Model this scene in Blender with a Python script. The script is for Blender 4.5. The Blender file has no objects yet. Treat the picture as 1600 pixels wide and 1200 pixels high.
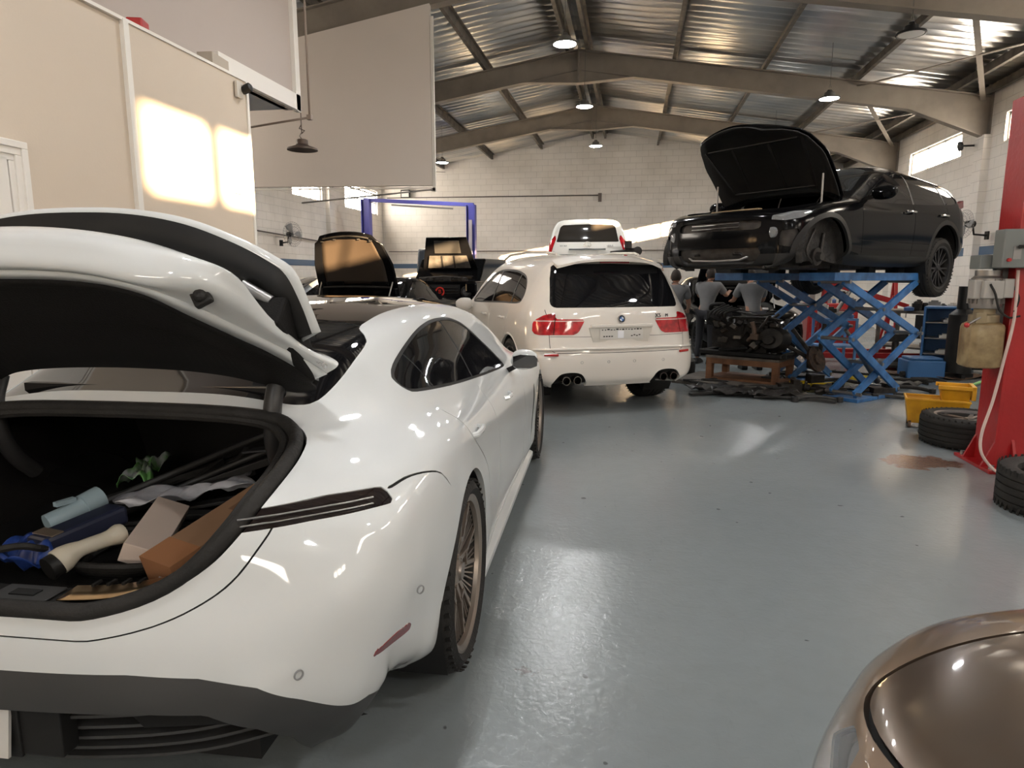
import bpy, bmesh, math, random
import numpy as np
from mathutils import Vector, Matrix, Euler
random.seed(7)
S = bpy.context.scene
COL = S.collection
PI = math.pi
R = math.radians
# ------------------------------------------------------------------ camera
cam_d = bpy.data.cameras.new('camera'); cam = bpy.data.objects.new('camera', cam_d); COL.objects.link(cam)
FPX = 1040.0; PITCH = math.atan((600-433)/FPX); YAW = math.atan((989-800)/FPX*math.cos(PITCH))
cam.location = (0, 0, 1.45)
cam.rotation_euler = (PI/2-PITCH, 0, YAW)
cam_d.sensor_fit = 'HORIZONTAL'; cam_d.sensor_width = 36; cam_d.lens = FPX/1600*36
cam_d.clip_start = 0.02; cam_d.clip_end = 200
S.camera = cam
# ------------------------------------------------------------------ view, world, sun
S.view_settings.view_transform = 'Standard'; S.view_settings.look = 'None'
S.view_settings.gamma = 1; S.view_settings.use_curve_mapping = False
S.view_settings.exposure = 0.78
W = bpy.data.worlds.new('world'); S.world = W; W.use_nodes = True
wn = W.node_tree.nodes; wn['Background'].inputs[0].default_value = (1.0, 0.90, 0.78, 1); wn['Background'].inputs[1].default_value = 14.0
sd = bpy.data.lights.new('sun', 'SUN'); sun = bpy.data.objects.new('sun', sd); COL.objects.link(sun)
sd.energy = 48; sd.angle = R(0.6); sd.color = (1.0, 0.70, 0.40)
SUN = Vector((-1, 1.07, -0.195)); sun.rotation_euler = SUN.to_track_quat('-Z', 'Y').to_euler()
sun.location = (30, -30, 8)

def portal(loc, rot, sx, sy):
    # marks an opening to the sky for the sampler; gives off nothing itself
    d = bpy.data.lights.new('portal', 'AREA'); d.shape = 'RECTANGLE'; d.size = sx; d.size_y = sy; d.cycles.is_portal = True
    o = bpy.data.objects.new('portal', d); COL.objects.link(o); o.location = loc; o.rotation_euler = rot
portal((-3.0, -10.3, 3.7), (PI/2, 0, 0), 3.2, .8); portal((3.0, -10.3, 3.7), (PI/2, 0, 0), 3.2, .8)
# ------------------------------------------------------------------ pixel -> place (frame 1600x1200) for laying out distant things
_c, _s = math.cos(YAW), math.sin(YAW)
_R = Vector((_c, _s, 0)); _F = Vector((-_s*math.cos(PITCH), _c*math.cos(PITCH), -math.sin(PITCH))); _U = _R.cross(_F)
def at(px, py, X=None, Y=None, Z=None):
    d = _F + _R*((px-800)/FPX) - _U*((py-600)/FPX); o = Vector((0, 0, 1.45))
    t = X/d.x if X is not None else Y/d.y if Y is not None else (Z-1.45)/d.z
    return o + d*t

# ------------------------------------------------------------------ materials
MATS = {}
def mat(name, col=(.5, .5, .5), rough=.5, metal=0., coat=0., spec=.5, noise=None, bump=None, emit=None, trans=0., alpha=1., flake=None):
    """noise=(scale, amount, colour2)  bump=(scale, strength)"""
    if name in MATS: return MATS[name]
    m = bpy.data.materials.new(name); m.use_nodes = True; nt = m.node_tree; b = nt.nodes['Principled BSDF']
    b.inputs['Base Color'].default_value = (*col, 1); b.inputs['Roughness'].default_value = rough
    b.inputs['Metallic'].default_value = metal; b.inputs['Coat Weight'].default_value = coat
    b.inputs['Coat Roughness'].default_value = .04; b.inputs['Specular IOR Level'].default_value = spec
    b.inputs['Transmission Weight'].default_value = trans; b.inputs['Alpha'].default_value = alpha
    if emit: b.inputs['Emission Color'].default_value = (*emit[0], 1); b.inputs['Emission Strength'].default_value = emit[1]
    if noise or bump: tc = nt.nodes.new('ShaderNodeTexCoord')
    if noise:
        n = nt.nodes.new('ShaderNodeTexNoise'); n.inputs['Scale'].default_value = noise[0]; n.inputs['Detail'].default_value = 5
        r = nt.nodes.new('ShaderNodeValToRGB'); r.color_ramp.elements[0].position = .35; r.color_ramp.elements[1].position = .35+noise[1]
        r.color_ramp.elements[0].color = (*noise[2], 1); r.color_ramp.elements[1].color = (*col, 1)
        nt.links.new(tc.outputs['Object'], n.inputs['Vector']); nt.links.new(n.outputs['Fac'], r.inputs['Fac']); nt.links.new(r.outputs['Color'], b.inputs['Base Color'])
    if bump:
        n2 = nt.nodes.new('ShaderNodeTexNoise'); n2.inputs['Scale'].default_value = bump[0]; n2.inputs['Detail'].default_value = 4
        bp = nt.nodes.new('ShaderNodeBump'); bp.inputs['Strength'].default_value = bump[1]; bp.inputs['Distance'].default_value = .02
        nt.links.new(tc.outputs['Object'], n2.inputs['Vector']); nt.links.new(n2.outputs['Fac'], bp.inputs['Height']); nt.links.new(bp.outputs['Normal'], b.inputs['Normal'])
    MATS[name] = m; return m
white_paint = mat('pearl_white_paint', (.62, .635, .63), .5, 0, 1)
x5_paint = mat('white_suv_paint', (.70, .655, .595), .5, 0, 1)
gx_paint = mat('white_suv_paint_far', (.80, .78, .72), .3, 0, .8)
black_paint = mat('gloss_black_paint', (.003, .003, .0034), .12, 0, 0, .18)
brown_paint = mat('bronze_metallic_paint', (.12, .085, .06), .28, .6, 1)
silver_paint = mat('silver_grey_paint', (.32, .34, .36), .3, .5, 1)
dark_grey_paint = mat('dark_blue_grey_paint', (.05, .06, .075), .25, .3, 1)
glass = mat('tinted_glass', (.006, .006, .007), .03, 0, 0, .6)
glass_t = mat('clear_dark_glass', (.25, .25, .25), .02, 0, 0, .6, trans=1)
lamp_glass = mat('clear_lamp_cover', (.8, .82, .85), .03, 0, 0, .6, trans=.8)
blk = mat('black_plastic', (.009, .0085, .0085), .5, spec=.3, noise=(6, .3, (.014, .013, .012)))
blk_matt = mat('black_liner', (.008, .007, .0065), .85, spec=.25, bump=(220, .25))
grey_plastic = mat('dark_grey_plastic', (.045, .044, .043), .45)
rubber = mat('black_rubber', (.014, .013, .012), .7, spec=.3, noise=(9, .3, (.024, .022, .020)), bump=(90, .2))
gap = mat('panel_gap_black', (.004, .004, .004), .9)
chrome = mat('chrome', (.7, .7, .7), .12, 1)
alloy = mat('bronze_alloy', (.34, .29, .25), .35, .85)
dk_alloy = mat('dark_alloy', (.03, .03, .032), .35, .6)
steel = mat('dull_steel', (.3, .29, .28), .4, .9)
iron = mat('oily_iron', (.045, .04, .036), .5, .5, noise=(14, .3, (.02, .017, .015)))
rust = mat('rusty_iron', (.10, .06, .04), .7, .2, noise=(18, .3, (.03, .022, .018)))
red_lens = mat('red_lens', (.55, .012, .018), .12, 0, 1, noise=(14, .25, (.25, .004, .007)))
dred_lens = mat('dark_red_reflector', (.16, .006, .012), .2, 0, .6)
ivory = mat('ivory_wall_paint', (.62, .525, .42), .6, noise=(1.2, .35, (.585, .495, .395)), bump=(60, .05))
ivory2 = mat('white_panel_sheet', (.60, .53, .475), .55, noise=(.8, .4, (.565, .495, .445)))
trimw = mat('white_trim_paint', (.76, .72, .66), .45)
beam_m = mat('brown_grey_steel_beam', (.27, .235, .195), .5, .1, noise=(3, .3, (.22, .19, .16)))
purlin_m = mat('dark_purlin_steel', (.17, .15, .125), .5, .3, noise=(5, .3, (.08, .07, .06)))
wood = mat('oiled_brown_wood', (.22, .10, .045), .65, noise=(7, .35, (.12, .05, .022)), bump=(30, .3))
wood2 = mat('grey_dirty_wood', (.14, .12, .10), .7, noise=(9, .3, (.07, .06, .05)))
card = mat('brown_cardboard', (.33, .19, .105), .75, noise=(4, .35, (.26, .15, .085)))
blue_lift = mat('blue_lift_paint', (.045, .17, .42), .42, 0, .2, noise=(7, .25, (.02, .09, .24)))
blue_post = mat('violet_blue_post_paint', (.075, .075, .33), .45)
red_lift = mat('red_lift_paint', (.42, .012, .014), .4, 0, .2, noise=(2.5, .4, (.33, .008, .010)), bump=(25, .12))
red_tool = mat('red_tool_paint', (.42, .02, .02), .4, 0, .3)
yellow = mat('yellow_plastic', (.70, .36, .015), .45, noise=(6, .3, (.55, .26, .01)))
skin = mat('skin', (.36, .19, .125), .6)
hair_m = mat('dark_brown_hair', (.03, .02, .014), .8)
shirt = mat('grey_tshirt', (.235, .235, .24), .9, noise=(5, .4, (.17, .17, .175)))
pants = mat('dark_work_trousers', (.03, .03, .035), .9)

# ------------------------------------------------------------------ object helpers
def link(o, parent=None):
    COL.objects.link(o)
    if parent is not None: o.parent = parent
    return o
def tag(o, label=None, cat=None, group=None, kind=None):
    if label: o['label'] = label
    if cat: o['category'] = cat
    if group: o['group'] = group
    if kind: o['kind'] = kind
    return o
def empty(name, loc=(0, 0, 0), rz=0, label=None, cat=None, group=None, parent=None):
    o = bpy.data.objects.new(name, None); link(o, parent); o.location = loc; o.rotation_euler = (0, 0, rz); o.empty_display_size = .1
    return tag(o, label, cat, group)
def copy_tree(o, parent=None):
    c = o.copy(); COL.objects.link(c); c.parent = parent
    for ch in list(o.children): copy_tree(ch, c)
    return c
class MB:
    def __init__(s): s.v = []; s.f = []; s.sm = []; s.mi = []; s.cur = 0
    def add(s, vs, fs, smooth=False, M=None):
        n = len(s.v)
        s.v += [tuple(M @ Vector(v)) if M is not None else tuple(v) for v in vs]
        s.f += [tuple(i+n for i in f) for f in fs]; s.sm += [smooth]*len(fs); s.mi += [s.cur]*len(fs); return s
    def box(s, c, d, rot=None, M=None):
        x, y, z = d[0]/2, d[1]/2, d[2]/2
        vs = [Vector(p) for p in ((-x,-y,-z),(x,-y,-z),(x,y,-z),(-x,y,-z),(-x,-y,z),(x,-y,z),(x,y,z),(-x,y,z))]
        if rot is not None: q = Euler(rot).to_matrix(); vs = [q @ v for v in vs]
        vs = [v+Vector(c) for v in vs]
        return s.add(vs, [(0,3,2,1),(4,5,6,7),(0,1,5,4),(1,2,6,5),(2,3,7,6),(3,0,4,7)], M=M)
    def bar(s, a, b, w, h, up=(0, 0, 1), ext=0):
        a, b = Vector(a), Vector(b); d = (b-a).normalized(); a -= d*ext; b += d*ext; u = Vector(up)
        if abs(d.dot(u)) > .98: u = Vector((1, 0, 0))
        r = d.cross(u).normalized(); u = r.cross(d)
        vs = [p+r*(i*w/2)+u*(j*h/2) for p in (a, b) for i, j in ((-1,-1),(1,-1),(1,1),(-1,1))]
        return s.add(vs, [(0,3,2,1),(4,5,6,7),(0,1,5,4),(1,2,6,5),(2,3,7,6),(3,0,4,7)])
    def tube(s, path, r, n=8, cap=True, smooth=True, rs=None):
        path = [Vector(p) for p in path]; m = len(path); vs = []; fs = []; pu = None
        for i, p in enumerate(path):
            d = (path[min(i+1, m-1)]-path[max(i-1, 0)])
            d = d.normalized() if d.length > 1e-9 else Vector((0, 0, 1))
            if pu is None: u = Vector((0, 0, 1)) if abs(d.z) < .9 else Vector((1, 0, 0))
            else: u = pu
            q = d.cross(u)
            if q.length < 1e-6: q = d.cross(Vector((.3, .5, .8)))
            q.normalize(); u = q.cross(d); pu = u
            rr = rs[i] if rs else r
            for k in range(n):
                a = 2*PI*k/n; vs.append(p+(q*math.cos(a)+u*math.sin(a))*rr)
        for i in range(m-1):
            for k in range(n):
                a, b = i*n+k, i*n+(k+1) % n; fs.append((a, b, b+n, a+n))
        if cap: fs += [tuple(range(n-1, -1, -1)), tuple((m-1)*n+k for k in range(n))]
        return s.add(vs, fs, smooth)
    def lathe(s, prof, n=32, M=None, smooth=True, close=False, a0=0, a1=2*PI):
        """prof: (r, h) pairs about local z"""
        vs = []; fs = []; m = len(prof); full = abs(a1-a0-2*PI) < 1e-6; nn = n if full else n+1
        for k in range(nn):
            a = a0+(a1-a0)*k/n; c, q = math.cos(a), math.sin(a)
            vs += [(r*c, r*q, h) for r, h in prof]
        for k in range(n):
            k2 = (k+1) % nn
            for i in range(m-1 if not close else m):
                j = (i+1) % m; fs.append((k*m+i, k2*m+i, k2*m+j, k*m+j))
        return s.add(vs, fs, smooth, M)
    def prism(s, poly, a, b, axis='x', M=None, smooth=False):
        """poly in the two other axes, between a and b along axis"""
        def P(t, u, v): return {'x': (t, u, v), 'y': (u, t, v), 'z': (u, v, t)}[axis]
        n = len(poly); vs = [P(a, *p) for p in poly]+[P(b, *p) for p in poly]
        fs = [tuple(range(n)), tuple(range(2*n-1, n-1, -1))]+[(i, i+n, (i+1) % n+n, (i+1) % n) for i in range(n)]
        return s.add(vs, fs, smooth, M)
    def grid(s, G, smooth=True, flip=False):
        """G: array m x n x 3"""
        m, n = len(G), len(G[0]); vs = [tuple(map(float, G[i][j])) for i in range(m) for j in range(n)]
        fs = [(i*n+j, i*n+j+1, (i+1)*n+j+1, (i+1)*n+j) for i in range(m-1) for j in range(n-1)]
        if flip: fs = [f[::-1] for f in fs]
        return s.add(vs, fs, smooth)
    def build(s, name, m, parent=None, bevel=0, fix=True, thick=0, off=-1):
        me = bpy.data.meshes.new(name); me.from_pydata(s.v, [], s.f); me.validate(clean_customdata=False)
        for mm in (m if isinstance(m, (list, tuple)) else [m]): me.materials.append(mm)
        if len(me.polygons) == len(s.sm):
            me.polygons.foreach_set('use_smooth', s.sm); me.polygons.foreach_set('material_index', s.mi)
        if fix:
            bm = bmesh.new(); bm.from_mesh(me); bmesh.ops.recalc_face_normals(bm, faces=bm.faces); 
            for e in bm.edges:
                if len(e.link_faces) == 2 and e.calc_face_angle(0) > R(38): e.smooth = False
            bm.to_mesh(me); bm.free()
        o = bpy.data.objects.new(name, me); link(o, parent)
        if thick: md = o.modifiers.new('thickness', 'SOLIDIFY'); md.thickness = thick; md.offset = off
        if bevel: md = o.modifiers.new('bevel', 'BEVEL'); md.width = bevel; md.segments = 2; md.limit_method = 'ANGLE'; md.angle_limit = R(40)
        return o
def box(name, m, c, d, parent=None, rot=None, bevel=0): return MB().box(c, d, rot).build(name, m, parent, bevel)
def tube(name, m, path, r, parent=None, n=8): return MB().tube(path, r, n).build(name, m, parent)
def structure(o): o['kind'] = 'structure'; return o

# ------------------------------------------------------------------ smooth surfaces
def cr(P, k, closed=False):
    """Catmull-Rom along axis 0, k samples a span"""
    P = np.asarray(P, float); n = len(P)
    if closed: Q = np.concatenate([P[-1:], P, P[:2]]); seg = n
    else: Q = np.concatenate([2*P[:1]-P[1:2], P, 2*P[-1:]-P[-2:-1]]); seg = n-1
    out = []
    for i in range(seg):
        a, b, c, d = Q[i], Q[i+1], Q[i+2], Q[i+3]
        for j in range(k):
            t = j/k; out.append(.5*((2*b)+(c-a)*t+(2*a-5*b+4*c-d)*t*t+(3*b-a-3*c+d)*t**3))
    if not closed: out.append(P[-1])
    return np.array(out)
def smooth_grid(net, ku, kv):
    g = cr(net, ku); return np.swapaxes(cr(np.swapaxes(g, 0, 1), kv), 0, 1)
def sdpoly(p, poly):
    """signed distance to a closed polygon, negative inside"""
    p = np.asarray(p, float); poly = np.asarray(poly, float); d = np.full(len(p), 1e18); s = np.ones(len(p)); n = len(poly)
    for i in range(n):
        a, b = poly[i], poly[i-1]; e = b-a; w = p-a
        t = np.clip((w@e)/(e@e), 0, 1); q = w-t[:, None]*e; d = np.minimum(d, (q**2).sum(1))
        c1 = p[:, 1] >= a[1]; c2 = p[:, 1] < b[1]; c3 = e[0]*w[:, 1] > e[1]*w[:, 0]
        fl = (c1 & c2 & c3) | (~c1 & ~c2 & ~c3); s[fl] *= -1
    return s*np.sqrt(d)
class Shell:
    """a dense skin that can be cut along the zero line of a function and shared out into separate panels"""
    def __init__(s, G=None):
        s.bm = bmesh.new(); s.reg = s.bm.faces.layers.int.new('reg')
        if G is not None: s.add_grid(G)
    def add_grid(s, G):
        m, n = G.shape[:2]; vs = [s.bm.verts.new(G[i, j]) for i in range(m) for j in range(n)]
        for i in range(m-1):
            for j in range(n-1):
                try: s.bm.faces.new((vs[i*n+j], vs[i*n+j+1], vs[(i+1)*n+j+1], vs[(i+1)*n+j]))
                except ValueError: pass
        bmesh.ops.remove_doubles(s.bm, verts=s.bm.verts[:], dist=1e-5)
        s.bm.normal_update(); c = sum((v.co for v in s.bm.verts), Vector())/len(s.bm.verts)
        if sum((1 if f.normal.dot(f.calc_center_median()-c) > 0 else -1)*f.calc_area() for f in s.bm.faces) < 0: bmesh.ops.reverse_faces(s.bm, faces=s.bm.faces[:])
    def co(s): return np.array([v.co[:] for v in s.bm.verts])
    def cut(s, fn, reg=None, where=None):
        """split along fn=0; faces with fn<0 (and in region `where`) get region `reg`"""
        bm = s.bm; bm.verts.index_update(); val = fn(s.co()); val[np.abs(val) < 1e-4] = 0
        fv = {v: val[v.index] for v in bm.verts}
        on = set(v for v in bm.verts if fv[v] == 0)
        es = [e for e in bm.edges if fv[e.verts[0]]*fv[e.verts[1]] < 0]
        if where is not None: es = [e for e in es if any(f[s.reg] in where for f in e.link_faces)]
        touched = set()
        for e in es:
            a, b = e.verts; t = fv[a]/(fv[a]-fv[b])
            fs = list(e.link_faces)
            ne, nv = bmesh.utils.edge_split(e, a, t); fv[nv] = 0; on.add(nv); touched.update(fs)
        for v in list(on): touched.update(v.link_faces)
        for f in list(touched):
            if not f.is_valid: continue
            c = [v for v in f.verts if v in on]
            if len(c) == 2 and not any(set(e.verts) == set(c) for e in f.edges):
                try: bmesh.utils.face_split(f, c[0], c[1])
                except ValueError: pass
        if reg is not None:
            for f in bm.faces:
                if where is not None and f[s.reg] not in where: continue
                x = [fv.get(v, 0) for v in f.verts]
                if sum(x) < 0: f[s.reg] = reg
        return s
    def line(s, fn, w, reg, where=None):
        s.cut(fn, None, where); return s.cut(lambda p: np.abs(fn(p))-w, reg, where)
    def drop(s, regs):
        bmesh.ops.delete(s.bm, geom=[f for f in s.bm.faces if f[s.reg] in regs], context='FACES')
    def part(s, regs, name, m, parent, rim=0, inset=0, keep=True):
        """regs -> own object; rim turns the edges inward, inset sinks the panel"""
        b = s.bm.copy(); lay = b.faces.layers.int['reg']; b.normal_update()
        bmesh.ops.delete(b, geom=[f for f in b.faces if f[lay] not in regs], context='FACES')
        if not b.faces: b.free(); return None
        nrm = {v: v.normal.copy() for v in b.verts}
        if inset:
            for v, n in nrm.items(): v.co -= n*inset
        for f in b.faces: f.smooth = True
        if rim:
            be = [e for e in b.edges if e.is_boundary]
            r = bmesh.ops.extrude_edge_only(b, edges=be)
            nv = [g for g in r['geom'] if isinstance(g, bmesh.types.BMVert)]
            b.normal_update()
            # extruded verts coincide with originals: move along the panel's inward normal
            import mathutils
            kd = mathutils.kdtree.KDTree(len(nrm)); L = list(nrm.items())
            for i, (v, n) in enumerate(L): kd.insert(v.co, i)
            kd.balance()
            for v in nv: _, i, _d = kd.find(v.co); v.co -= L[i][1]*rim
            for e in be: e.smooth = False
        # separate islands (left and right window, each lamp) become parts of their own
        isl = []; seen = set()
        for f in b.faces:
            if f in seen: continue
            st = [f]; seen.add(f); grp = []
            while st:
                g = st.pop(); grp.append(g)
                for e in g.edges:
                    for h in e.link_faces:
                        if h not in seen: seen.add(h); st.append(h)
            isl.append(grp)
        big = [g for g in isl if sum(f.calc_area() for f in g) > 2e-4]
        if name in ('shut_line', 'body') or not 1 < len(big) <= 10:
            me = bpy.data.meshes.new(name); b.to_mesh(me); b.free(); me.materials.append(m)
            o = bpy.data.objects.new(name, me); return link(o, parent)
        for k, f in enumerate(b.faces): f.index = k
        sets = [set(f.index for f in g) for g in big]
        for keep_ in sets:
            c = b.copy(); c.faces.ensure_lookup_table(); c.faces.index_update()
            bmesh.ops.delete(c, geom=[f for f in c.faces if f.index not in keep_], context='FACES')
            me = bpy.data.meshes.new(name); c.to_mesh(me); c.free(); me.materials.append(m)
            o = bpy.data.objects.new(name, me); link(o, parent)
        b.free(); return o
def fullnet(half):
    """half: stations x columns x 3, last column is the centre line (x=0); mirrors it"""
    H = np.array(half, float); M = H[:, :-1][:, ::-1].copy(); M[..., 0] *= -1
    return np.concatenate([H, M], 1)
def closed_curve(pts, k=6): return cr(pts, k, True)
def text_obj(name, body, size, m, parent, loc, rot, extrude=.002, align='CENTER'):
    cu = bpy.data.curves.new(name, 'FONT'); cu.body = body; cu.size = size; cu.extrude = extrude; cu.align_x = align; cu.align_y = 'CENTER'; cu.resolution_u = 2
    t = bpy.data.objects.new(name, cu); COL.objects.link(t)
    dg = bpy.context.evaluated_depsgraph_get(); me = bpy.data.meshes.new_from_object(t.evaluated_get(dg))
    COL.objects.unlink(t); bpy.data.objects.remove(t)
    me.materials.clear(); me.materials.append(m); o = bpy.data.objects.new(name, me); link(o, parent); o.location = loc; o.rotation_euler = rot; return o
# ------------------------------------------------------------------ hall
XL, XR, YB, YF, XC = -9.55, 6.95, -10.2, 25.0, -1.3      # left wall, right wall, back wall, far wall, ridge
ZR, ZE = 6.55, 5.22                                       # roof sheet at ridge / at the walls
def zroof(x): return ZR-(ZR-ZE)*abs(x-XC)/(XR-XC)
def block_mat(name, axis):
    m = bpy.data.materials.new(name); m.use_nodes = True; nt = m.node_tree; N = nt.nodes; L = nt.links; b = N['Principled BSDF']
    tc = N.new('ShaderNodeTexCoord'); sp = N.new('ShaderNodeSeparateXYZ'); cb = N.new('ShaderNodeCombineXYZ')
    L.new(tc.outputs['Object'], sp.inputs[0]); L.new(sp.outputs[axis], cb.inputs[0]); L.new(sp.outputs[2], cb.inputs[1])
    br = N.new('ShaderNodeTexBrick'); br.inputs['Scale'].default_value = 1; br.inputs['Brick Width'].default_value = .42; br.inputs['Row Height'].default_value = .21
    br.inputs['Mortar Size'].default_value = .006; br.inputs['Mortar Smooth'].default_value = .6
    br.inputs['Color1'].default_value = (.84, .80, .745, 1); br.inputs['Color2'].default_value = (.815, .775, .72, 1); br.inputs['Mortar'].default_value = (.60, .565, .52, 1)
    L.new(cb.outputs[0], br.inputs['Vector'])
    n = N.new('ShaderNodeTexNoise'); n.inputs['Scale'].default_value = .7; n.inputs['Detail'].default_value = 6; L.new(tc.outputs['Object'], n.inputs['Vector'])
    rp = N.new('ShaderNodeValToRGB'); rp.color_ramp.elements[0].position = .3; rp.color_ramp.elements[0].color = (.8, .79, .77, 1); rp.color_ramp.elements[1].position = .6; rp.color_ramp.elements[1].color = (1, 1, 1, 1)
    L.new(n.outputs['Fac'], rp.inputs['Fac'])
    mx = N.new('ShaderNodeMix'); mx.data_type = 'RGBA'; mx.blend_type = 'MULTIPLY'; mx.inputs[0].default_value = 1
    L.new(br.outputs['Color'], mx.inputs[6]); L.new(rp.outputs['Color'], mx.inputs[7]); L.new(mx.outputs[2], b.inputs['Base Color'])
    bp = N.new('ShaderNodeBump'); bp.inputs['Strength'].default_value = .5; bp.inputs['Distance'].default_value = .008
    iv = N.new('ShaderNodeMath'); iv.operation = 'SUBTRACT'; iv.inputs[0].default_value = 1; L.new(br.outputs['Fac'], iv.inputs[1]); L.new(iv.outputs[0], bp.inputs['Height']); L.new(bp.outputs['Normal'], b.inputs['Normal'])
    b.inputs['Roughness'].default_value = .7
    return m
blkX, blkY = block_mat('painted_block_wall_far', 0), block_mat('painted_block_wall_side', 1)
# floor: worn grey-blue epoxy paint with scuffs, dust and drips
m = bpy.data.materials.new('grey_epoxy_floor'); m.use_nodes = True; nt = m.node_tree; N = nt.nodes; L = nt.links; b = N['Principled BSDF']
tc = N.new('ShaderNodeTexCoord')
def noise(sc, det, dist=0, vec=None):
    n = N.new('ShaderNodeTexNoise'); n.inputs['Scale'].default_value = sc; n.inputs['Detail'].default_value = det; n.inputs['Distortion'].default_value = dist
    L.new(vec or tc.outputs['Object'], n.inputs['Vector']); return n
def ramp(n, p0, c0, p1, c1):
    r = N.new('ShaderNodeValToRGB'); e = r.color_ramp.elements; e[0].position = p0; e[0].color = (*c0, 1); e[1].position = p1; e[1].color = (*c1, 1); L.new(n.outputs['Fac'], r.inputs['Fac']); return r
def mult(a, b_, f=1):
    x = N.new('ShaderNodeMix'); x.data_type = 'RGBA'; x.blend_type = 'MULTIPLY'; x.inputs[0].default_value = f; L.new(a, x.inputs[6]); L.new(b_, x.inputs[7]); return x.outputs[2]
c1 = ramp(noise(.55, 5, .4), .3, (.212, .236, .243), .75, (.235, .260, .268))
c2 = ramp(noise(9, 8, .2), .2, (.93, .925, .92), .8, (1.0, 1.0, 1.0))
c3 = ramp(noise(13, 1), .215, (.42, .41, .40), .235, (1, 1, 1))
mp = N.new('ShaderNodeMapping'); mp.inputs['Scale'].default_value = (1, .16, 1); mp.inputs['Rotation'].default_value = (0, 0, .5); L.new(tc.outputs['Object'], mp.inputs['Vector'])
c4 = ramp(noise(22, 8, 1.2, mp.outputs[0]), .20, (.90, .90, .90), .36, (1, 1, 1))
# rusty spill and scuffed patches with a place of their own
def patch(cx, cy, rx, ry, col, lo, hi, sc, prev):
    mp2 = N.new('ShaderNodeMapping'); mp2.inputs['Location'].default_value = (-cx/rx+XCF/rx, -cy/ry+YCF/ry, 0); mp2.inputs['Scale'].default_value = (1/rx, 1/ry, 0); L.new(tc.outputs['Object'], mp2.inputs['Vector'])
    ln = N.new('ShaderNodeVectorMath'); ln.operation = 'LENGTH'; L.new(mp2.outputs[0], ln.inputs[0])
    nn = noise(sc, 7, .6); ad = N.new('ShaderNodeMath'); ad.operation = 'ADD'; L.new(ln.outputs['Value'], ad.inputs[0]); L.new(nn.outputs['Fac'], ad.inputs[1])
    r = N.new('ShaderNodeValToRGB'); r.color_ramp.elements[0].position = lo; r.color_ramp.elements[0].color = (1,1,1,1); r.color_ramp.elements[1].position = hi; r.color_ramp.elements[1].color = (0,0,0,1); L.new(ad.outputs[0], r.inputs['Fac'])
    x = N.new('ShaderNodeMix'); x.data_type = 'RGBA'; x.blend_type = 'MIX'; L.new(r.outputs['Color'], x.inputs[0]); L.new(prev, x.inputs[6]); x.inputs[7].default_value = (*col, 1); return x.outputs[2]
XCF, YCF = 0, 0
base = mult(mult(mult(c1.outputs[0], c2.outputs[0]), c3.outputs[0]), c4.outputs[0], .8)
base = patch(2.30, 5.62, .62, .42, (.17, .10, .075), .92, 1.12, 6, base)
base = patch(.42, 1.62, .34, .26, (.13, .13, .128), .62, .72, 40, base)
base = patch(-.35, 2.25, .16, .12, (.14, .14, .14), .62, .72, 60, base)
L.new(base, b.inputs['Base Color'])
rr = ramp(noise(1.6, 4, 0), .1, (.17,)*3, .9, (.30,)*3); L.new(rr.outputs[0], b.inputs['Roughness'])
bp = N.new('ShaderNodeBump'); bp.inputs['Strength'].default_value = .34; bp.inputs['Distance'].default_value = .006; nb = noise(30, 7, .5); L.new(nb.outputs['Fac'], bp.inputs['Height']); L.new(bp.outputs['Normal'], b.inputs['Normal'])
floor_m = m
structure(box('floor', floor_m, ((XL+XR)/2, (YB+YF)/2, -.1), (XR-XL+.6, YF-YB+.6, .2)))  # object origin stays at the world origin
stripe_m = mat('blue_wall_stripe', (.09, .15, .24), .6)
# end walls (gable)
g = [(XL-.2, 0), (XR+.2, 0), (XR+.2, ZE+.05), (XC, ZR+.065), (XL-.2, ZE+.05)]
structure(MB().prism(g, YF, YF+.25, 'y').build('wall_far', blkX))
# back gable wall, unseen; two high openings added to let warm light in
mb = MB(); DH = 4.1
mb.prism([(XL-.2, 0), (XR+.2, 0), (XR+.2, 3.3), (XL-.2, 3.3)], YB-.25, YB, 'y')
for xa, xb in ((XL-.2, -4.6), (-1.4, 1.4), (4.6, XR+.2)): mb.prism([(xa, 3.3), (xb, 3.3), (xb, DH), (xa, DH)], YB-.25, YB, 'y')
mb.prism([(XL-.2, DH), (XR+.2, DH), (XR+.2, ZE+.05), (XC, ZR+.065), (XL-.2, ZE+.05)], YB-.25, YB, 'y'); structure(mb.build('wall_back', blkX))
yard = mat('yard_concrete', (.34, .31, .27), .8, noise=(2, .4, (.28, .25, .22)))
structure(box('floor_yard', yard, (-1, YB-15, -.15), (60, 29.5, .2)))
def side_wall(name, x, s, wins):
    """wins: list of (y0, y1, z0, z1, panes)"""
    ZE = 5.255; mb = MB(); t = .25; x0, x1 = (x, x+t) if s > 0 else (x-t, x)
    ys = sorted(wins); cur = YB
    for y0, y1, z0, z1, n in ys:
        mb.box(((x0+x1)/2, (cur+y0)/2, ZE/2), (t, y0-cur, ZE)); mb.box(((x0+x1)/2, (y0+y1)/2, z0/2), (t, y1-y0, z0))
        mb.box(((x0+x1)/2, (y0+y1)/2, (z1+ZE)/2), (t, y1-y0, ZE-z1)); cur = y1
    mb.box(((x0+x1)/2, (cur+YF)/2, ZE/2), (t, YF-cur, ZE)); structure(mb.build(name, blkY))
WR = [(16.6, 19.4, 4.03, 4.57, 3), (12.05, 14.85, 4.03, 4.57, 3), (7.1, 9.9, 4.03, 4.57, 3), (2.35, 5.15, 4.03, 4.57, 3), (-2.4, .4, 4.03, 4.57, 3), (-7.02, -4.4, 3.95, 4.55, 3)]
side_wall('wall_right', XR, 1, WR)
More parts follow.
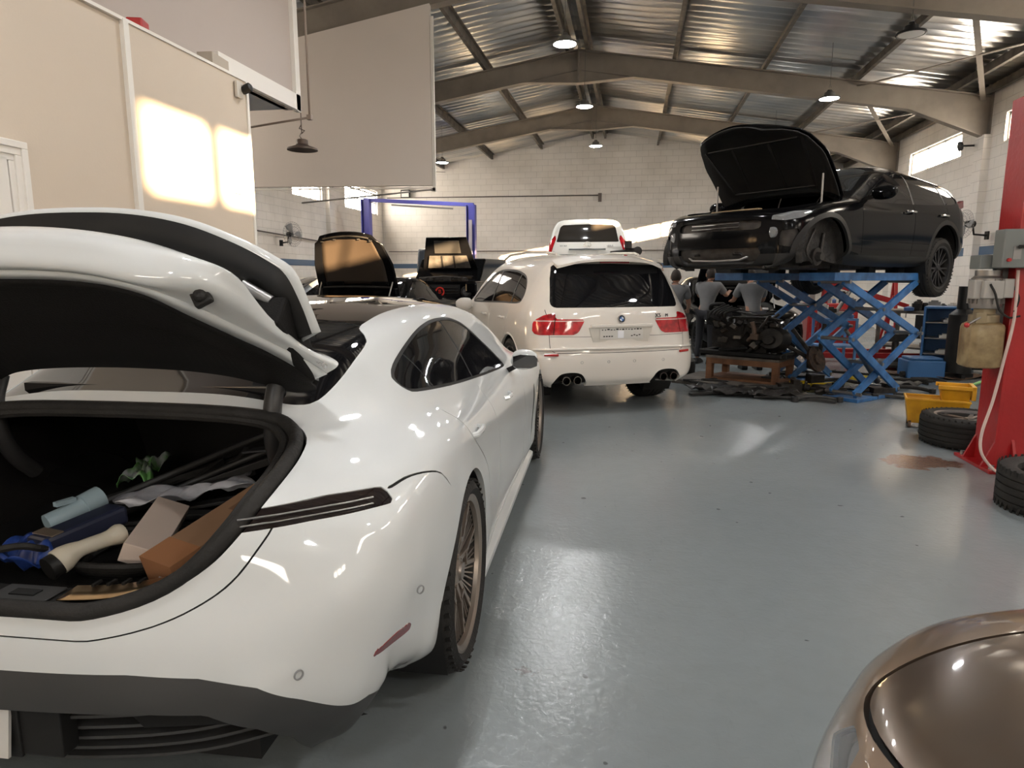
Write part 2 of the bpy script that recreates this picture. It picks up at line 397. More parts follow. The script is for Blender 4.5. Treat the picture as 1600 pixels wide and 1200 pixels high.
WL = []
for px0, px1, pyt, pyb in ((538, 590, 285, 325), (455, 503, 268, 297)):
    a = at(px0, pyt, X=XL); q = at(px1, pyb, X=XL); WL.append((a.y, q.y, 3.75, 4.62, 3))
WL += [(8.0, 10.8, 3.75, 4.62, 3), (3.0, 5.8, 3.75, 4.62, 3)]
side_wall('wall_left', XL, -1, WL)
frame_m = mat('window_frame_white', (.55, .53, .5), .4); sky_glass = mat('window_pane', (1, 1, 1), .0, 0, 0, .5, trans=1)
wi = 0
for X, t, LST in ((XR, 1, WR), (XL, -1, WL)):
    for y0, y1, z0, z1, n in LST:
        wi += 1; mb = MB(); xx = X+.09*t; w = .045
        mb.box((xx, (y0+y1)/2, z0+w/2), (.06, y1-y0, w)); mb.box((xx, (y0+y1)/2, z1-w/2), (.06, y1-y0, w))
        for k in range(n+1): mb.box((xx, y0+w/2+(y1-y0-w)*k/n, (z0+z1)/2), (.06, w if y0 > -7 else .13, z1-z0))
        if t < 0: mb.box((xx, (y0+y1)/2, (z0+z1)/2), (.05, y1-y0, .035))
        structure(mb.build('window_%d' % wi, frame_m)); portal((xx+.1*t, (y0+y1)/2, (z0+z1)/2), (0, PI/2*t, 0), z1-z0, y1-y0)
# blue band on the block walls
structure(MB().box(((XL+XR)/2, YF-.006, 1.87), (XR-XL, .012, .17)).build('trim_1', stripe_m))
structure(MB().box((XR-.006, 17, 1.98), (.012, 16, .17)).build('trim_2', stripe_m))
structure(MB().box((XL+.006, 17, 1.87), (.012, 16, .17)).build('trim_3', stripe_m))
# corrugated roof
mt = bpy.data.materials.new('corrugated_galvanised_sheet'); mt.use_nodes = True; nt = mt.node_tree; N = nt.nodes; L = nt.links; b = N['Principled BSDF']
tc = N.new('ShaderNodeTexCoord'); mp = N.new('ShaderNodeMapping'); mp.inputs['Scale'].default_value = (.35, 1.3, 1); L.new(tc.outputs['Object'], mp.inputs['Vector'])
cc = ramp(noise(1.6, 5, .5, mp.outputs[0]), .35, (.42, .44, .46), .65, (.72, .69, .64)); L.new(cc.outputs[0], b.inputs['Base Color'])
b.inputs['Metallic'].default_value = .85; b.inputs['Roughness'].default_value = .3
roof_m = mt
per, amp, sg = .27, .034, 8
for nm, xa, xb in (('ceiling_right', XC, XR+.2), ('ceiling_left', XC, XL-.2)):
    ny = (int((YF-YB+.4)/per)+1)*sg; G = np.zeros((2, ny+1, 3))
    yy = YB-.2+np.arange(ny+1)*per/sg; zz = amp*np.sin(np.arange(ny+1)*2*PI/sg)
    for i, x in enumerate((xa, xb)): G[i, :, 0] = x; G[i, :, 1] = yy; G[i, :, 2] = zroof(x)+.03+zz
    structure(MB().grid(G).build(nm, roof_m, thick=.004))
structure(MB().bar((XC-.3, YB, ZR-.02), (XC-.3, YF, ZR-.02), .5, .012).build('ceiling_ridge_cap', roof_m))
# rafters: tapered steel frames
def rafter(y):
    mb = MB(); top = lambda x: zroof(x)-.22
    for s in (1, -1):
        X = lambda d: XC+s*d
        H = XR-XC
        # web
        web = [(X(0), top(X(0))-.01), (X(H), top(X(H))-.01), (X(H), 4.27), (X(H-.12), 4.25), (X(H-1.55), top(X(H-1.55))-.42), (X(1.2), top(X(1.2))-.42), (X(0), top(X(0))-.68)]
        mb.prism(web, y-.012, y+.012, 'y')
        for pa, pb in (((X(0), top(X(0))), (X(H), top(X(H)))), (web[5], web[4]), (web[4], web[3]), (web[6], web[5])):
            mb.bar((pa[0], y, pa[1]), (pb[0], y, pb[1]), .19, .022, up=(0, 0, 1))
        mb.bar((X(1.2), y, top(X(1.2))-.41), (X(0), y, top(X(0))-.40), .1, .015)
        mb.box((X(H-.012), y, 4.75), (.024, .22, 1.02))
    mb.box((XC, y, top(XC)-.33), (.03, .2, .72))
    structure(mb.build('trim_rafter', beam_m))
for y in (-8.25, -3.5, 1.25, 6.0, 10.75, 15.5, 20.3):
    rafter(y)
    structure(MB().box((XR-.07, y, 2.13), (.14, .36, 4.26)).box((XL+.07, y, 2.13), (.14, .36, 4.26)).build('trim_pilaster', blkY))
mb = MB()
for s in (1, -1):
    for d in (.22, 2.06, 3.9, 5.75, 7.6, 8.2):
        x = XC+s*d; z = zroof(x)-.10
        mb.bar((x, YB, z), (x, YF, z), .014, .18); mb.bar((x+.03, YB, z+.085), (x+.03, YF, z+.085), .07, .012); mb.bar((x-.03, YB, z-.085), (x-.03, YF, z-.085), .07, .012)
structure(mb.build('trim_purlins', purlin_m))
mb = MB()
for ya, yb in ((10.75, 15.5), (15.5, 20.3), (20.3, 25), (1.25, 6.0)):
    for s in (1, -1):
        P = lambda d, y: (XC+s*d, y, zroof(XC+s*d)-.3)
        mb.bar(P(8.1, yb), P(5.75, ya), .09, .012); mb.bar(P(5.75, yb), P(8.1, ya), .09, .012)
mb.bar((-5.0, 15.3, zroof(-5)-.25), (-6.8, 10.9, zroof(-6.8)-.25), .09, .05)
structure(mb.build('trim_roof_bracing', beam_m))
# ------------------------------------------------------------------ high bay lamps
lamp_e = mat('led_diffuser', (1, 1, 1), .5, emit=((.98, .98, .98), 150.0)); lamp_off = mat('led_diffuser_off', (.75, .75, .72), .4)
hous = mat('lamp_housing_black', (.02, .02, .022), .4, .4); hous_g = mat('lamp_housing_grey', (.16, .155, .145), .4, .5)
def highbay(x, y, z, label, on=True, grp='high bay lamps under the roof'):
    e = empty('high_bay_lamp', (x, y, z), 0, label, 'ceiling lamp', grp)
    MB().lathe([(.0, .15), (.04, .15), (.05, .12), (.09, .10), (.10, .03), (.19, .015), (.195, -.008), (.175, -.012), (.17, 0), (0, 0)], 28).build('lamp_housing', hous_g if on else hous, e)
    MB().lathe([(0, -.004), (.165, -.004), (.16, -.012), (0, -.016)], 28).build('lamp_diffuser', lamp_e if on else lamp_off, e)
    mb = MB(); mb.tube([(-.02, 0, .19), (0, 0, .26), (.02, 0, .19)], .006, 6); mb.tube([(0, 0, .25), (0, 0, zroof(x)-z+.02)], .005, 6); mb.build('hanging_cable', hous_g, e)
    return e
LB = (-1.12, 10.8), (-1.12, 15.0), (-1.12, 19.4)
for (x, y), n in zip(LB, ('nearest', 'middle', 'farthest')): highbay(x, y, 4.96 if y < 12 else 5.05, 'round lit high bay lamp hanging under the ridge, %s of the visible three' % n)
highbay(-5.65, 19.8, 4.8, 'round lit high bay lamp at far left beside the hanging white panel')
highbay(3.55, 14.1, 4.78, 'round lit high bay lamp over the open hood of the raised black car')
highbay(3.7, 10.7, 4.78, 'unlit round high bay lamp under the right roof slope', on=False)
hb = highbay(-1.12, 6.0, 4.96, 'round lit high bay lamp above the car bay, out of frame')
for x, y, w_ in ((-1.12, 1.3, 'over the foreground sedan'), (-1.12, -3.5, 'behind the camera')): c = copy_tree(hb); c.location = (x, y, 4.96); c['label'] = 'round lit high bay lamp under the ridge '+w_+', out of frame'
hb2 = highbay(3.6, 6.0, 4.78, 'round lit high bay lamp under the right roof slope, out of frame')
for y, w_ in ((19.4, 'added by the far wall'), (1.3, 'over the bronze car'), (-3.5, 'behind the camera')): c = copy_tree(hb2); c.location = (3.6, y, 4.78); c['label'] = 'lit high bay lamp under the right roof slope '+w_+', out of sight'  # the far-wall copy is an unseen lamp added to brighten the far end
hb3 = highbay(-5.65, 15.0, 4.8, 'added lit high bay lamp under the left roof slope, hidden by the hanging panel')  # unseen lamp, added to light the hall beyond the hanging panel
c = copy_tree(hb3); c.location = (-5.65, -3.5, 4.8); c['label'] = 'round lit high bay lamp under the left roof slope behind the camera'
# ------------------------------------------------------------------ wheels
def wheel(parent, loc, rad, wid, rim, side, style='multi', rim_mat=None, steer=0, disc=True, name='wheel'):
    """side +1: outer face towards +x.  wheel = tyre mesh, rim and brake disc its children"""
    h = wid/2; M = Matrix.Rotation(PI/2, 4, 'Y')          # local z -> x
    mb = MB(); sh = rim+.012
    prof = [(sh, -h*.86), (rim+(rad-rim)*.45, -h*1.02), (rad-.035, -h*.96), (rad-.010, -h*.84)]
    for k in (-.5, -.17, .17, .5):
        prof += [(rad, h*(k-.14)), (rad, h*(k-.035)), (rad-.009, h*(k-.03)), (rad-.009, h*(k+.03)), (rad, h*(k+.035)), (rad, h*(k+.14))]
    prof += [(rad-.010, h*.84), (rad-.035, h*.96), (rim+(rad-rim)*.45, h*1.02), (sh, h*.86), (sh-.02, h*.8), (sh-.02, -h*.8)]
    mb.lathe(prof, 72, M, close=True)
    for k in range(48):                                     # shoulder blocks
        a = 2*PI*k/48
        for s in (1, -1):
            mb.box((0, 0, 0), (h*.34, .014, .006), M=Matrix.Rotation(a, 4, 'X') @ Matrix.Translation((s*h*.80, 0, rad-.013)) @ Matrix.Rotation(.25*s, 4, 'Z'))
    t = mb.build(name, rubber, parent); t.location = loc; t.rotation_euler = (0, 0, steer)
    rm = rim_mat or alloy; s = side; mb = MB()
    fx = s*h*.80
    mb.lathe([(rim+.012, s*h*.86), (rim+.016, s*h*.92), (rim+.006, s*h*.93), (rim-.010, s*h*.86), (rim-.014, s*h*.74)], 64, M)
    MB().lathe([(rim-.013, s*h*.75), (rim-.022, s*h*.5), (rim-.035, -s*h*.3), (rim-.01, -s*h*.85), (rim+.006, -s*h*.86)], 48, M).build('rim_barrel', mat('dark_rim_barrel', (.02, .018, .016), .5, .5), t)
    def spoke(a0, r0, a1, r1, w0, w1, d0, d1, th=.012):
        """tapered bar in the wheel face between polar points, depth d inwards from the face"""
        p = Vector((fx-s*d0, r0*math.sin(a0), r0*math.cos(a0))); q = Vector((fx-s*d1, r1*math.sin(a1), r1*math.cos(a1)))
        d = (q-p).normalized(); n = Vector((s, 0, 0)); t_ = d.cross(n).normalized()
        vs = [p-t_*w0/2, p+t_*w0/2, q+t_*w1/2, q-t_*w1/2]; vs2 = [v-n*th*2-(0 if 1 else 0)*n for v in vs]
        vs2 = [v+(v.normalized()*0) for v in vs2]
        mb.add(vs+vs2, [(0,1,2,3),(7,6,5,4),(0,4,5,1),(1,5,6,2),(2,6,7,3),(3,7,4,0)])
    if style == 'taycan':
        for k in range(5):
            c = 2*PI*k/5+.3
            for sg in (-1, 1):
                spoke(c+sg*.30, .055, c+sg*.20, rim*.50, .026, .017, .028, .012)
                spoke(c+sg*.20, rim*.48, c+sg*.27, rim, .017, .014, .012, .004)
                for j, da in enumerate((.06, .15, .36, .47, .57)):
                    spoke(c+sg*(.34+.05*j), rim*.26, c+sg*da, rim, .007, .006, .035, .010, .007)
            spoke(c-.2, rim*.44, c+.2, rim*.44, .016, .016, .012, .012)
    elif style == 'five':
        for k in range(5):
            c = 2*PI*k/5+.2
            for sg in (-1, 1): spoke(c+sg*.16, .04, c+sg*.13, rim, .036, .026, .01, .01, .014)
    elif style == 'ten':
        for k in range(10):
            c = 2*PI*k/10; spoke(c, .04, c+.05, rim, .03, .02, .02, .005, .012)
    else:
        for k in range(7):
            c = 2*PI*k/7
            for sg in (-1, 1): spoke(c, .04, c+sg*.2, rim, .026, .018, .02, .005, .012)
    mb.lathe([(0, s*(h*.80-.004)), (.032, s*(h*.80-.004)), (.036, s*(h*.8-.014)), (.07, s*(h*.8-.03)), (.075, s*(h*.8-.06)), (.0, s*(h*.8-.065))], 30, M)
    for k in range(5):
        a = 2*PI*k/5; mb.lathe([(0, s*(h*.8-.018)), (.011, s*(h*.8-.018)), (.011, s*(h*.8-.03))], 8, Matrix.Translation((0, .055*math.sin(a), .055*math.cos(a))) @ M)
    mb.build('rim', rm, t)
    if disc:
        MB().lathe([(.07, s*h*.1), (rim*.78, s*h*.1), (rim*.78, s*h*.1-s*.03), (.07, s*h*.1-s*.03)], 48, M, close=True).build('brake_disc', steel, t)
    return t
def arch_fn(y0, z0, r, xmin=.5):
    def f(p):
        d = np.sqrt((p[:, 1]-y0)**2+(p[:, 2]-z0)**2)-r
        return np.where(np.abs(p[:, 0]) > xmin, d, 1.0)
    return f
def wheel_well(parent, y0, z0, r, x0, x1, m=None):
    """inner liner of a wheel arch: half drum, open outwards and below"""
    for s in (1, -1):
        mb = MB(); G = np.zeros((2, 25, 3))
        for k in range(25):
            a = R(-35)+R(250)*k/24; y, z = y0+r*math.cos(a), z0+r*math.sin(a)
            G[0, k] = (s*x0, y, z); G[1, k] = (s*x1, y, z)
        mb.grid(G)
        mb.add([(s*x0, y0, z0)]+[tuple(G[0, k]) for k in range(25)], [(0, k+1, k+2) for k in range(24)])
        mb.build('wheel_arch_liner', m or blk, parent)

# ------------------------------------------------------------------ white electric sedan with its boot open (nearest car)
TX = empty('sedan_car', (-1.54, 2.25, 0), .045, 'white low electric sedan in the foreground with its boot lid raised', 'car')
def row(y, pts, dy=None):
    return [(x, y+(dy[i] if dy else 0), z) for i, (x, z) in enumerate(pts)]
net = [
 [(.60,-.62,.13),(.66,-.70,.15),(.68,-.78,.19),(.67,-.84,.23),(.64,-.88,.25),(.58,-.92,.26),(.5,-.95,.27),(.38,-.97,.27),(.2,-.99,.27),(0,-1.0,.27)],
 [(.74,-.66,.19),(.77,-.76,.23),(.775,-.83,.29),(.76,-.88,.33),(.73,-.92,.36),(.64,-.98,.37),(.54,-1.02,.375),(.41,-1.05,.38),(.23,-1.07,.38),(0,-1.08,.38)],
 [(.77,-.64,.22),(.82,-.73,.28),(.835,-.82,.36),(.825,-.88,.42),(.785,-.93,.455),(.69,-1.0,.47),(.57,-1.04,.475),(.43,-1.075,.48),(.24,-1.095,.48),(0,-1.105,.48)],
 [(.79,-.60,.25),(.86,-.68,.34),(.875,-.78,.45),(.865,-.85,.53),(.82,-.91,.57),(.71,-.975,.59),(.59,-1.02,.60),(.44,-1.055,.605),(.25,-1.08,.61),(0,-1.09,.61)],
 [(.795,-.56,.25),(.86,-.64,.35),(.897,-.73,.49),(.903,-.80,.61),(.855,-.87,.68),(.735,-.93,.71),(.60,-.975,.725),(.45,-1.01,.735),(.25,-1.035,.74),(0,-1.045,.745)],
 [(.80,-.53,.25),(.875,-.60,.35),(.915,-.67,.50),(.932,-.735,.65),(.885,-.80,.77),(.75,-.875,.82),(.61,-.93,.845),(.455,-.965,.86),(.26,-.985,.87),(0,-.995,.875)],
 [(.805,-.50,.25),(.885,-.56,.34),(.925,-.62,.50),(.948,-.67,.67),(.91,-.73,.82),(.77,-.80,.885),(.625,-.85,.92),(.465,-.88,.945),(.265,-.90,.96),(0,-.91,.965)],
 [(.81,-.44,.22),(.90,-.48,.31),(.938,-.52,.48),(.965,-.55,.68),(.93,-.58,.86),(.79,-.62,.935),(.64,-.64,.97),(.48,-.65,.995),(.27,-.66,1.01),(0,-.665,1.015)],
 row(-.34, [(.835,.19),(.93,.26),(.96,.44),(.982,.67),(.943,.885),(.80,.965),(.66,1.02),(.51,1.08),(.29,1.115),(0,1.12)]),
 row(0, [(.84,.17),(.958,.23),(.978,.42),(.985,.66),(.946,.885),(.80,.98),(.675,1.10),(.53,1.205),(.3,1.245),(0,1.255)]),
 row(.4, [(.85,.15),(.945,.20),(.962,.40),(.966,.65),(.93,.845),(.805,.965),(.69,1.145),(.565,1.27),(.31,1.312),(0,1.32)]),
 row(.85, [(.855,.14),(.925,.19),(.945,.40),(.950,.64),(.918,.80),(.82,.94),(.71,1.14),(.585,1.285),(.32,1.338),(0,1.348)]),
 row(1.3, [(.855,.14),(.92,.19),(.942,.40),(.948,.63),(.916,.785),(.835,.92),(.72,1.12),(.595,1.275),(.32,1.34),(0,1.352)]),
 row(1.8, [(.855,.14),(.925,.19),(.946,.40),(.950,.62),(.918,.785),(.85,.90),(.74,1.07),(.62,1.23),(.33,1.30),(0,1.315)]),
 row(2.2, [(.855,.14),(.935,.20),(.955,.41),(.962,.62),(.93,.79),(.865,.88),(.77,.985),(.66,1.10),(.35,1.19),(0,1.215)]),
 row(2.6, [(.855,.15),(.95,.22),(.968,.42),(.975,.63),(.945,.805),(.87,.87),(.77,.90),(.66,.93),(.36,.97),(0,.99)]),
 row(3.0, [(.85,.16),(.95,.24),(.966,.42),(.970,.61),(.94,.79),(.86,.845),(.74,.845),(.6,.835),(.34,.85),(0,.86)]),
 row(3.35, [(.80,.17),(.90,.25),(.93,.40),(.935,.56),(.90,.71),(.82,.76),(.70,.765),(.55,.76),(.32,.77),(0,.775)]),
 row(3.6, [(.72,.18),(.80,.25),(.84,.38),(.85,.5),(.82,.6),(.75,.66),(.64,.685),(.5,.69),(.3,.695),(0,.70)], [-.0,-.0,0,0,0,0,.05,.08,.1,.12]),
 row(3.7, [(.62,.18),(.70,.22),(.74,.33),(.75,.43),(.73,.5),(.67,.55),(.57,.57),(.45,.58),(.28,.58),(0,.58)], [-.0,0,0,.02,.04,.08,.1,.13,.15,.17]),
 row(3.7, [(.5,.16),(.56,.18),(.6,.22),(.62,.27),(.61,.3),(.57,.32),(.5,.33),(.4,.33),(.25,.33),(0,.33)], [-.0,0,0,.02,.04,.08,.1,.13,.15,.17]),
]
TG = smooth_grid(fullnet(net), 9, 8)
sh = Shell(TG)
# regions: 0 body, 1 side glass, 2 roof/rear glass, 3 lamp strip, 4 gaps, 5 valance, 6 hole, 7 windscreen, 8 window surround
REARR, FRONTR = .385, .375
holes = [arch_fn(0, .36, REARR, .62), arch_fn(2.90, .35, FRONTR, .62)]
for h_ in holes: sh.cut(h_, 6)
# boot opening in (|x|, s)  s runs back and down the tail
def bs(p): return np.stack([np.abs(p[:, 0]), -p[:, 1]+(1.05-p[:, 2])], 1)
op = [(-.2,.50),(.30,.50),(.48,.505),(.56,.535),(.61,.61),(.635,.73),(.645,.86),(.642,.98),(.62,1.09),(.56,1.22),(.452,1.33),(.315,1.398),(.2,1.412),(-.2,1.415)]
opc = [tuple(q) for q in cr(op, 4)]
f_open = lambda p: np.where(p[:, 1] < -.1, sdpoly(bs(p), opc), 1.0)
sh.cut(f_open, 6, {0})
# painted / black valance boundary
def f_val(p):
    zb = np.interp(np.abs(p[:, 0]), [0, .40, .55, .67, .75, .80, .85, .9], [.572, .567, .552, .518, .465, .415, .36, .32])
    z2 = np.interp(p[:, 1], [-.95, -.88, -.754, -.6, -.45, -.3], [.60, .42, .35, .285, .22, .19])
    return p[:, 2]-np.minimum(zb, z2)
sh.cut(f_val, 5, {0})
sh.cut(lambda p: np.where(p[:, 1] < -.5, sdpoly(np.stack([np.abs(p[:, 0]), p[:, 2]], 1), [(-.2,.478),(.44,.474),(.56,.462),(.655,.40),(.70,.32),(.69,.20),(.60,.10),(-.2,.10)]), 1.0), 6, {5})
# side windows in (y, z)
sw = closed_curve([(.0,1.06),(.005,1.095),(.145,1.145),(.457,1.217),(.72,1.247),(.95,1.25),(1.15,1.235),(1.36,1.18),(1.57,1.06),(1.76,.93),(1.72,.905),(1.3,.925),(.918,.950),(.5,.982),(.12,1.02),(.03,1.035)], 5)
swin = sw.copy()
def side(fn, zmin=.88, xmin=.5): return lambda p: np.where((np.abs(p[:, 0]) > xmin) & (p[:, 2] > zmin-.05), fn(p), 1.0)
f_sw = side(lambda p: sdpoly(p[:, 1:], sw))
sh.cut(f_sw, 8, {0}); sh.cut(lambda p: f_sw(p)+.012, 1, {8})
sh.line(side(lambda p: p[:, 1]-(.30-.5*(p[:, 2]-1))), .005, 4, {1}); sh.line(side(lambda p: p[:, 1]-(.92-.02*(p[:, 2]-1))), .010, 4, {1})
# roof glass and rear screen in (x, y)
rgh = [(.30,-.415),(.48,-.41),(.545,-.37),(.568,-.25),(.575,-.1),(.565,.09),(.505,.17),(.50,.30),(.50,.48),(.51,.9),(.52,1.3),(.54,1.75),(.60,2.15),(.30,2.30)]
rg = closed_curve([(0,-.415)]+rgh+[(0,2.33)]+[(-x, y) for x, y in rgh[::-1]], 4)
f_rg = lambda p: np.where(p[:, 2] > .9, sdpoly(p[:, :2], rg), 1.0)
sh.cut(f_rg, 2, {0})
sh.line(lambda p: p[:, 1]-.20, .006, 4, {2}); sh.line(lambda p: p[:, 1]-1.72, .008, 4, {2})
# lamp strip on the rear corners
def f_lamp(p):
    ax = np.abs(p[:, 0]); mid = np.interp(ax, [.5, .61, .75, .86, .9], [.872, .878, .885, .880, .876]); hw = np.interp(ax, [.5, .75, .88], [.023, .021, .016])
    v = np.maximum(np.abs(p[:, 2]-mid)-hw, (p[:, 1]+.665)-.6*(p[:, 2]-.875))
    return np.where((p[:, 1] < -.4) & (ax > .4), v, 1.0)
sh.cut(f_lamp, 3, {0})
# shut lines
lo = [(-.5,1.04)]
f_door = lambda p: np.where((np.abs(p[:, 0]) > .8), sdpoly(p[:, 1:], closed_curve([(.52,.30),(.62,.56),(.50,.80),(.14,.90),(.02,.98),(1.0,1.1),(1.0,.3)], 5)), 1.0)
def f_seam(pts, xm=.8):
    pts = cr(pts, 5)
    def f(p):
        d = np.full(len(p), 9.); q = p[:, 1:]
        for a, b_ in zip(pts[:-1], pts[1:]):
            e = b_-a; w = q-a; t = np.clip(w@e/(e@e), 0, 1); d = np.minimum(d, np.sqrt(((w-t[:, None]*e)**2).sum(1)))
        return np.where(np.abs(p[:, 0]) > xm, d, 9.)
    return f
seams = [[(.60,.24),(.55,.45),(.42,.66),(.16,.84),(.12,.95)], [(.86,.24),(.88,.5),(.90,.75),(.905,.92)], [(1.93,.24),(1.97,.5),(2.0,.72),(2.12,.90)],
         [(-.655,.888),(-.55,.893),(-.45,.878),(-.37,.85),(-.31,.79)]]
def seam_cut(q, w=.0026, xm=.8):
    # signed offset from the seam, so the mesh is split on the seam itself and on both sides of it
    c = cr(q, 5); fs = f_seam(q, xm)
    if abs(c[-1][1]-c[0][1]) > abs(c[-1][0]-c[0][0]):
        o = np.argsort(c[:, 1]); g_ = lambda p: np.where(fs(p) < .05, p[:, 1]-np.interp(p[:, 2], c[o, 1], c[o, 0]), .2)
    else:
        o = np.argsort(c[:, 0]); g_ = lambda p: np.where(fs(p) < .05, p[:, 2]-np.interp(p[:, 1], c[o, 0], c[o, 1]), .2)
    sh.cut(g_, None, {0}); sh.cut(lambda p: fs(p)-w, 4, {0})
for q in seams:
    seam_cut(q)
seam_cut([(.40,.245),(1.5,.245),(2.5,.245)])
# bumper seam under the boot lip
f_b2 = lambda p: np.where(p[:, 1] < -.6, sdpoly(bs(p), [(x*1.06+.0, .46+(s_-.46)*1.075) for x, s_ in opc]), 1.0)
sh.line(lambda p: np.where((bs(p)[:, 1] > 1.0) & (bs(p)[:, 1] < 1.6), f_b2(p), 1.0), .0022, 4, {0})
# bumper / quarter seam from the lamp end to the wheel arch
# front wing vent behind the front wheel
sh.cut(side(lambda p: sdpoly(p[:, 1:], closed_curve([(2.43,.70),(2.37,.62),(2.33,.45),(2.33,.27),(2.36,.27),(2.40,.45),(2.45,.62)], 4)), .1, .8), 4, {0})
sh.part({0, 5} - {5}, 'body', white_paint, TX, rim=.022)
sh.part({1}, 'side_glass', glass, TX, inset=.004)
sh.part({8}, 'window_surround', blk, TX, inset=.002)
sh.part({2}, 'roof_glass', glass, TX, inset=.002)
sh.part({3}, 'tail_lamp', mat('smoked_lamp_cover', (.012, .008, .008), .05, 0, 1), TX, inset=.003)
sh.part({4}, 'shut_line', gap, TX, inset=.004)
sh.part({5}, 'rear_valance', grey_plastic, TX, rim=.02)
wheel_well(TX, 0, .36, REARR+.006, .60, .955); wheel_well(TX, 2.90, .35, FRONTR+.006, .58, .93)
# lamp inner chrome lines
for s in (1, -1):
    mb = MB()
    for dz, r_ in ((.008, .0025), (-.009, .0025)):
        mb.tube([(s*x, y+.012, z+dz) for x, y, z in ((.60,-.935,.878),(.68,-.89,.880),(.75,-.845,.883),(.82,-.785,.882),(.862,-.735,.88))], r_, 6)
    mb.build('tail_lamp_strip', steel, TX)
# wheels
for (x, y, s) in ((.83, 0, 1), (-.83, 0, -1)): wheel(TX, (x, y, .358), .358, .29, .272, s, 'taycan')
for (x, y, s) in ((.84, 2.9, 1), (-.84, 2.9, -1)): wheel(TX, (x, y, .35), .35, .265, .268, s, 'taycan')
# underbody
box('underbody', blk, (0, 1.35, .24), (1.1, 4.3, .16), TX)
# sill blade
for s in (1, -1):
    MB().prism([(s*.90,.20),(s*.955,.17),(s*.955,.135),(s*.86,.12)], .42, 2.48, 'y').build('side_skirt', white_paint, TX, .006)
# mirror
for s in (1, -1):
    G = np.array([[(s*(.90+.0*a), 2.06, 1.0) for a in range(8)]]*2)
    prof = [(0, .02), (.045, .075), (.062, .105), (.058, .118), (.03, .105)]
    mb = MB(); rings = []
    for (dx, ry, rz, dz) in ((0, .01, .01, -.01), (.03, .055, .05, 0), (.10, .075, .064, .004), (.18, .070, .058, .006), (.235, .045, .04, .004), (.25, .012, .012, .002)):
        rings.append([(s*(.885+dx*.68), 1.78-dx*.12+ry*math.cos(t)*(.7 if math.cos(t) < 0 else 1), .975+dz+rz*math.sin(t)-.035) for t in np.linspace(0, 2*PI, 17)])
    mm = mb.grid(cr(np.array(rings), 4)).build('door_mirror', white_paint, TX)
    poly = [(s*(.905+.15*u), 1.728-.02*u, .94+v*.9) for u, v in ((0,-.035),(.15,-.047),(.75,-.046),(1,-.03),(1.02,.02),(.9,.042),(.3,.045),(0,.03))]
    MB().add([Vector(p)+Vector((0, -.012, 0)) for p in poly], [tuple(range(8))]).build('mirror_glass', mat('mirror_black', (.02, .02, .022), .02, 0, 1), mm, thick=.004)
    MB().bar((s*.86, 1.80, .87), (s*.93, 1.79, .905), .07, .03).build('mirror_foot', blk, mm)
# door handles
for y, z, x in ((.27, .835, .940), (1.37, .785, .912)):
    for s in (1, -1):
        mb = MB().tube([(s*x, y-.09, z), (s*(x+.022), y-.07, z+.002), (s*(x+.027), y, z+.003), (s*(x+.022), y+.07, z+.002), (s*x, y+.09, z)], .013, 8); mb.build('door_handle', white_paint, TX)
# sensors and reflector
for s in (1, -1):
    for (x, y, z) in ((.749, -.963, .531), (.957, -.647, .603)):
        n = Vector((s*(.35 if x < .7 else .8), -1 if x < .7 else -.55, 0)).normalized()
        Mx = Matrix.Translation(Vector((s*x, y, z))+n*.004) @ n.to_track_quat('Z', 'Y').to_matrix().to_4x4()
        MB().lathe([(.0095, 0), (.0125, 0), (.0125, .004), (.0095, .004)], 20, Mx, close=True).build('parking_sensor', mat('sensor_ring_grey', (.25, .25, .25), .5), TX)
sh2 = Shell(TG)
f_ref = lambda p: np.where((np.abs(p[:, 0]) > .7) & (p[:, 1] < -.5), sdpoly(np.stack([-p[:, 1], p[:, 2]], 1), [(.612,.464),(.62,.492),(.70,.503),(.80,.503),(.812,.492),(.70,.474)]), 1.0)
sh2.cut(f_ref, 3); sh2.part({3}, 'side_reflector', dred_lens, TX, rim=.01, inset=-.0025); sh2.bm.free()
# diffuser: slats, red fog lamp, tail pipe-less black centre
mb = MB()
for k in range(5):
    z = .415-.042*k; d_ = .02*k
    pts = cr([(-.66, -.86+d_, z+.02), (-.45, -.96+d_, z+.004), (-.2, -1.01+d_, z-.004), (0, -1.02+d_, z-.006), (.2, -1.01+d_, z-.004), (.45, -.96+d_, z+.004), (.66, -.86+d_, z+.02)], 5)
    for a_, b_ in zip(pts[:-1], pts[1:]): mb.bar(a_, b_, .03, .008, ext=.002)
mb.build('diffuser_slat', grey_plastic, TX)
G3 = []
for z, dy in ((.50, .07), (.40, .08), (.30, .13), (.20, .18), (.10, .30)): G3.append(cr([(-.74, -.80+dy, z), (-.6, -.88+dy, z), (-.35, -.98+dy, z), (0, -1.02+dy, z), (.35, -.98+dy, z), (.6, -.88+dy, z), (.74, -.80+dy, z)], 5))
MB().grid(np.array(G3)).build('diffuser', gap, TX)
G3 = [cr([(.16, -1.00, z+d_), (.32, -.985, z+d_), (.50, -.94, z)], 4) for z, d_ in ((.470, .0), (.455, -.012))]
MB().grid(np.array(G3)).build('rear_fog_lamp', mat('fog_red', (.25, .005, .01), .2, 0, 1), TX, thick=.01)
box('exhaust_slot_tab', chrome, (.42, -.985, .425), (.06, .006, .014), TX, (0, 0, .25)); MB().prism([(.30,.43),(.60,.45),(.64,.41),(.36,.37)], -.985, -.93, 'y').build('diffuser_opening', gap, TX)
pl = box('number_plate', mat('plate_white', (.62, .60, .57), .5), (-.135, -1.07, .395), (.43, .008, .125), TX, (R(-8), 0, 0))
pt = mat('plate_black_print', (.02, .02, .02), .5)
text_obj('plate_text', '08', .032, pt, pl, (.185, -.0045, .028), (PI/2, 0, 0), .0006)
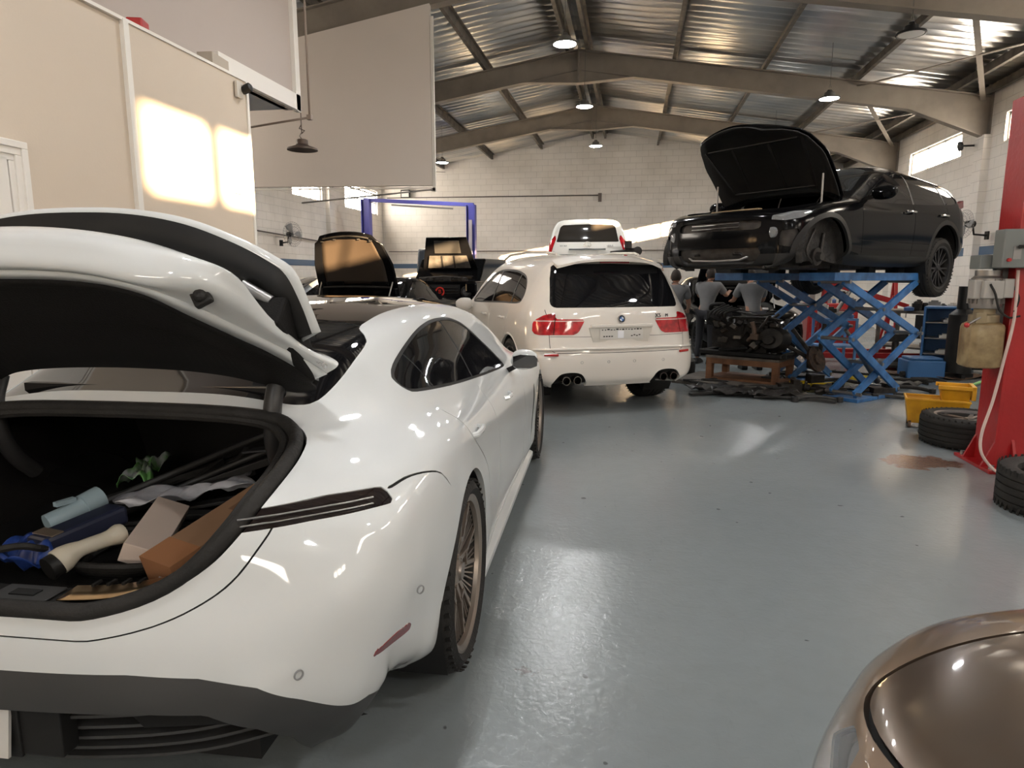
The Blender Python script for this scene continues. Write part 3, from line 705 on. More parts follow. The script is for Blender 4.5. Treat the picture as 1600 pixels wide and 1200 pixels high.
box('plate_print', pt, (.178, -.0048, .008), (.024, .001, .010), pl); box('plate_print', pt, (.138, -.0048, .030), (.018, .001, .018), pl)
MB().box((-.135,-1.055,.395),(.46,.012,.15)).box((.14,-1.03,.39),(.12,.05,.13)).build('plate_frame', blk, TX, .004)
# ---------------- boot: seal, tub, sill
def on_open(scale=1.0, n=4):
    """points on the skin along the boot opening"""
    import mathutils
    v = TG.reshape(-1, 3); v = v[(v[:, 1] < -.1) & (v[:, 0] > -.001)]; kd = mathutils.kdtree.KDTree(len(v)); q2 = bs(v)
    for i, q in enumerate(q2): kd.insert((q[0], q[1], 0), i)
    kd.balance(); out = []
    for q in opc:
        if q[0] < 0: continue
        L = kd.find_n((q[0]*scale, q[1], 0), 4); w = [1/(d+.002) for _, _, d in L]; p = sum(v[i]*w_ for (_, i, _), w_ in zip(L, w))/sum(w)
        out.append(Vector(p))
    return out
half = on_open(.985); half[0].x = 0; half[-1].x = 0
ring = half+[Vector((-p.x, p.y, p.z)) for p in half[1:-1][::-1]]
def sm(ps, it=2):
    for _ in range(it): ps = [(ps[i-1]+ps[i]*2+ps[(i+1) % len(ps)])/4 for i in range(len(ps))]
    return ps
ring = sm(ring, 3); rc = Vector((0, -.7, .85))
def ringtube(off_in, dz, r): return [Vector((p.x*(1-off_in), p.y+(rc.y-p.y)*off_in*.8, p.z+dz)) for p in ring+[ring[0]]]
MB().tube(ringtube(.03, .0, 0), .021, 10).tube(ringtube(.085, -.014, 0), .015, 8).build('boot_seal', rubber, TX)
# boot tub
top = [Vector((p.x*.93, p.y+(rc.y-p.y)*.07, p.z-.02)) for p in ring]; n = len(top)
mid = [Vector((p.x*1.02, p.y+(rc.y-p.y)*.05, max(.62, p.z-.22) if p.y > -.8 else p.z-.07)) for p in top]
bot = [Vector((p.x*1.0, p.y+.10, .615)) for p in top]
for p, q in zip(bot, mid):
    if p.y > -.50: p.y = .42; q.y = .36; q.z = .95; q.x *= 1.15; p.x *= 1.1
mb = MB(); vs = top+mid+bot
fs = [(i+k*n, (i+1) % n+k*n, (i+1) % n+(k+1)*n, i+(k+1)*n) for k in (0, 1) for i in range(n)]
mb.add(vs, fs, True); mb.add(bot, [tuple(range(n))]); mb.build('boot_lining', blk_matt, TX)
# load sill with bright scuff plate and latch recess
SG = []
for dy, dz in ((.055, .012), (.085, .03), (.13, .034), (.175, .03), (.185, .0), (.185, -.09)):
    SG.append(cr([(-.5, -.965+dy, .700+dz), (-.3, -1.025+dy, .645+dz), (0, -1.045+dy, .625+dz), (.3, -1.025+dy, .645+dz), (.5, -.965+dy, .700+dz)], 6))
sill = MB().grid(np.array(SG)).build('load_sill', blk, TX, thick=.01)
SG = []
for dy, dz in ((.085, .042), (.155, .046)):
    SG.append(cr([(.13, -1.04+dy, .629+dz), (.25, -1.032+dy, .637+dz), (.36, -1.013+dy, .655+dz)], 5))
scuff = MB().grid(np.array(SG)).build('scuff_plate', mat('brushed_bronze_plate', (.55, .40, .24), .28, 1), sill, thick=.003)
mb = MB()
for x in (.18, .22, .26, .30): mb.box((x, -.878+.06*(x-.18), .681+(x-.18)*.09), (.008, .03, .006))
mb.build('scuff_notch', blk, scuff)
box('latch', grey_plastic, (.02, -.925, .665), (.16, .085, .006), sill, bevel=.003); box('latch_recess', gap, (.02, -.925, .670), (.07, .03, .004), sill, bevel=.001)
# ---------------- raised boot lid
lid = box('boot_lid', blk, (0, -.36, 1.09), (.9, .03, .03), TX)
def sym(half): H = [list(p) for p in half]; return np.array(H[::-1][:-1] + [[-p[0], p[1], p[2]] for p in H][0:] if False else [[-p[0], p[1], p[2]] for p in H[::-1]][:-1]+H, float)
def curve(half, k=5): return cr(sym(half), k)
lowc = curve([(0,-.50,1.19),(.20,-.50,1.185),(.34,-.49,1.17),(.43,-.46,1.145),(.49,-.43,1.12),(.52,-.41,1.11),(.55,-.40,1.115),(.575,-.395,1.12)])
midc = curve([(0,-.64,1.335),(.20,-.64,1.33),(.33,-.62,1.295),(.42,-.58,1.245),(.48,-.53,1.20),(.52,-.47,1.165),(.55,-.43,1.14),(.57,-.41,1.13)])
upc = curve([(0,-.86,1.448),(.20,-.855,1.442),(.34,-.84,1.415),(.425,-.77,1.355),(.49,-.68,1.295),(.53,-.60,1.25),(.57,-.49,1.185),(.59,-.44,1.15)])
upin = curve([(0,-.80,1.435),(.19,-.795,1.43),(.31,-.77,1.40),(.40,-.71,1.335),(.47,-.63,1.275),(.51,-.56,1.235),(.55,-.47,1.175),(.575,-.43,1.145)])
MB().grid(np.array([lowc, midc, upin, upc])).build('lid_lining', blk_matt, lid, thick=.012)
# white inner flange and rear skin of the lid
fl = curve([(0,-.875,1.468),(.20,-.87,1.460),(.36,-.855,1.428),(.45,-.79,1.38),(.515,-.70,1.32),(.555,-.62,1.275),(.60,-.50,1.21),(.625,-.43,1.165)])
rim_ = curve([(0,-.895,1.478),(.21,-.89,1.468),(.38,-.875,1.437),(.49,-.83,1.42),(.545,-.76,1.375),(.58,-.66,1.31),(.615,-.54,1.24),(.66,-.44,1.185)])
skin1 = curve([(0,-.885,1.515),(.22,-.88,1.503),(.39,-.865,1.475),(.50,-.83,1.455),(.565,-.75,1.40),(.585,-.64,1.325),(.61,-.52,1.25),(.655,-.42,1.20)])
skin2 = curve([(0,-.85,1.558),(.18,-.85,1.55),(.33,-.83,1.53),(.47,-.81,1.497),(.555,-.77,1.448),(.55,-.66,1.345),(.56,-.52,1.26),(.60,-.40,1.22)])
skin3 = curve([(0,-.75,1.54),(.18,-.75,1.53),(.33,-.73,1.50),(.45,-.71,1.45),(.50,-.67,1.40),(.51,-.58,1.32),(.54,-.48,1.24),(.58,-.38,1.20)])
skin4 = curve([(0,-.40,1.20),(.18,-.40,1.195),(.33,-.395,1.18),(.43,-.39,1.17),(.48,-.38,1.16),(.51,-.37,1.15),(.54,-.365,1.14),(.57,-.365,1.13)])
MB().grid(np.array([upc, fl])).build('lid_flange', white_paint, lid, thick=.004)
MB().grid(cr(np.array([fl, rim_, skin1, skin2, skin3, skin4]), 4)).build('lid_skin', white_paint, lid)
MB().grid(np.array([lowc, skin4])).build('lid_hinge_cover', blk, lid)
for s in (1, -1):
    Mx = Matrix.Translation((s*.475, -.812, 1.417)) @ Euler((R(60), R(s*-28), R(s*20))).to_matrix().to_4x4()
    mb = MB().box((0, 0, 0), (.045, .085, .02), M=Mx).lathe([(0, .022), (.014, .022), (.017, .01), (.017, 0)], 14, Mx @ Matrix.Translation((0, -.02, 0))).lathe([(0, .018), (.010, .018), (.012, .008)], 14, Mx @ Matrix.Translation((0, .022, 0)))
    mb.build('lid_buffer', rubber, lid, .006)
text_obj('lid_lettering', 'PORSCHE', .022, steel, lid, (.612, -.490, 1.222), (R(62), R(42), R(12)), .001)
# spoiler raised behind the lid
oa = curve([(0,-.60,1.640),(.17,-.60,1.633),(.33,-.60,1.605),(.47,-.595,1.553),(.565,-.59,1.505),(.615,-.585,1.465),(.645,-.57,1.38),(.665,-.55,1.30)])
ob = curve([(0,-.62,1.625),(.17,-.62,1.618),(.325,-.62,1.59),(.46,-.615,1.540),(.55,-.61,1.493),(.597,-.605,1.455),(.627,-.585,1.375),(.645,-.565,1.295)])
oc = curve([(0,-.585,1.50),(.16,-.585,1.495),(.29,-.585,1.47),(.40,-.58,1.43),(.47,-.575,1.39),(.51,-.57,1.35),(.545,-.555,1.30),(.575,-.54,1.27)])
od = curve([(0,-.52,1.52),(.16,-.52,1.515),(.30,-.52,1.49),(.42,-.52,1.45),(.49,-.52,1.40),(.53,-.52,1.36),(.56,-.52,1.31),(.60,-.52,1.27)])
sp = MB().grid(np.array([ob, oa, od])).build('spoiler', white_paint, lid, thick=.004)
MB().grid(np.array([ob, oc])).build('spoiler_underside', blk, sp, thick=.004)
for s in (1, -1):
    MB().prism([(-.66,1.33),(-.60,1.40),(-.52,1.36),(-.40,1.17),(-.44,1.14),(-.52,1.20)], s*.49, s*.595, 'x').build('spoiler_mechanism', blk_matt, sp, .01)
    MB().tube([(s*.47, -.60, 1.43), (s*.55, -.60, 1.385)], .016, 12).build('spoiler_strut', steel, sp)
    # hinge arm from body to lid
    pts = [(s*.47, -.44, 1.14), (s*.468, -.47, 1.07), (s*.465, -.475, 1.0), (s*.462, -.46, .93), (s*.46, -.42, .86), (s*.46, -.36, .80)]
    mb = MB().tube(cr(pts, 5), .027, 12); mb.build('lid_hinge_arm', mat('hinge_arm_black', (.022, .021, .021), .4), lid)
# roof aerial fin is absent; small cabin interior hints: seats seen through nothing (glass is opaque tint)

# ---------------- loose things in the boot
def car_pt(x, y, z): return TX.matrix_world @ Vector((x, y, z))
bpy.context.view_layer.update()
def boot_obj(o, label, cat):
    """place an object modelled in the car's frame as a thing of its own"""
    o.location = TX.location; o.rotation_euler = TX.rotation_euler; return tag(o, label, cat)
P0, P1 = Vector((.30, -.80, .668)), Vector((.49, -.36, .80))
d = (P1-P0).normalized(); cx = boot_obj(MB().bar(P0, P1, .135, .10).build('cardboard_box', card, None, .003), 'long brown cardboard box leaning along the right side of the boot', 'box')
tape = mat('packing_tape', (.42, .20, .10), .2, 0, .5)
MB().bar(P0-d*.0015, P0+d*.09, .137, .102).build('tape', tape, cx)
box('paper_label', mat('paper_label', (.52, .42, .36), .7), P0-d*.003+Vector((.030, -.013, .0)), (.075, .002, .06), cx, (R(-17), 0, -.42))
MB().bar(P0+d*.25+Vector((0,-.016,.0495)), P0+d*.36+Vector((0,-.016,.0495)), .05, .0012).build('printed_mark', mat('print_brown', (.17, .09, .05), .8), cx)
boot_obj(MB().prism([(-.05,.0),(.05,0),(.05,.06),(-.05,.06)], 0, .30, 'x', Matrix.Translation((.150, -.70, .645)) @ Euler((R(24), R(-7), R(108))).to_matrix().to_4x4()).build('small_carton', mat('cream_carton', (.62, .50, .42), .7), None, .002), 'small cream white carton leaning on the long cardboard box', 'box')
def cloth(name, cx_, cy, z, w, h, rz, m, label, cat, seed, amp=.02):
    rnd = random.Random(seed); n, k = 26, 14; G_ = np.zeros((n, k, 3)); ph = [rnd.uniform(0, 6) for _ in range(6)]
    for i in range(n):
        for j in range(k):
            u, v = i/(n-1)-.5, j/(k-1)-.5
            zz = amp*(abs(math.sin(5*u+3*v+ph[0]))+.5*abs(math.sin(9*u-7*v+ph[1]))+.5*abs(math.sin(6*v+4*u+ph[2])))
            x = u*w*(1+.1*math.sin(v*9+ph[3])); y = v*h*(.8+.35*math.sin(u*7+ph[4])); c_, s_ = math.cos(rz), math.sin(rz)
            G_[i, j] = (cx_+x*c_-y*s_, cy+x*s_+y*c_, z+zz)
    return boot_obj(MB().grid(G_).build(name, m, None, thick=.002), label, cat)
cloth('plastic_bag', .02, -.24, .675, .42, .15, .75, mat('white_printed_plastic', (.50, .50, .53), .35, noise=(9, .25, (.22, .22, .25))), 'crumpled white printed plastic bag lying across the dark boot mat', 'bag', 3, .03)
cloth('plastic_bag', -.33, .0, .66, .30, .11, 1.95, mat('green_white_plastic', (.14, .34, .10), .35, noise=(16, .2, (.45, .47, .48))), 'crumpled green and white plastic bag at the back of the boot', 'bag', 5, .04)
mb = MB()
mb.bar((-.32,-.26,.66),(.05,.20,.74),.035,.02).bar((-.22,-.30,.64),(.10,.05,.70),.05,.02).bar((-.10,-.10,.66),(.22,.10,.76),.03,.03).bar((-.26,-.14,.66),(.14,.26,.76),.04,.02)
mb.bar((-.06,-.06,.68),(-.03,.06,.72),.02,.06).bar((.04,.0,.70),(.06,.1,.76),.02,.06).tube(cr([(-.3,-.25,.66),(-.1,-.05,.74),(.1,.12,.82),(.26,.16,.86)],4),.014,6).tube(cr([(-.2,-.2,.64),(.05,-.02,.74),(.25,.02,.82)],4),.012,6).bar((-.05,-.2,.63),(.35,-.16,.70),.06,.012).bar((-.1,-.28,.63),(.3,-.3,.66),.05,.02)
boot_obj(mb.build('black_trim_pieces', mat('scuffed_black_trim', (.03, .029, .028), .45), None, .003), 'black plastic car trim lengths lying at the back of the boot', 'car trim')
boot_obj(MB().bar((.12,-.02,.80),(.36,-.06,.84),.07,.008).build('trim_strip', mat('dark_grey_strip', (.07, .07, .075), .35), None, .002), 'dark grey flat strip on top of the black trim in the boot', 'car trim')
cloth('blue_bag', -.20, -.76, .64, .22, .17, .6, mat('blue_vinyl', (.02, .05, .22), .3, 0, .4), 'shiny blue vinyl bag at the left of the boot', 'bag', 9, .04)
mb = MB().tube(cr([(-.24,-.57,.70),(-.21,-.51,.715),(-.19,-.46,.73)],3),.03,14).tube([(-.195,-.475,.725),(-.175,-.42,.74)],.038,16)
mb.box((-.215,-.52,.755),(.02,.06,.014),(0,0,-.3)); boot_obj(mb.build('charging_plug', mat('pale_blue_plug', (.32, .42, .47), .5), None), 'pale grey blue industrial plug beside the blue bag in the boot', 'plug')
cbx = boot_obj(MB().bar((-.14,-.72,.69),(-.07,-.47,.71),.085,.06).build('charger_box', mat('navy_plastic', (.022, .026, .05), .35, 0, .3), None, .012), 'dark navy charger unit with a metal label lying in the boot', 'charger')
MB().bar((-.135,-.70,.722),(-.127,-.665,.725),.08,.004).build('metal_label', mat('metal_label', (.5, .4, .3), .3, .8), cbx)
iv = mat('ivory_plastic', (.56, .51, .41), .5)
g_ = boot_obj(MB().tube(cr([(.0,-.80,.69),(.015,-.765,.705),(.03,-.735,.71),(.05,-.67,.71),(.06,-.63,.712)],4),.020,16,rs=[.036,.036,.035,.032,.029,.026,.024,.022,.022,.022,.022,.022,.023,.026,.029,.030,.027]).build('charging_connector', iv, None), 'ivory charging connector with a black round socket near the boot sill', 'connector')
MB().tube([(-.008,-.825,.682),(.001,-.800,.689)], .033, 18).build('socket', blk, g_)
mb = MB()
for k in range(4):
    pts = [(.08+(.16+.02*k)*math.cos(t)*(.9), -.60+(.14+.012*k)*math.sin(t), .625+.014*k+.006*math.sin(3*t)) for t in np.linspace(0, 2*PI, 28)]
    mb.tube(pts, .010, 6)
mb.tube(cr([(-.22,-.86,.72),(-.12,-.80,.73),(-.09,-.76,.71),(-.1,-.72,.69)],4),.010,6)
boot_obj(mb.build('charging_cable', rubber, None), 'coiled black charging cable on the boot floor', 'cable')
# ------------------------------------------------------------------ white SUV seen from behind
def make_shell(net, ku=7, kv=7): return Shell(smooth_grid(fullnet(net), ku, kv))
def gate(fn, cond): return lambda p: np.where(cond(p), fn(p), 1.0)
def seam3(shl, pts, proj, cond, w=.003, reg=4, where={0}, horiz=None):
    """thin shut line: pts in the 2D projection proj(p)"""
    c = cr(pts, 5)
    def fs(p):
        q = proj(p); d = np.full(len(q), 9.)
        for a, b_ in zip(c[:-1], c[1:]):
            e = b_-a; ww = q-a; t = np.clip(ww@e/(e@e+1e-12), 0, 1); d = np.minimum(d, np.sqrt(((ww-t[:, None]*e)**2).sum(1)))
        return np.where(cond(p), d, 9.)
    vert = abs(c[-1][1]-c[0][1]) > abs(c[-1][0]-c[0][0]) if horiz is None else not horiz
    i, j = (1, 0) if vert else (0, 1); o = np.argsort(c[:, i])
    g_ = lambda p: np.where(fs(p) < .06, proj(p)[:, j]-np.interp(proj(p)[:, i], c[o, i], c[o, j]), .2)
    shl.cut(g_, None, where); shl.cut(lambda p: fs(p)-w, reg, where)
yz = lambda p: p[:, 1:]
axz = lambda p: np.stack([np.abs(p[:, 0]), p[:, 2]], 1)
B5 = empty('suv_car', (-.53, 7.95, 0), .475, 'white SUV with red tail lamps parked beyond the open-boot sedan', 'car')
net5 = [
 [(.66,-.50,.27),(.74,-.62,.28),(.76,-.70,.29),(.76,-.76,.30),(.75,-.80,.30),(.70,-.84,.31),(.60,-.86,.31),(.44,-.87,.31),(.22,-.88,.31),(0,-.88,.31)],
 [(.80,-.50,.30),(.89,-.60,.34),(.91,-.70,.37),(.905,-.78,.39),(.88,-.84,.40),(.81,-.89,.40),(.68,-.915,.40),(.48,-.93,.40),(.24,-.935,.40),(0,-.94,.40)],
 [(.81,-.46,.31),(.93,-.54,.40),(.955,-.64,.50),(.955,-.73,.56),(.925,-.82,.59),(.85,-.885,.60),(.70,-.925,.60),(.50,-.945,.60),(.25,-.955,.60),(0,-.96,.60)],
 [(.815,-.44,.31),(.935,-.50,.42),(.96,-.59,.56),(.96,-.68,.69),(.93,-.77,.725),(.855,-.84,.73),(.70,-.895,.735),(.50,-.92,.735),(.25,-.93,.735),(0,-.935,.735)],
 [(.82,-.40,.31),(.94,-.46,.43),(.962,-.54,.61),(.962,-.63,.82),(.925,-.72,.92),(.85,-.80,.93),(.70,-.865,.93),(.5,-.90,.93),(.25,-.915,.93),(0,-.92,.93)],
 [(.82,-.36,.31),(.942,-.42,.45),(.964,-.48,.64),(.962,-.55,.88),(.915,-.64,1.07),(.825,-.735,1.11),(.69,-.82,1.115),(.49,-.86,1.12),(.25,-.88,1.12),(0,-.885,1.12)],
 [(.82,-.30,.31),(.943,-.36,.46),(.965,-.40,.67),(.96,-.45,.93),(.895,-.52,1.16),(.79,-.60,1.32),(.68,-.68,1.36),(.47,-.73,1.37),(.24,-.75,1.37),(0,-.755,1.37)],
 [(.82,-.22,.31),(.944,-.27,.46),(.966,-.31,.67),(.96,-.35,.94),(.895,-.40,1.19),(.77,-.46,1.42),(.655,-.53,1.56),(.46,-.58,1.59),(.24,-.60,1.60),(0,-.605,1.605)],
 [(.82,-.12,.31),(.945,-.16,.45),(.967,-.2,.67),(.96,-.23,.95),(.895,-.26,1.19),(.775,-.3,1.44),(.66,-.36,1.60),(.47,-.42,1.66),(.25,-.45,1.675),(0,-.46,1.68)],
 row(.2, [(.82,.30),(.945,.42),(.962,.65),(.958,.94),(.90,1.17),(.785,1.45),(.665,1.62),(.47,1.69),(.25,1.715),(0,1.72)]),
 row(.8, [(.82,.29),(.935,.38),(.955,.62),(.952,.92),(.905,1.15),(.79,1.45),(.67,1.62),(.47,1.70),(.25,1.725),(0,1.73)]),
 row(1.35, [(.82,.29),(.935,.38),(.955,.62),(.952,.91),(.905,1.13),(.795,1.42),(.68,1.59),(.48,1.67),(.25,1.695),(0,1.70)]),
 row(1.85, [(.82,.30),(.94,.40),(.957,.63),(.952,.90),(.905,1.10),(.82,1.30),(.71,1.42),(.5,1.47),(.26,1.49),(0,1.50)]),
 row(2.25, [(.82,.32),(.95,.44),(.962,.65),(.955,.89),(.91,1.07),(.84,1.12),(.73,1.17),(.5,1.20),(.26,1.215),(0,1.22)]),
 row(2.8, [(.82,.33),(.955,.45),(.967,.65),(.958,.87),(.90,1.02),(.80,1.06),(.66,1.075),(.45,1.09),(.24,1.095),(0,1.10)]),
 row(3.4, [(.80,.33),(.91,.42),(.93,.62),(.92,.82),(.85,.93),(.75,.96),(.62,.98),(.43,.99),(.22,1.0),(0,1.0)]),
 row(3.65, [(.7,.35),(.78,.42),(.8,.55),(.79,.7),(.74,.8),(.66,.83),(.55,.85),(.4,.86),(.2,.87),(0,.87)], [0,0,0,0,.02,.05,.08,.11,.13,.14]),
 row(3.68, [(.6,.3),(.68,.33),(.7,.38),(.69,.42),(.65,.45),(.58,.46),(.5,.46),(.36,.46),(.18,.46),(0,.46)], [0,0,0,0,.02,.05,.08,.11,.13,.14]),
]
sh = make_shell(net5, 8, 7)
sh.cut(arch_fn(0, .38, .425, .6), 6); sh.cut(arch_fn(2.93, .38, .42, .6), 6)
# exhaust cut-outs
f_ex = gate(lambda p: sdpoly(axz(p), closed_curve([(.40,.30),(.41,.40),(.47,.455),(.60,.465),(.70,.43),(.74,.30)], 4)), lambda p: p[:, 1] < -.7)
sh.cut(f_ex, 9, {0})
# rear screen and its black sides
f_rs = gate(lambda p: sdpoly(axz(p), [(-.2,1.135),(.70,1.135),(.735,1.15),(.745,1.19),(.695,1.44),(.655,1.56),(.62,1.585),(-.2,1.60)]), lambda p: p[:, 1] < -.4)
sh.cut(f_rs, 1, {0})
f_sw5 = gate(lambda p: sdpoly(yz(p), closed_curve([(-.28,1.22),(-.25,1.34),(-.05,1.47),(.4,1.535),(.9,1.545),(1.25,1.51),(1.6,1.36),(1.93,1.17),(1.90,1.115),(1.4,1.12),(.5,1.145),(-.15,1.16)], 5)), lambda p: (np.abs(p[:, 0]) > .6) & (p[:, 2] > 1.0))
sh.cut(f_sw5, 8, {0}); sh.cut(lambda p: f_sw5(p)+.02, 2, {8})
sh.line(gate(lambda p: p[:, 1]-.12, lambda p: np.abs(p[:, 0]) > .5), .016, 8, {2}); sh.line(gate(lambda p: p[:, 1]-.93, lambda p: np.abs(p[:, 0]) > .5), .02, 8, {2})
# windscreen
f_ws = gate(lambda p: sdpoly(p[:, :2], [(-.62,1.52),(-.70,2.1),(-.55,2.2),(.55,2.2),(.70,2.1),(.62,1.52),(.4,1.46),(-.4,1.46)]), lambda p: p[:, 2] > 1.1)
sh.cut(f_ws, 1, {0})
uz = lambda p: np.stack([np.abs(p[:, 0])+p[:, 1]+.9, p[:, 2]], 1)
lampc = lambda p: (p[:, 1] < -.35) & (np.abs(p[:, 0]) > .3) & (p[:, 2] > .7)
f_tl = gate(lambda p: sdpoly(uz(p), [(.41,1.0),(.415,1.015),(.77,1.02),(.775,1.08),(.84,1.075),(.95,1.055),(1.05,1.015),(1.10,.985),(1.10,.90),(1.05,.865),(.97,.855),(.52,.858),(.47,.88)]), lampc)
sh.cut(f_tl, 3, {0})
sh.line(gate(lambda p: uz(p)[:, 0]-.772, lampc), .005, 4, {3})
sh.cut(gate(lambda p: np.abs(p[:, 2]-1.0)-.007, lampc), 10, {3})
# tailgate shut line, bumper line, doors, fuel flap
seam3(sh, [(.80,1.12),(.785,1.0),(.78,.75),(.77,.70),(.72,.672)], axz, lambda p: (p[:, 1] < -.5) & (np.abs(p[:, 0]) > .6), .003)
seam3(sh, [(0,.665),(.4,.666),(.72,.670)], axz, lambda p: (p[:, 1] < -.7), .003)
seam3(sh, [(0,.835),(.45,.835),(.775,.84)], axz, lambda p: (p[:, 1] < -.7) & (np.abs(p[:, 0]) < .8), .002)
for q in ([(.93,.40),(.93,.8),(.93,1.12)], [(.42,.42),(.36,.62),(.20,.82),(.12,1.0),(.12,1.14)], [(1.98,.42),(1.98,.9),(1.97,1.08)]):
    seam3(sh, q, yz, lambda p: np.abs(p[:, 0]) > .8, .003)
seam3(sh, [(-.36,.72),(-.36,.96),(-.16,.98),(-.12,.76),(-.34,.72)], yz, lambda p: p[:, 0] < -.8, .002, horiz=True)
sh.part({0}, 'body', x5_paint, B5, rim=.03); sh.part({1}, 'rear_screen', glass, B5, inset=.003); sh.part({2}, 'side_glass', glass, B5, inset=.006); sh.part({8}, 'window_surround', blk, B5, inset=.003)
sh.part({3}, 'tail_lamp', red_lens, B5, rim=.01, inset=-.004); sh.part({10}, 'lamp_light_band', mat('lamp_white_band', (.7, .45, .42), .1, 0, 1), B5, inset=-.005); sh.part({4}, 'shut_line', gap, B5, inset=.004); sh.part({9}, 'exhaust_recess', gap, B5, inset=.05)
sh.bm.free()
wheel_well(B5, 0, .38, .43, .58, .93); wheel_well(B5, 2.93, .38, .425, .58, .93); box('underbody', blk, (0, 1.4, .42), (1.3, 4.2, .2), B5)
for x, y, s in ((.80, 0, 1), (-.80, 0, -1), (.81, 2.93, 1), (-.81, 2.93, -1)): wheel(B5, (x, y, .385), .385, .315, .27, s, 'five', dk_alloy)
# flares, spoiler, exhausts, badges, plate, mirrors, handles, rails
for y0 in (0, 2.93):
    for s in (1, -1):
        mb = MB(); mb.tube([(s*(.962-.004*abs(math.cos(a))), y0+.432*math.cos(a), .38+.432*math.sin(a)) for a in np.linspace(R(-8), R(188), 30)], .014, 8); mb.build('arch_flare', x5_paint, B5)
rows = [cr([(-.60,-.42,1.635),(-.35,-.50,1.675),(0,-.53,1.69),(.35,-.50,1.675),(.60,-.42,1.635)], 5), cr([(-.63,-.56,1.60),(-.36,-.66,1.645),(0,-.69,1.66),(.36,-.66,1.645),(.63,-.56,1.60)], 5), cr([(-.62,-.64,1.565),(-.36,-.745,1.625),(0,-.77,1.64),(.36,-.745,1.625),(.62,-.64,1.565)], 5)]
G_ = np.array(rows); G2 = G_[::-1].copy(); G2[:, :, 2] -= .025; G2[0, :, 1] += .004
MB().grid(np.concatenate([G_, G2])).build('roof_spoiler', x5_paint, B5)
box('brake_light', dred_lens, (0, -.725, 1.605), (.34, .02, .02), B5)
for s in (1, -1):
    mb = MB()
    for dx in (-.062, .062): mb.lathe([(.038, 0), (.046, 0), (.046, .12), (.04, .12), (.04, .02)], 20, Matrix.Translation((s*.565+dx, -.965, .385)) @ Matrix.Rotation(-PI/2, 4, 'X'), close=True)
    mb.build('exhaust_tips', mat('sooty_chrome', (.22, .20, .18), .25, 1), B5)
    MB().tube([(s*.80,-.895,.50),(s*.885,-.835,.505),(s*.925,-.75,.47),(s*.93,-.71,.40)], .010, 6).build('bumper_slit', gap, B5)
    box('bumper_reflector', mat('bumper_reflector_red', (.45, .02, .015), .2, 0, .6), (s*.775, -.905, .655), (.15, .02, .026), B5, (0, 0, s*.42), .004)
    MB().tube([(s*.50,-.30,1.70),(s*.56,-.1,1.725),(s*.575,.5,1.745),(s*.58,1.2,1.73),(s*.57,1.45,1.685)], .016, 8).build('roof_rail', x5_paint, B5)
    mb = MB()
    mb.grid(cr(np.array([[(s*(.93+dx), 1.93+ry*math.cos(t), 1.08+rz*math.sin(t)) for t in np.linspace(0, 2*PI, 15)] for dx, ry, rz in ((0, .02, .02), (.03, .07, .08), (.15, .065, .085), (.22, .03, .04), (.225, .005, .01))]), 3)); mb.bar((s*.88, 1.95, 1.04), (s*.98, 1.93, 1.06), .08, .03)
    mm = mb.build('door_mirror', x5_paint, B5)
    for y in (.30, 1.12): MB().tube([(s*.955, y-.09, .985), (s*.985, y-.06, .987), (s*.985, y+.06, .987), (s*.955, y+.09, .985)], .014, 8).build('door_handle', x5_paint, B5)
    for y in (.18, .62): pass
bx = lambda x, z, y: (x, y, z)
MB().tube(cr([(-.93,-.775,.70),(-.855,-.862,.705),(-.70,-.918,.71),(-.35,-.95,.712),(0,-.957,.712),(.35,-.95,.712),(.70,-.918,.71),(.855,-.862,.705),(.93,-.775,.70)],4), .014, 8).build('bumper_ledge', x5_paint, B5)
rd = MB().lathe([(0,.006),(.036,.006),(.041,.0)], 24, Matrix.Translation((0,-.925,1.015)) @ Matrix.Rotation(PI/2-.12, 4, 'X')).build('round_badge', mat('badge_black', (.015,.015,.02), .2), B5)
mb = MB(); MM = Matrix.Translation((0,-.9345,1.016)) @ Matrix.Rotation(PI/2-.12, 4, 'X')
for q0 in (0, PI): mb.lathe([(0,0),(.024,0)], 8, MM, a0=q0, a1=q0+PI/2)
mb.build('badge_white_quarters', mat('badge_white', (.7,.75,.8), .3), rd)
mb = MB()
for q0 in (PI/2, 3*PI/2): mb.lathe([(0,0),(.024,0)], 8, MM, a0=q0, a1=q0+PI/2)
mb.build('badge_blue_quarters', mat('badge_blue', (.05,.15,.4), .3), rd)
MB().lathe([(.037,.008),(.041,.008)], 24, Matrix.Translation((0,-.927,1.015)) @ Matrix.Rotation(PI/2-.12, 4, 'X')).build('badge_ring', chrome, rd)
text_obj('model_lettering', 'X5', .062, mat('dark_lettering', (.05,.05,.055), .3, .7), B5, (.43, -.926, 1.045), (PI/2-.1, 0, .14), .004)
text_obj('model_lettering', 'M', .048, mat('dark_lettering'), B5, (.54, -.914, 1.045), (PI/2-.1, 0, .20), .004)
MB().bar((-.36,-.945,.945),(.36,-.945,.945),.02,.03).build('tailgate_handle_strip', x5_paint, B5, .006)
pb = MB().prism([(-.37,.93),(.37,.93),(.32,.775),(-.32,.775)], -.928, -.912, 'y').build('plate_recess', mat('plate_recess_paint', (.60,.57,.51), .35, 0, .8), B5, .006)
pp = box('plate_panel', mat('old_plate_sheet', (.62,.60,.56), .4), (-.0,-.934,.865), (.50,.006,.115), B5)
mb = MB(); rnd = random.Random(4)
for k in range(14): mb.box((-.22+.034*k, -.938, .905+rnd.uniform(-.004,.004)), (rnd.uniform(.012,.03), .002, rnd.uniform(.006,.016)))
for k in range(4): mb.box((-.20+.03*k, -.938, .835), (.02, .002, .012)); mb.box((.12+.03*k, -.938, .838+.008*(k % 2)), (.02, .002, .010))
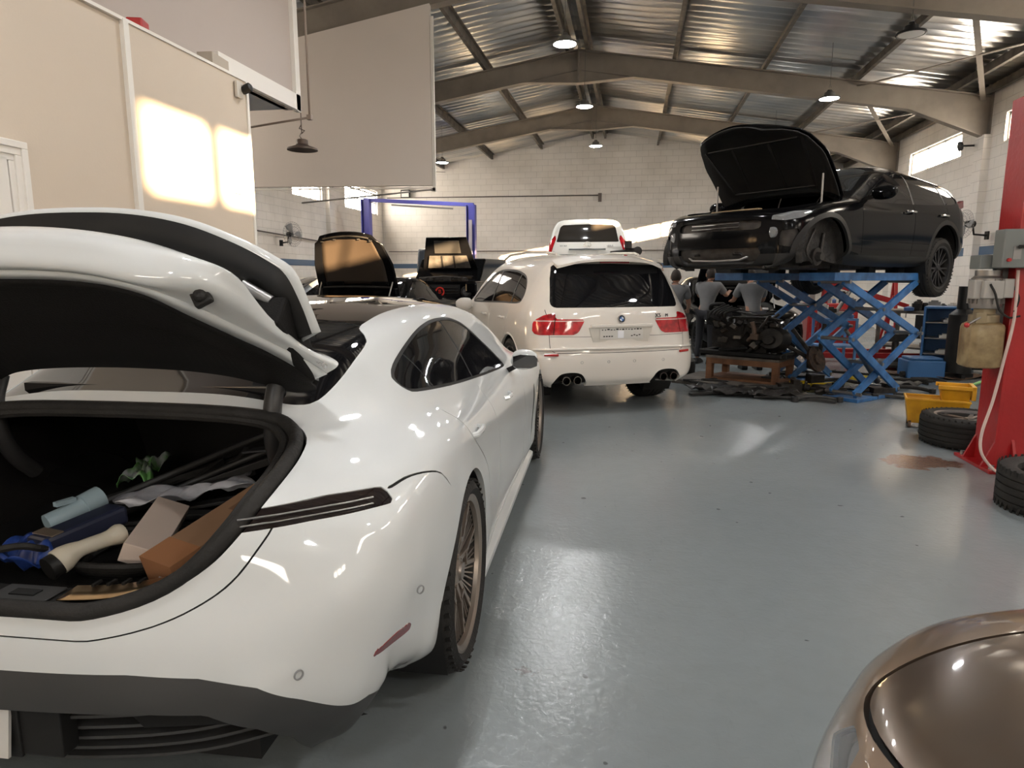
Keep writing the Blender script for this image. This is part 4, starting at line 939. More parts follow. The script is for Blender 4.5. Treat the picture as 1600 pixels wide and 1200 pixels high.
mb.build('plate_marks', pt, pp); box('white_sticker', mat('sticker_white', (.85,.85,.88), .3), (-.01,-.939,.855), (.07,.002,.08), pp)
for x in (-.45, -.15, .15, .5): MB().lathe([(.012,0),(.015,0),(.015,.004),(.012,.004)], 16, Matrix.Translation((x, -.958+.06*x*x, .57)) @ Matrix.Rotation(PI/2, 4, 'X'), close=True).build('parking_sensor', mat('sensor_ring_grey'), B5)
tag(box('white_box', mat('white_carton', (.6,.58,.55), .6), (0,0,0), (.001,.001,.001)), 'x', 'x')
bpy.data.objects.remove(bpy.data.objects['white_box'])

# ------------------------------------------------------------------ black SUV raised on the scissor lift, hood open
EV = empty('raised_suv_car', (3.09, 9.80, 1.295), 2.37, 'black SUV with open hood and missing front wheel raised on the blue scissor lift', 'car')
ZS = .9
def zs(net): return [[(x*(1-.13*min(1, max(0, (y-2.75)/.6))), 2.66+(y-2.66)*(.68 if y > 2.66 else 1), z*ZS) for x, y, z in r] for r in net]
netE = zs([
 [(.64,-.40,.34),(.72,-.50,.36),(.74,-.55,.38),(.74,-.58,.40),(.73,-.60,.41),(.68,-.62,.42),(.58,-.635,.42),(.42,-.645,.42),(.2,-.65,.42),(0,-.65,.42)],
 [(.78,-.38,.34),(.88,-.45,.42),(.90,-.51,.50),(.895,-.56,.55),(.87,-.60,.58),(.80,-.64,.60),(.66,-.665,.60),(.47,-.68,.60),(.24,-.685,.60),(0,-.69,.60)],
 [(.80,-.34,.34),(.91,-.40,.45),(.935,-.46,.60),(.93,-.51,.74),(.90,-.56,.80),(.82,-.61,.82),(.68,-.64,.83),(.48,-.655,.83),(.24,-.66,.83),(0,-.665,.83)],
 [(.80,-.30,.34),(.92,-.35,.46),(.945,-.40,.66),(.94,-.44,.90),(.90,-.49,1.05),(.80,-.56,1.08),(.66,-.60,1.09),(.47,-.62,1.09),(.24,-.63,1.09),(0,-.63,1.09)],
 [(.80,-.24,.34),(.925,-.29,.46),(.95,-.33,.68),(.94,-.37,.95),(.885,-.42,1.14),(.78,-.48,1.28),(.64,-.52,1.34),(.45,-.53,1.36),(.23,-.535,1.36),(0,-.54,1.36)],
 [(.80,-.15,.33),(.925,-.2,.45),(.95,-.24,.68),(.94,-.28,.96),(.885,-.33,1.15),(.76,-.38,1.36),(.63,-.42,1.44),(.45,-.44,1.47),(.23,-.45,1.48),(0,-.45,1.48)],
 row(.1, [(.80,.32),(.925,.43),(.95,.66),(.94,.95),(.89,1.12),(.77,1.38),(.64,1.49),(.45,1.535),(.23,1.55),(0,1.55)]),
 row(.7, [(.80,.30),(.905,.38),(.935,.60),(.935,.92),(.895,1.08),(.79,1.38),(.66,1.52),(.46,1.57),(.23,1.585),(0,1.59)]),
 row(1.15, [(.80,.30),(.905,.38),(.935,.60),(.935,.91),(.895,1.05),(.80,1.37),(.67,1.53),(.46,1.58),(.23,1.595),(0,1.60)]),
 row(1.55, [(.80,.30),(.91,.38),(.937,.60),(.935,.90),(.895,1.03),(.82,1.27),(.70,1.41),(.48,1.48),(.24,1.50),(0,1.505)]),
 row(1.95, [(.80,.31),(.925,.42),(.945,.62),(.94,.88),(.90,1.02),(.85,1.10),(.74,1.20),(.50,1.25),(.25,1.27),(0,1.275)]),
 row(2.3, [(.80,.33),(.94,.46),(.955,.64),(.945,.87),(.91,.99),(.85,1.04),(.74,1.05),(.50,1.06),(.25,1.065),(0,1.07)]),
 row(2.7, [(.80,.33),(.945,.46),(.96,.64),(.945,.85),(.90,.96),(.82,.99),(.70,1.0),(.48,1.01),(.25,1.015),(0,1.02)]),
 row(3.05, [(.78,.32),(.92,.42),(.94,.60),(.93,.80),(.88,.90),(.79,.93),(.66,.945),(.46,.955),(.24,.96),(0,.965)]),
 row(3.25, [(.74,.30),(.86,.38),(.885,.55),(.875,.74),(.83,.83),(.75,.86),(.62,.88),(.44,.89),(.22,.90),(0,.90)], [0,0,0,0,.02,.05,.09,.12,.14,.15]),
 row(3.33, [(.68,.27),(.78,.33),(.80,.45),(.795,.60),(.76,.70),(.69,.74),(.58,.76),(.41,.77),(.21,.775),(0,.78)], [0,0,0,0,.02,.05,.09,.12,.14,.15]),
 row(3.33, [(.62,.30),(.72,.31),(.75,.35),(.75,.42),(.72,.48),(.66,.52),(.56,.53),(.40,.54),(.2,.545),(0,.55)], [0,0,0,0,.03,.07,.12,.15,.17,.18]),
 row(3.28, [(.56,.29),(.66,.29),(.69,.30),(.69,.31),(.67,.32),(.61,.33),(.52,.335),(.38,.34),(.2,.34),(0,.34)], [0,0,0,0,.03,.07,.12,.15,.17,.18]),
 row(3.1, [(.5,.28),(.6,.28),(.63,.28),(.63,.285),(.60,.29),(.55,.29),(.48,.29),(.35,.29),(.18,.29),(0,.29)], [0,0,0,0,.03,.07,.1,.12,.13,.14]),
])
sh = make_shell(netE, 8, 7)
zE = lambda pts: [(a, b_*ZS) for a, b_ in pts]
sh.cut(arch_fn(0, .385, .40, .6), 6); sh.cut(arch_fn(2.64, .37, .375, .6), 6)
# open engine bay: hole where the hood was
f_bay = gate(lambda p: sdpoly(p[:, :2], closed_curve([(-.70,2.12),(-.79,2.45),(-.78,2.74),(-.62,2.93),(-.3,3.03),(0,3.06),(.3,3.03),(.62,2.93),(.78,2.74),(.79,2.45),(.70,2.12),(0,2.08)], 4)), lambda p: p[:, 2] > .72)
sh.cut(f_bay, 6, {0})
f_swE = gate(lambda p: sdpoly(yz(p), zE([(-.40,1.24),(-.30,1.36),(.1,1.45),(.7,1.49),(1.2,1.47),(1.55,1.36),(2.02,1.10),(2.0,1.06),(1.2,1.075),(.4,1.11),(-.2,1.15),(-.38,1.19)])), lambda p: (np.abs(p[:, 0]) > .6) & (p[:, 2] > .9))
sh.cut(f_swE, 2, {0})
for y in (-.02, .82): sh.line(gate(lambda p: p[:, 1]-y-.1*(p[:, 2]-1.1), lambda p: np.abs(p[:, 0]) > .5), .018, 8, {2})
f_ws = gate(lambda p: sdpoly(p[:, :2], [(-.63,1.42),(-.76,1.98),(-.6,2.05),(.6,2.05),(.76,1.98),(.63,1.42),(.4,1.33),(-.4,1.33)]), lambda p: p[:, 2] > .95)
sh.cut(f_ws, 1, {0})
f_rsE = gate(lambda p: sdpoly(axz(p), [(-.2,1.12*ZS),(.68,1.12*ZS),(.62,1.38*ZS),(-.2,1.42*ZS)]), lambda p: p[:, 1] < -.35); sh.cut(f_rsE, 1, {0})
# lower cladding and arch rings in matt black
sh.cut(lambda p: p[:, 2]-.43*ZS-.0*p[:, 1], 9, {0})
for y0, z0, r0 in ((0,.385,.455),(2.64,.37,.425)): sh.cut(arch_fn(y0, z0, r0, .6), 9, {0})
# head lamp, fog lamp, grille openings
uf = lambda p: np.stack([np.abs(p[:, 0])-.9*((p[:, 1]-2.66)/.68+2.66-3.25), p[:, 2]/ZS], 1)
frontc = lambda p: (p[:, 1] > 2.75) & (p[:, 2] > .2)
f_hl = gate(lambda p: sdpoly(uf(p), [(.50,.80),(.52,.845),(.80,.885),(1.10,.90),(1.14,.875),(.95,.815),(.70,.785)]), frontc); sh.cut(f_hl, 3, {0})
f_gr = gate(lambda p: sdpoly(uf(p), [(-.6,.70),(.28,.70),(.36,.72),(.37,.79),(.30,.81),(-.6,.81)]), frontc); sh.cut(f_gr, 10, {0})
f_fg = gate(lambda p: sdpoly(uf(p), [(.60,.52),(.63,.68),(.90,.70),(.93,.56),(.80,.50)]), frontc); sh.cut(f_fg, 10, {0})
f_lg = gate(lambda p: sdpoly(uf(p), [(-.6,.32),(.30,.32),(.38,.44),(.34,.50),(-.6,.50)]), frontc); sh.cut(f_lg, 10, {0, 9})
for q in ([(.86,.44),(.84,.8),(.83,1.08)], [(.36,.46),(.22,.70),(.02,.84),(-.03,1.10)], [(2.0,.44),(2.02,.8),(1.99,1.05)]): seam3(sh, zE(q), yz, lambda p: np.abs(p[:, 0]) > .8, .003)
seam3(sh, zE([(.4,.60),(1.2,.60),(2.1,.60)]), yz, lambda p: np.abs(p[:, 0]) > .8, .004)
sh.part({0}, 'body', black_paint, EV, rim=.03); sh.part({1}, 'windscreen', mat('windscreen_glass', (.03,.032,.033), .03, 0, 0, .7), EV, inset=.003); sh.part({2}, 'side_glass', glass, EV, inset=.006); sh.part({8}, 'window_pillar', blk, EV, inset=.004)
sh.part({3}, 'head_lamp', lamp_glass, EV, rim=.02); sh.part({10}, 'grille', iron, EV, inset=.03); sh.part({9}, 'lower_cladding', mat('black_cladding', (.016,.0155,.015), .5, spec=.3), EV, rim=.03); sh.part({4}, 'shut_line', gap, EV, inset=.003)
sh.bm.free()
wheel_well(EV, 0, .385, .405, .56, .90); 
for s in (1, -1):
    mb = MB(); G_ = np.zeros((2, 25, 3))
    for k in range(25):
        a = R(-12)+R(204)*k/24; G_[0, k] = (s*.82, 2.64+.38*math.cos(a), .37+.38*math.sin(a)); G_[1, k] = (s*.89, 2.64+.38*math.cos(a), .37+.38*math.sin(a))
    mb.grid(G_); mb.add([(s*.80, 2.64, .34)]+[tuple(G_[0, k]) for k in range(25)], [(0, k+1, k+2) for k in range(24)])
    mb.build('wheel_arch_liner', mat('dirty_liner', (.022,.019,.016), .8, noise=(12,.3,(.010,.009,.008)), bump=(25,.8)), EV)
# hub, disc and strut left hanging in the empty arch
for s in (-1, 1):
    mb = MB().lathe([(.0,.05),(.04,.05),(.05,.0),(.09,0),(.09,-.025),(0,-.03)], 28, Matrix.Translation((s*.84, 2.66, .36)) @ Matrix.Rotation(s*PI/2, 4, 'Y')).tube([(s*.83,2.60,.34),(s*.83,2.56,.6)], .018, 10).bar((s*.80,2.62,.30),(s*.40,2.5,.28),.05,.04).bar((s*.80,2.7,.36),(s*.45,2.78,.35),.03,.03).tube(cr([(s*.83,2.74,.30),(s*.83,2.86,.42),(s*.83,2.72,.64)],4),.010,6)
    mb.build('front_hub', iron, EV)
for x, s in ((-.80,-1),(.80,1)): wheel(EV, (x, 0, .27), .365, .245, .25, s, 'seven', dk_alloy)
box('underbody', iron, (0, 1.25, .30), (1.2, 3.6, .10), EV)
# engine bay filling
mb = MB(); mb.box((0,2.52,.56),(1.40,.76,.3)); rnd = random.Random(2)
for k in range(26): mb.box((rnd.uniform(-.6,.6), rnd.uniform(2.25,2.85), rnd.uniform(.72,.80)), (rnd.uniform(.08,.3), rnd.uniform(.06,.25), rnd.uniform(.05,.14)), (0,0,rnd.uniform(0,3)))
for k in range(6): mb.tube(cr([(rnd.uniform(-.6,.6), rnd.uniform(2.3,2.9), .82) for _ in range(3)], 5), .015, 6)
mb.build('engine_bay', iron, EV, .008)
MB().bar((-.62,2.84,.83),(.62,2.84,.83),.10,.03).bar((-.30,2.89,.85),(.30,2.88,.85),.08,.04).build('lock_panel', mat('tan_plastic', (.25,.17,.09), .5), EV, .006)
# hood: hinged at the screen, raised
HM = Matrix.Translation((0, 2.02, .97)) @ Matrix.Rotation(R(40), 4, 'X')
def hood_pts(dz, f=1.0):
    out = []
    for v in np.linspace(0, 1, 13):
        w = f*np.interp(v, [0,.12,.55,.80,.93,1], [.74,.76,.76,.66,.50,.36]); r_ = []
        for u in np.linspace(-1, 1, 15): r_.append(HM @ Vector((u*w, v*1.24*(1-.04*u*u) if v > .5 else v*1.24, dz+.13*math.sin(PI*v*.9)*(1-.25*u*u)+.24*(1-v)*(1-u*u)-.11*max(0, v-.75)*4*max(0,v-.75)*4-.05*u*u)))
        out.append([tuple(p) for p in r_])
    return np.array(out)
hd = MB().grid(hood_pts(.02)).build('hood', black_paint, EV, thick=.012)
MB().grid(hood_pts(-.012, .97)).build('hood_inner_panel', mat('hood_inner_black', (.008,.0075,.007), .6, bump=(6,.5)), hd, thick=.01)
mb = MB()
for (u0, v0, u1, v1) in ((-.5,.2,.5,.2),(-.55,.72,.55,.72),(-.5,.2,-.6,.72),(.5,.2,.6,.72),(-.15,.2,-.2,.72),(.3,.2,.25,.72)):
    P_ = lambda u, v: HM @ Vector((u, v*1.24, -.03+.075*math.sin(PI*v*.9)-.05*u*u)); mb.bar(P_(u0,v0), P_(u1,v1), .03, .012)
mb.build('hood_rib', blk, hd); 
MB().tube([(-.66,2.35,.86),HM @ Vector((-.66,.42,-.02))], .010, 8).tube([(.66,2.35,.86),HM @ Vector((.66,.42,-.02))], .010, 8).build('gas_strut', steel, EV)
for s in (1, -1):
    MB().grid(cr(np.array([[(s*(.93+dx), 1.83+ry*math.cos(t), 1.03+rz*math.sin(t)) for t in np.linspace(0, 2*PI, 15)] for dx, ry, rz in ((0,.02,.02),(.03,.075,.065),(.16,.07,.07),(.23,.03,.04),(.235,.004,.006))]), 3)).bar((s*.86,1.86,.98),(s*.96,1.84,1.0),.08,.03).build('door_mirror', black_paint, EV)
    for y in (.12, .97): MB().tube([(s*.94, y-.1, .885), (s*.965, y-.07, .887), (s*.965, y+.07, .887), (s*.94, y+.1, .885)], .013, 8).build('door_handle', chrome, EV)
    MB().lathe([(0,.03),(.05,.02),(.06,0)], 20, Matrix.Translation((s*.62,3.13,.66*ZS)) @ Matrix.Rotation(-PI/2,4,'X')).build('fog_lamp', lamp_glass, EV)
    MB().prism([(-.36,.95),(-.62,1.03),(-.60,1.12),(-.40,1.06)], s*.80, s*.86, 'x').build('tail_lamp', dred_lens, EV, .008)
MB().tube([(-.3,3.225,.70),(.3,3.225,.70)], .012, 8).tube([(-.3,3.23,.66),(.3,3.23,.66)], .008, 8).build('grille_bar', chrome, EV)
MB().tube([(-.42,3.14,.38),(-.3,3.20,.33),(0,3.22,.32),(.3,3.20,.33),(.42,3.14,.38)], .012, 8).build('bumper_strip', steel, EV)

# ------------------------------------------------------------------ blue scissor lift
ML = EV.matrix_basis.copy() if False else Matrix.Translation((2.98, 9.72, 0)) @ Matrix.Rotation(2.33, 4, 'Z')
def lift_half(xc, label, zt=1.50, dy=0):
    e = empty('scissor_lift', (2.98, 9.72, 0), 2.33, label, 'car lift', 'scissor lift halves')
    MB().box((xc, .98+dy*.4, zt-.045), (.43, 1.95-dy*.8, .09)).build('lift_platform', blue_lift, e, .006)
    mb = MB().box((xc, .98, zt+.04), (.16, .14, .08)).box((xc, .32, zt+.04), (.16,.14,.08)).box((xc, 1.75, zt+.04), (.16,.14,.08)); mb.build('rubber_pad', rubber, e)
    y0, y1 = .10, 1.70; zm = zt*.5; zb = .09; ztop = zt-.10
    def arm(name, xo, ya, za, yb, zb_, w=.09): MB().bar((xc+xo, ya+dy, za), (xc+xo, yb+dy, zb_), .035, w, ext=.02).build(name, blue_lift, e, .004)
    ym0, ym1 = -.05, 1.50
    for sgn in (1, -1):
        xo = sgn*.19; xi = sgn*.145
        arm('scissor_arm', xo, y0+.05, ztop, ym1, zm); arm('scissor_arm', xi, y1-.05, ztop, ym0, zm)
        arm('scissor_arm', xo, ym1, zm, .40, zb); arm('scissor_arm', xi, ym0, zm, 1.25, zb)
    for y, z in ((y0+.05,ztop),(y1-.05,ztop),(ym0,zm),(ym1,zm),(.40,zb),(1.25,zb),((y0+y1)/2,(ztop+zm)/2),(.82,(zm+zb)/2)): MB().tube([(xc-.22,y+dy,z),(xc+.22,y+dy,z)], .022, 10).build('pivot_shaft', steel, e)
    MB().tube([(xc, .5+dy, .16),(xc, 1.0+dy, .60)], .04, 12).tube([(xc,.95+dy,.57),(xc,1.3+dy,.84)], .022, 10).build('hydraulic_ram', steel, e)
    MB().box((xc, .82+dy, .02), (.44, 1.0, .04)).build('base_plate', blue_lift, e, .005)
    return e
lift_half(-.63, 'blue scissor lift half under the near sill of the raised black SUV')
lift_half(.56, 'blue scissor lift half under the far sill of the raised black SUV', dy=-.5)
# ------------------------------------------------------------------ office partition on the left
PX = -3.1
P_ = lambda n, o: structure(o)
structure(box('wall_partition', ivory, (PX-.06, 4.53, 1.495), (.12, 1.33, 2.99)))
structure(box('wall_partition_near', ivory, (PX-.075, 1.3, 1.495), (.12, 5.10, 2.99)))
structure(box('wall_partition_end', ivory2, (PX-3.2, 5.14, 1.495), (6.2, .10, 2.99)))
structure(box('trim_partition_joint', trimw, (PX+.0, 3.87, 1.5), (.03, .045, 3.0)))
structure(box('trim_partition_corner', trimw, (PX-.02, 5.19, 1.5), (.06, .03, 3.0)))
structure(box('trim_partition_cap', trimw, (PX-.06, 2.0, 3.0), (.14, 6.4, .02)))
structure(box('ceiling_office', ivory2, (PX-3.2, 2.0, 2.96), (6.3, 6.3, .06)))
# door in the partition
architrave = MB(); DY, DZ = 3.07, 2.13
for w, d in ((.10, .02), (.07, .03), (.035, .04)):
    architrave.box((PX+d/2-.015, DY-w/2, (DZ-w)/2), (d, w, DZ-w)).box((PX+d/2-.015, DY-.55, DZ-w/2), (d, 1.1, w)).box((PX+d/2-.015, DY-1.1+w/2, (DZ-w)/2), (d, w, DZ-w))
structure(architrave.build('trim_door_architrave', trimw, bevel=.004))
dr = structure(box('door_1', trimw, (PX-.01, DY-.55, 1.02), (.03, .88, 2.04)))
MB().box((PX+.008, DY-.55, 1.45), (.01, .6, .9)).box((PX+.008, DY-.55, .5), (.01, .6, .6)).build('door_panel', trimw, dr, .006)
so = box('wall_socket', mat('yellowed_plastic', (.55, .48, .33), .5), (PX+.008, 4.96, 2.15), (.016, .13, .10), None, bevel=.004); tag(so, 'yellowed switch plate on the sunlit partition wall', 'switch')
for y in (4.935, 4.985): box('rocker', mat('rocker_grey', (.35, .31, .24), .5), (PX+.018, y, 2.155), (.006, .018, .03), so)
# camera on the corner of the wall
ce = empty('security_camera', (PX+.02, 5.10, 2.90), 0, 'small black security camera at the top corner of the partition', 'camera')
MB().lathe([(0,-.045),(.03,-.045),(.034,-.03),(.034,.03),(.02,.04),(0,.04)], 16, Matrix.Translation((.04,.0,.02)) @ Matrix.Rotation(R(70), 4, 'Y')).build('camera_body', blk, ce)
MB().box((.0,-.05,.0),(.02,.08,.12)).tube([(0,-.03,.04),(.03,0,.02)], .01, 8).build('camera_bracket', mat('bracket_white', (.6,.55,.48), .5), ce)
tag(box('red_block', red_tool, (PX-.10, 4.12, 3.05), (.10, .12, .08), None, (0,0,.3), .01), 'small red block lying on top of the partition wall', 'block')
tag(box('carton', mat('worn_carton', (.42,.36,.29), .7), (PX-.12, 4.95, 3.06), (.12, .25, .12), None, (0,0,.1), .003), 'worn beige carton on top of the partition near its corner', 'box')
# loft storey set back above the office
loft_m = mat('loft_sheet', (.45, .385, .34), .6)
structure(box('wall_loft_side', loft_m, (-3.66, 1.4, 4.39), (.10, 11.1, 2.36)))
structure(box('trim_loft_fascia', trimw, (-3.59, 6.29, 3.29), (.05, 1.46, .16)))
structure(box('floor_loft', mat('loft_underside_grey', (.42,.42,.43), .6), (-6.6, 1.4, 3.26), (5.9, 11.0, .10)))
structure(box('wall_loft_end', loft_m, (-6.6, 6.98, 4.45), (5.9, .10, 2.25)))
structure(box('trim_loft_corner', trimw, (-3.59, 6.98, 4.35), (.05, .09, 2.3)))
mb = MB().tube([(-3.50, 7.08, 5.6), (-3.50, 7.08, 3.14)], .012, 8).tube([(-3.50, 7.08, 3.16), (-4.4, 7.2, 3.10)], .012, 8).box((-3.50,7.08,3.16),(.05,.05,.05))
structure(mb.build('trim_loft_conduit', mat('conduit_brown', (.25,.19,.15), .5)))
# big white hanging panel between the rafters
gx = lambda x: zroof(x)-.66
hp = MB().prism([(-3.20, 2.90), (-8.9, 2.98), (-8.9, gx(-8.9)), (-3.20, gx(-3.20)+.02)], 10.62, 10.70, 'y').build('hanging_panel', mat('panel_white', (.70,.63,.57), .55, noise=(.5,.4,(.66,.59,.535)))); tag(hp, 'large plain white sheet panel hanging from the rafter at the left', 'panel')
MB().bar((-3.17,10.64,2.80),(-3.17,10.64,5.42),.03,.05).bar((-8.9,10.62,2.93),(-3.2,10.62,2.86),.03,.02).build('edge_frame', trimw, hp)
MB().tube([(-3.19,10.66,2.84),(-5.6,10.9,2.70)], .014, 6).box((-3.19,10.66,2.84),(.07,.07,.05)).build('steady_rod', steel, hp)
# old pendant lamp
pe = empty('pendant_lamp', (-4.07, 8.0, 3.0), 0, 'old dark enamel pendant lamp hanging before the white panel', 'ceiling lamp')
MB().lathe([(0,.13),(.05,.13),(.07,.12),(.07,.07),(.085,.055),(.18,.02),(.185,.0),(.175,.0),(.08,.035),(0,.04)], 32).build('lamp_shade', mat('rusty_enamel', (.10,.07,.055), .5, .3), pe)
MB().tube([(-.0,0,.13),(-.03,0,.17),(0,0,.21),(.0,0,.24),(0,0,2.2)], .006, 6).tube([(.0,0,.2),(.04,0,.23),(-.03,.0,.26),(.0,0,.3)], .008, 6).build('hanging_cable', mat('rusty_enamel'), pe)

# ------------------------------------------------------------------ far end: wall pipes, floodlight, fans
pipe_m = mat('wall_pipe_dark', (.12,.10,.09), .5, .3)
tag(MB().tube([(-9.3,24.9,4.42),(-1.25,24.9,4.36)], .02, 6).box((-1.25,24.88,4.28),(.12,.08,.3)).build('wall_pipe', pipe_m), 'thin dark conduit high on the far wall ending in a small box', 'pipe')
tag(MB().tube([(-9.3,24.93,2.42),(6.7,24.93,2.40)], .016, 6).build('wall_pipe', pipe_m), 'long thin dark conduit along the far wall above the blue band', 'pipe')
tag(MB().tube([(-9.46,24.5,4.45),(-9.46,16,4.42),(-9.46,15.9,4.35),(-9.46,15.9,1.0)], .025, 6).tube([(-9.46,24.5,2.4),(-9.46,13,2.7)], .02, 6).build('wall_pipe', pipe_m), 'dark conduit running down the stained left wall', 'pipe')
fl_ = empty('flood_light', (-8.55, 24.85, 4.55), 0, 'small black floodlight on the far wall near the left corner', 'flood light')
MB().box((0,0,0),(.36,.07,.30)).box((0,.06,.0),(.1,.1,.1)).build('housing', hous, fl_, .01); box('lens', mat('flood_lens', (.6,.6,.58), .2), (0,-.04,0), (.28,.01,.22), fl_)
def wall_fan(loc, rz, label, r=.27, tilt=0):
    e = empty('wall_fan', loc, rz, label, 'fan', 'wall fans')
    mb = MB()
    for k in range(28):
        a = 2*PI*k/28; c, s_ = math.cos(a), math.sin(a)
        mb.tube([(.04*c,-.13,.04*s_),(r*.6*c,-.12,r*.6*s_),(r*c,-.06,r*s_),(r*.6*c,.0,r*.6*s_),(.08*c,.03,.08*s_)], .0025, 4, cap=False)
    for rr, y in ((r,-.06),(r*.8,-.105),(r*.6,-.12)): mb.tube([(rr*math.cos(t),y,rr*math.sin(t)) for t in np.linspace(0,2*PI,33)], .004, 4, cap=False)
    mb.build('fan_guard', steel, e)
    mb = MB()
    for k in range(3):
        a = 2*PI*k/3; G_ = []
        for u in np.linspace(0, 1, 5):
            rr = .04+u*(r-.07); ww = .05+.07*math.sin(PI*u*.8); G_.append([(rr*math.cos(a+ww*v/.1*.35)*1.0, -.06+.03*v, rr*math.sin(a+ww*v/.1*.35)) for v in (-1,-.3,.4,1)])
        mb.grid(np.array(G_))
    mb.build('fan_blades', mat('fan_blade_grey', (.3,.3,.3), .4), e, thick=.003)
    MB().lathe([(0,-.04),(.06,-.03),(.075,.05),(.06,.13),(0,.15)], 20, Matrix.Rotation(-PI/2, 4, 'X')).build('fan_motor', blk, e)
    MB().tube([(0,.1,-.02),(0,.14,-.2),(0,.4,-.22)], .02, 8).box((0,.40,-.22),(.1,.03,.16)).build('fan_bracket', blk, e)
    return e
a = at(455, 366, X=-9.0); wall_fan(a, R(70), 'wall fan on the stained left wall', .32)
a = at(1052, 385, Y=24.4); wall_fan(a, R(-20), 'wall fan on the far wall beside the raised black SUV', .36)
a = at(1512, 350, X=6.45); wall_fan(a, R(-80), 'wall fan on the right wall behind the raised black SUV', .27)
a = at(1504, 228, X=6.6); tag(MB().tube([a, a+Vector((.3,0,.0))], .02, 8).lathe([(0,0),(.09,.02),(.10,.06),(0,.1)], 16, Matrix.Translation(a) @ Matrix.Rotation(R(-100),4,'Y')).build('wall_lamp', hous), 'small dark lamp on the right wall beside the high window', 'wall lamp')

# ------------------------------------------------------------------ blue-violet two-post lift far left
e = empty('two_post_lift', (-6.72, 20.7, 0), 0, 'violet blue two-post lift with overhead bar by the far wall', 'car lift')
for x, hh in ((-1.72, 3.9), (1.72, 3.66)):
    p = MB().box((x,.11,hh/2),(.28,.02,hh)).box((x-.13,0,hh/2),(.02,.24,hh)).box((x+.13,0,hh/2),(.02,.24,hh)).box((x,0.02,hh/2),(.2,.12,hh)).box((x,0,.01),(.5,.5,.02)).build('lift_post', blue_post, e, .004)
MB().bar((-1.8,0,3.88),(1.8,0,3.66),.10,.11).build('overhead_beam', blue_post, e)
MB().bar((-.85,-.06,3.70),(1.15,-.06,3.55),.05,.05).build('limit_bar', steel, e)
MB().box((1.72,-.13,2.1),(.10,.05,2.2)).build('carriage_rail', mat('worn_pale_post', (.45,.40,.42), .5), e)
# ------------------------------------------------------------------ white SUV far behind, lifted
LX = empty('raised_white_suv_car', (-1.10, 16.6, .90), .05, 'white SUV raised on a lift in front of the far wall, seen from behind', 'car')
net6 = [
 [(.6,-.7,.40),(.72,-.8,.42),(.80,-.86,.46),(.80,-.90,.50),(.78,-.93,.52),(.6,-.96,.53),(.3,-.97,.53),(0,-.98,.53)],
 [(.80,-.6,.42),(.90,-.72,.55),(.92,-.82,.68),(.915,-.87,.76),(.88,-.92,.80),(.64,-.95,.80),(.32,-.97,.80),(0,-.98,.80)],
 [(.80,-.5,.42),(.92,-.6,.60),(.93,-.75,.85),(.915,-.82,1.05),(.86,-.88,1.12),(.64,-.92,1.14),(.32,-.93,1.14),(0,-.94,1.14)],
 [(.80,-.4,.42),(.92,-.5,.60),(.93,-.65,.90),(.90,-.74,1.25),(.82,-.80,1.40),(.62,-.84,1.42),(.32,-.85,1.42),(0,-.86,1.42)],
 [(.80,-.3,.42),(.92,-.4,.60),(.93,-.52,.95),(.88,-.62,1.40),(.76,-.68,1.72),(.60,-.74,1.80),(.32,-.76,1.81),(0,-.77,1.81)],
 row(-.3, [(.80,.42),(.92,.60),(.93,.95),(.89,1.25),(.76,1.72),(.62,1.84),(.32,1.88),(0,1.88)], [0,0,0,-.05,-.1,-.2,-.25,-.25]),
 row(.6, [(.80,.42),(.92,.60),(.93,.95),(.89,1.25),(.77,1.74),(.62,1.86),(.32,1.90),(0,1.90)]),
 row(1.7, [(.80,.42),(.92,.60),(.93,.95),(.89,1.23),(.78,1.66),(.64,1.80),(.34,1.84),(0,1.84)]),
 row(2.4, [(.80,.42),(.92,.60),(.93,.92),(.89,1.15),(.80,1.24),(.66,1.28),(.34,1.30),(0,1.30)]),
 row(3.6, [(.78,.45),(.88,.60),(.88,.86),(.82,1.02),(.72,1.10),(.6,1.13),(.3,1.15),(0,1.15)]),
]
sh = make_shell(net6, 6, 6)
sh.cut(gate(lambda p: sdpoly(axz(p), [(-.2,1.35),(.72,1.35),(.70,1.42),(.64,1.68),(.58,1.74),(-.2,1.76)]), lambda p: p[:, 1] < -.3), 1, {0})
sh.cut(gate(lambda p: sdpoly(yz(p), [(-.45,1.25),(-.35,1.62),(1.5,1.66),(2.1,1.25)]), lambda p: np.abs(p[:, 0]) > .6), 1, {0})
sh.cut(gate(lambda p: sdpoly(uz(p), [(.84,.98),(.82,1.2),(.80,1.42),(.85,1.52),(1.1,1.2),(1.08,.98)]), lambda p: (p[:, 1] < -.2)), 3, {0})
sh.cut(arch_fn(0,.42,.42,.6), 6)
seam3(sh, [(.80,.62),(.80,.9),(.77,1.17)], axz, lambda p: p[:, 1] < -.5, .004); seam3(sh, [(0,.62),(.4,.62),(.80,.62)], axz, lambda p: p[:, 1] < -.5, .004)
sh.part({0}, 'body', gx_paint, LX, rim=.02); sh.part({1}, 'rear_screen', mat('tinted_glass_far', (.03,.026,.022), .08, 0, 0, .7), LX, inset=.004); sh.part({3}, 'tail_lamp', red_lens, LX, inset=-.006); sh.part({4}, 'shut_line', gap, LX, inset=.003); sh.bm.free()
for x, s in ((-.78,-1),(.78,1)): wheel(LX, (x, 0, .36), .385, .26, .24, s, 'seven', dk_alloy)
box('underbody', blk, (0,1.5,.5), (1.3,4,.2), LX)
MB().tube([(-.42,-.955,1.18),(.42,-.955,1.18)], .022, 8).build('garnish_bar', chrome, LX)
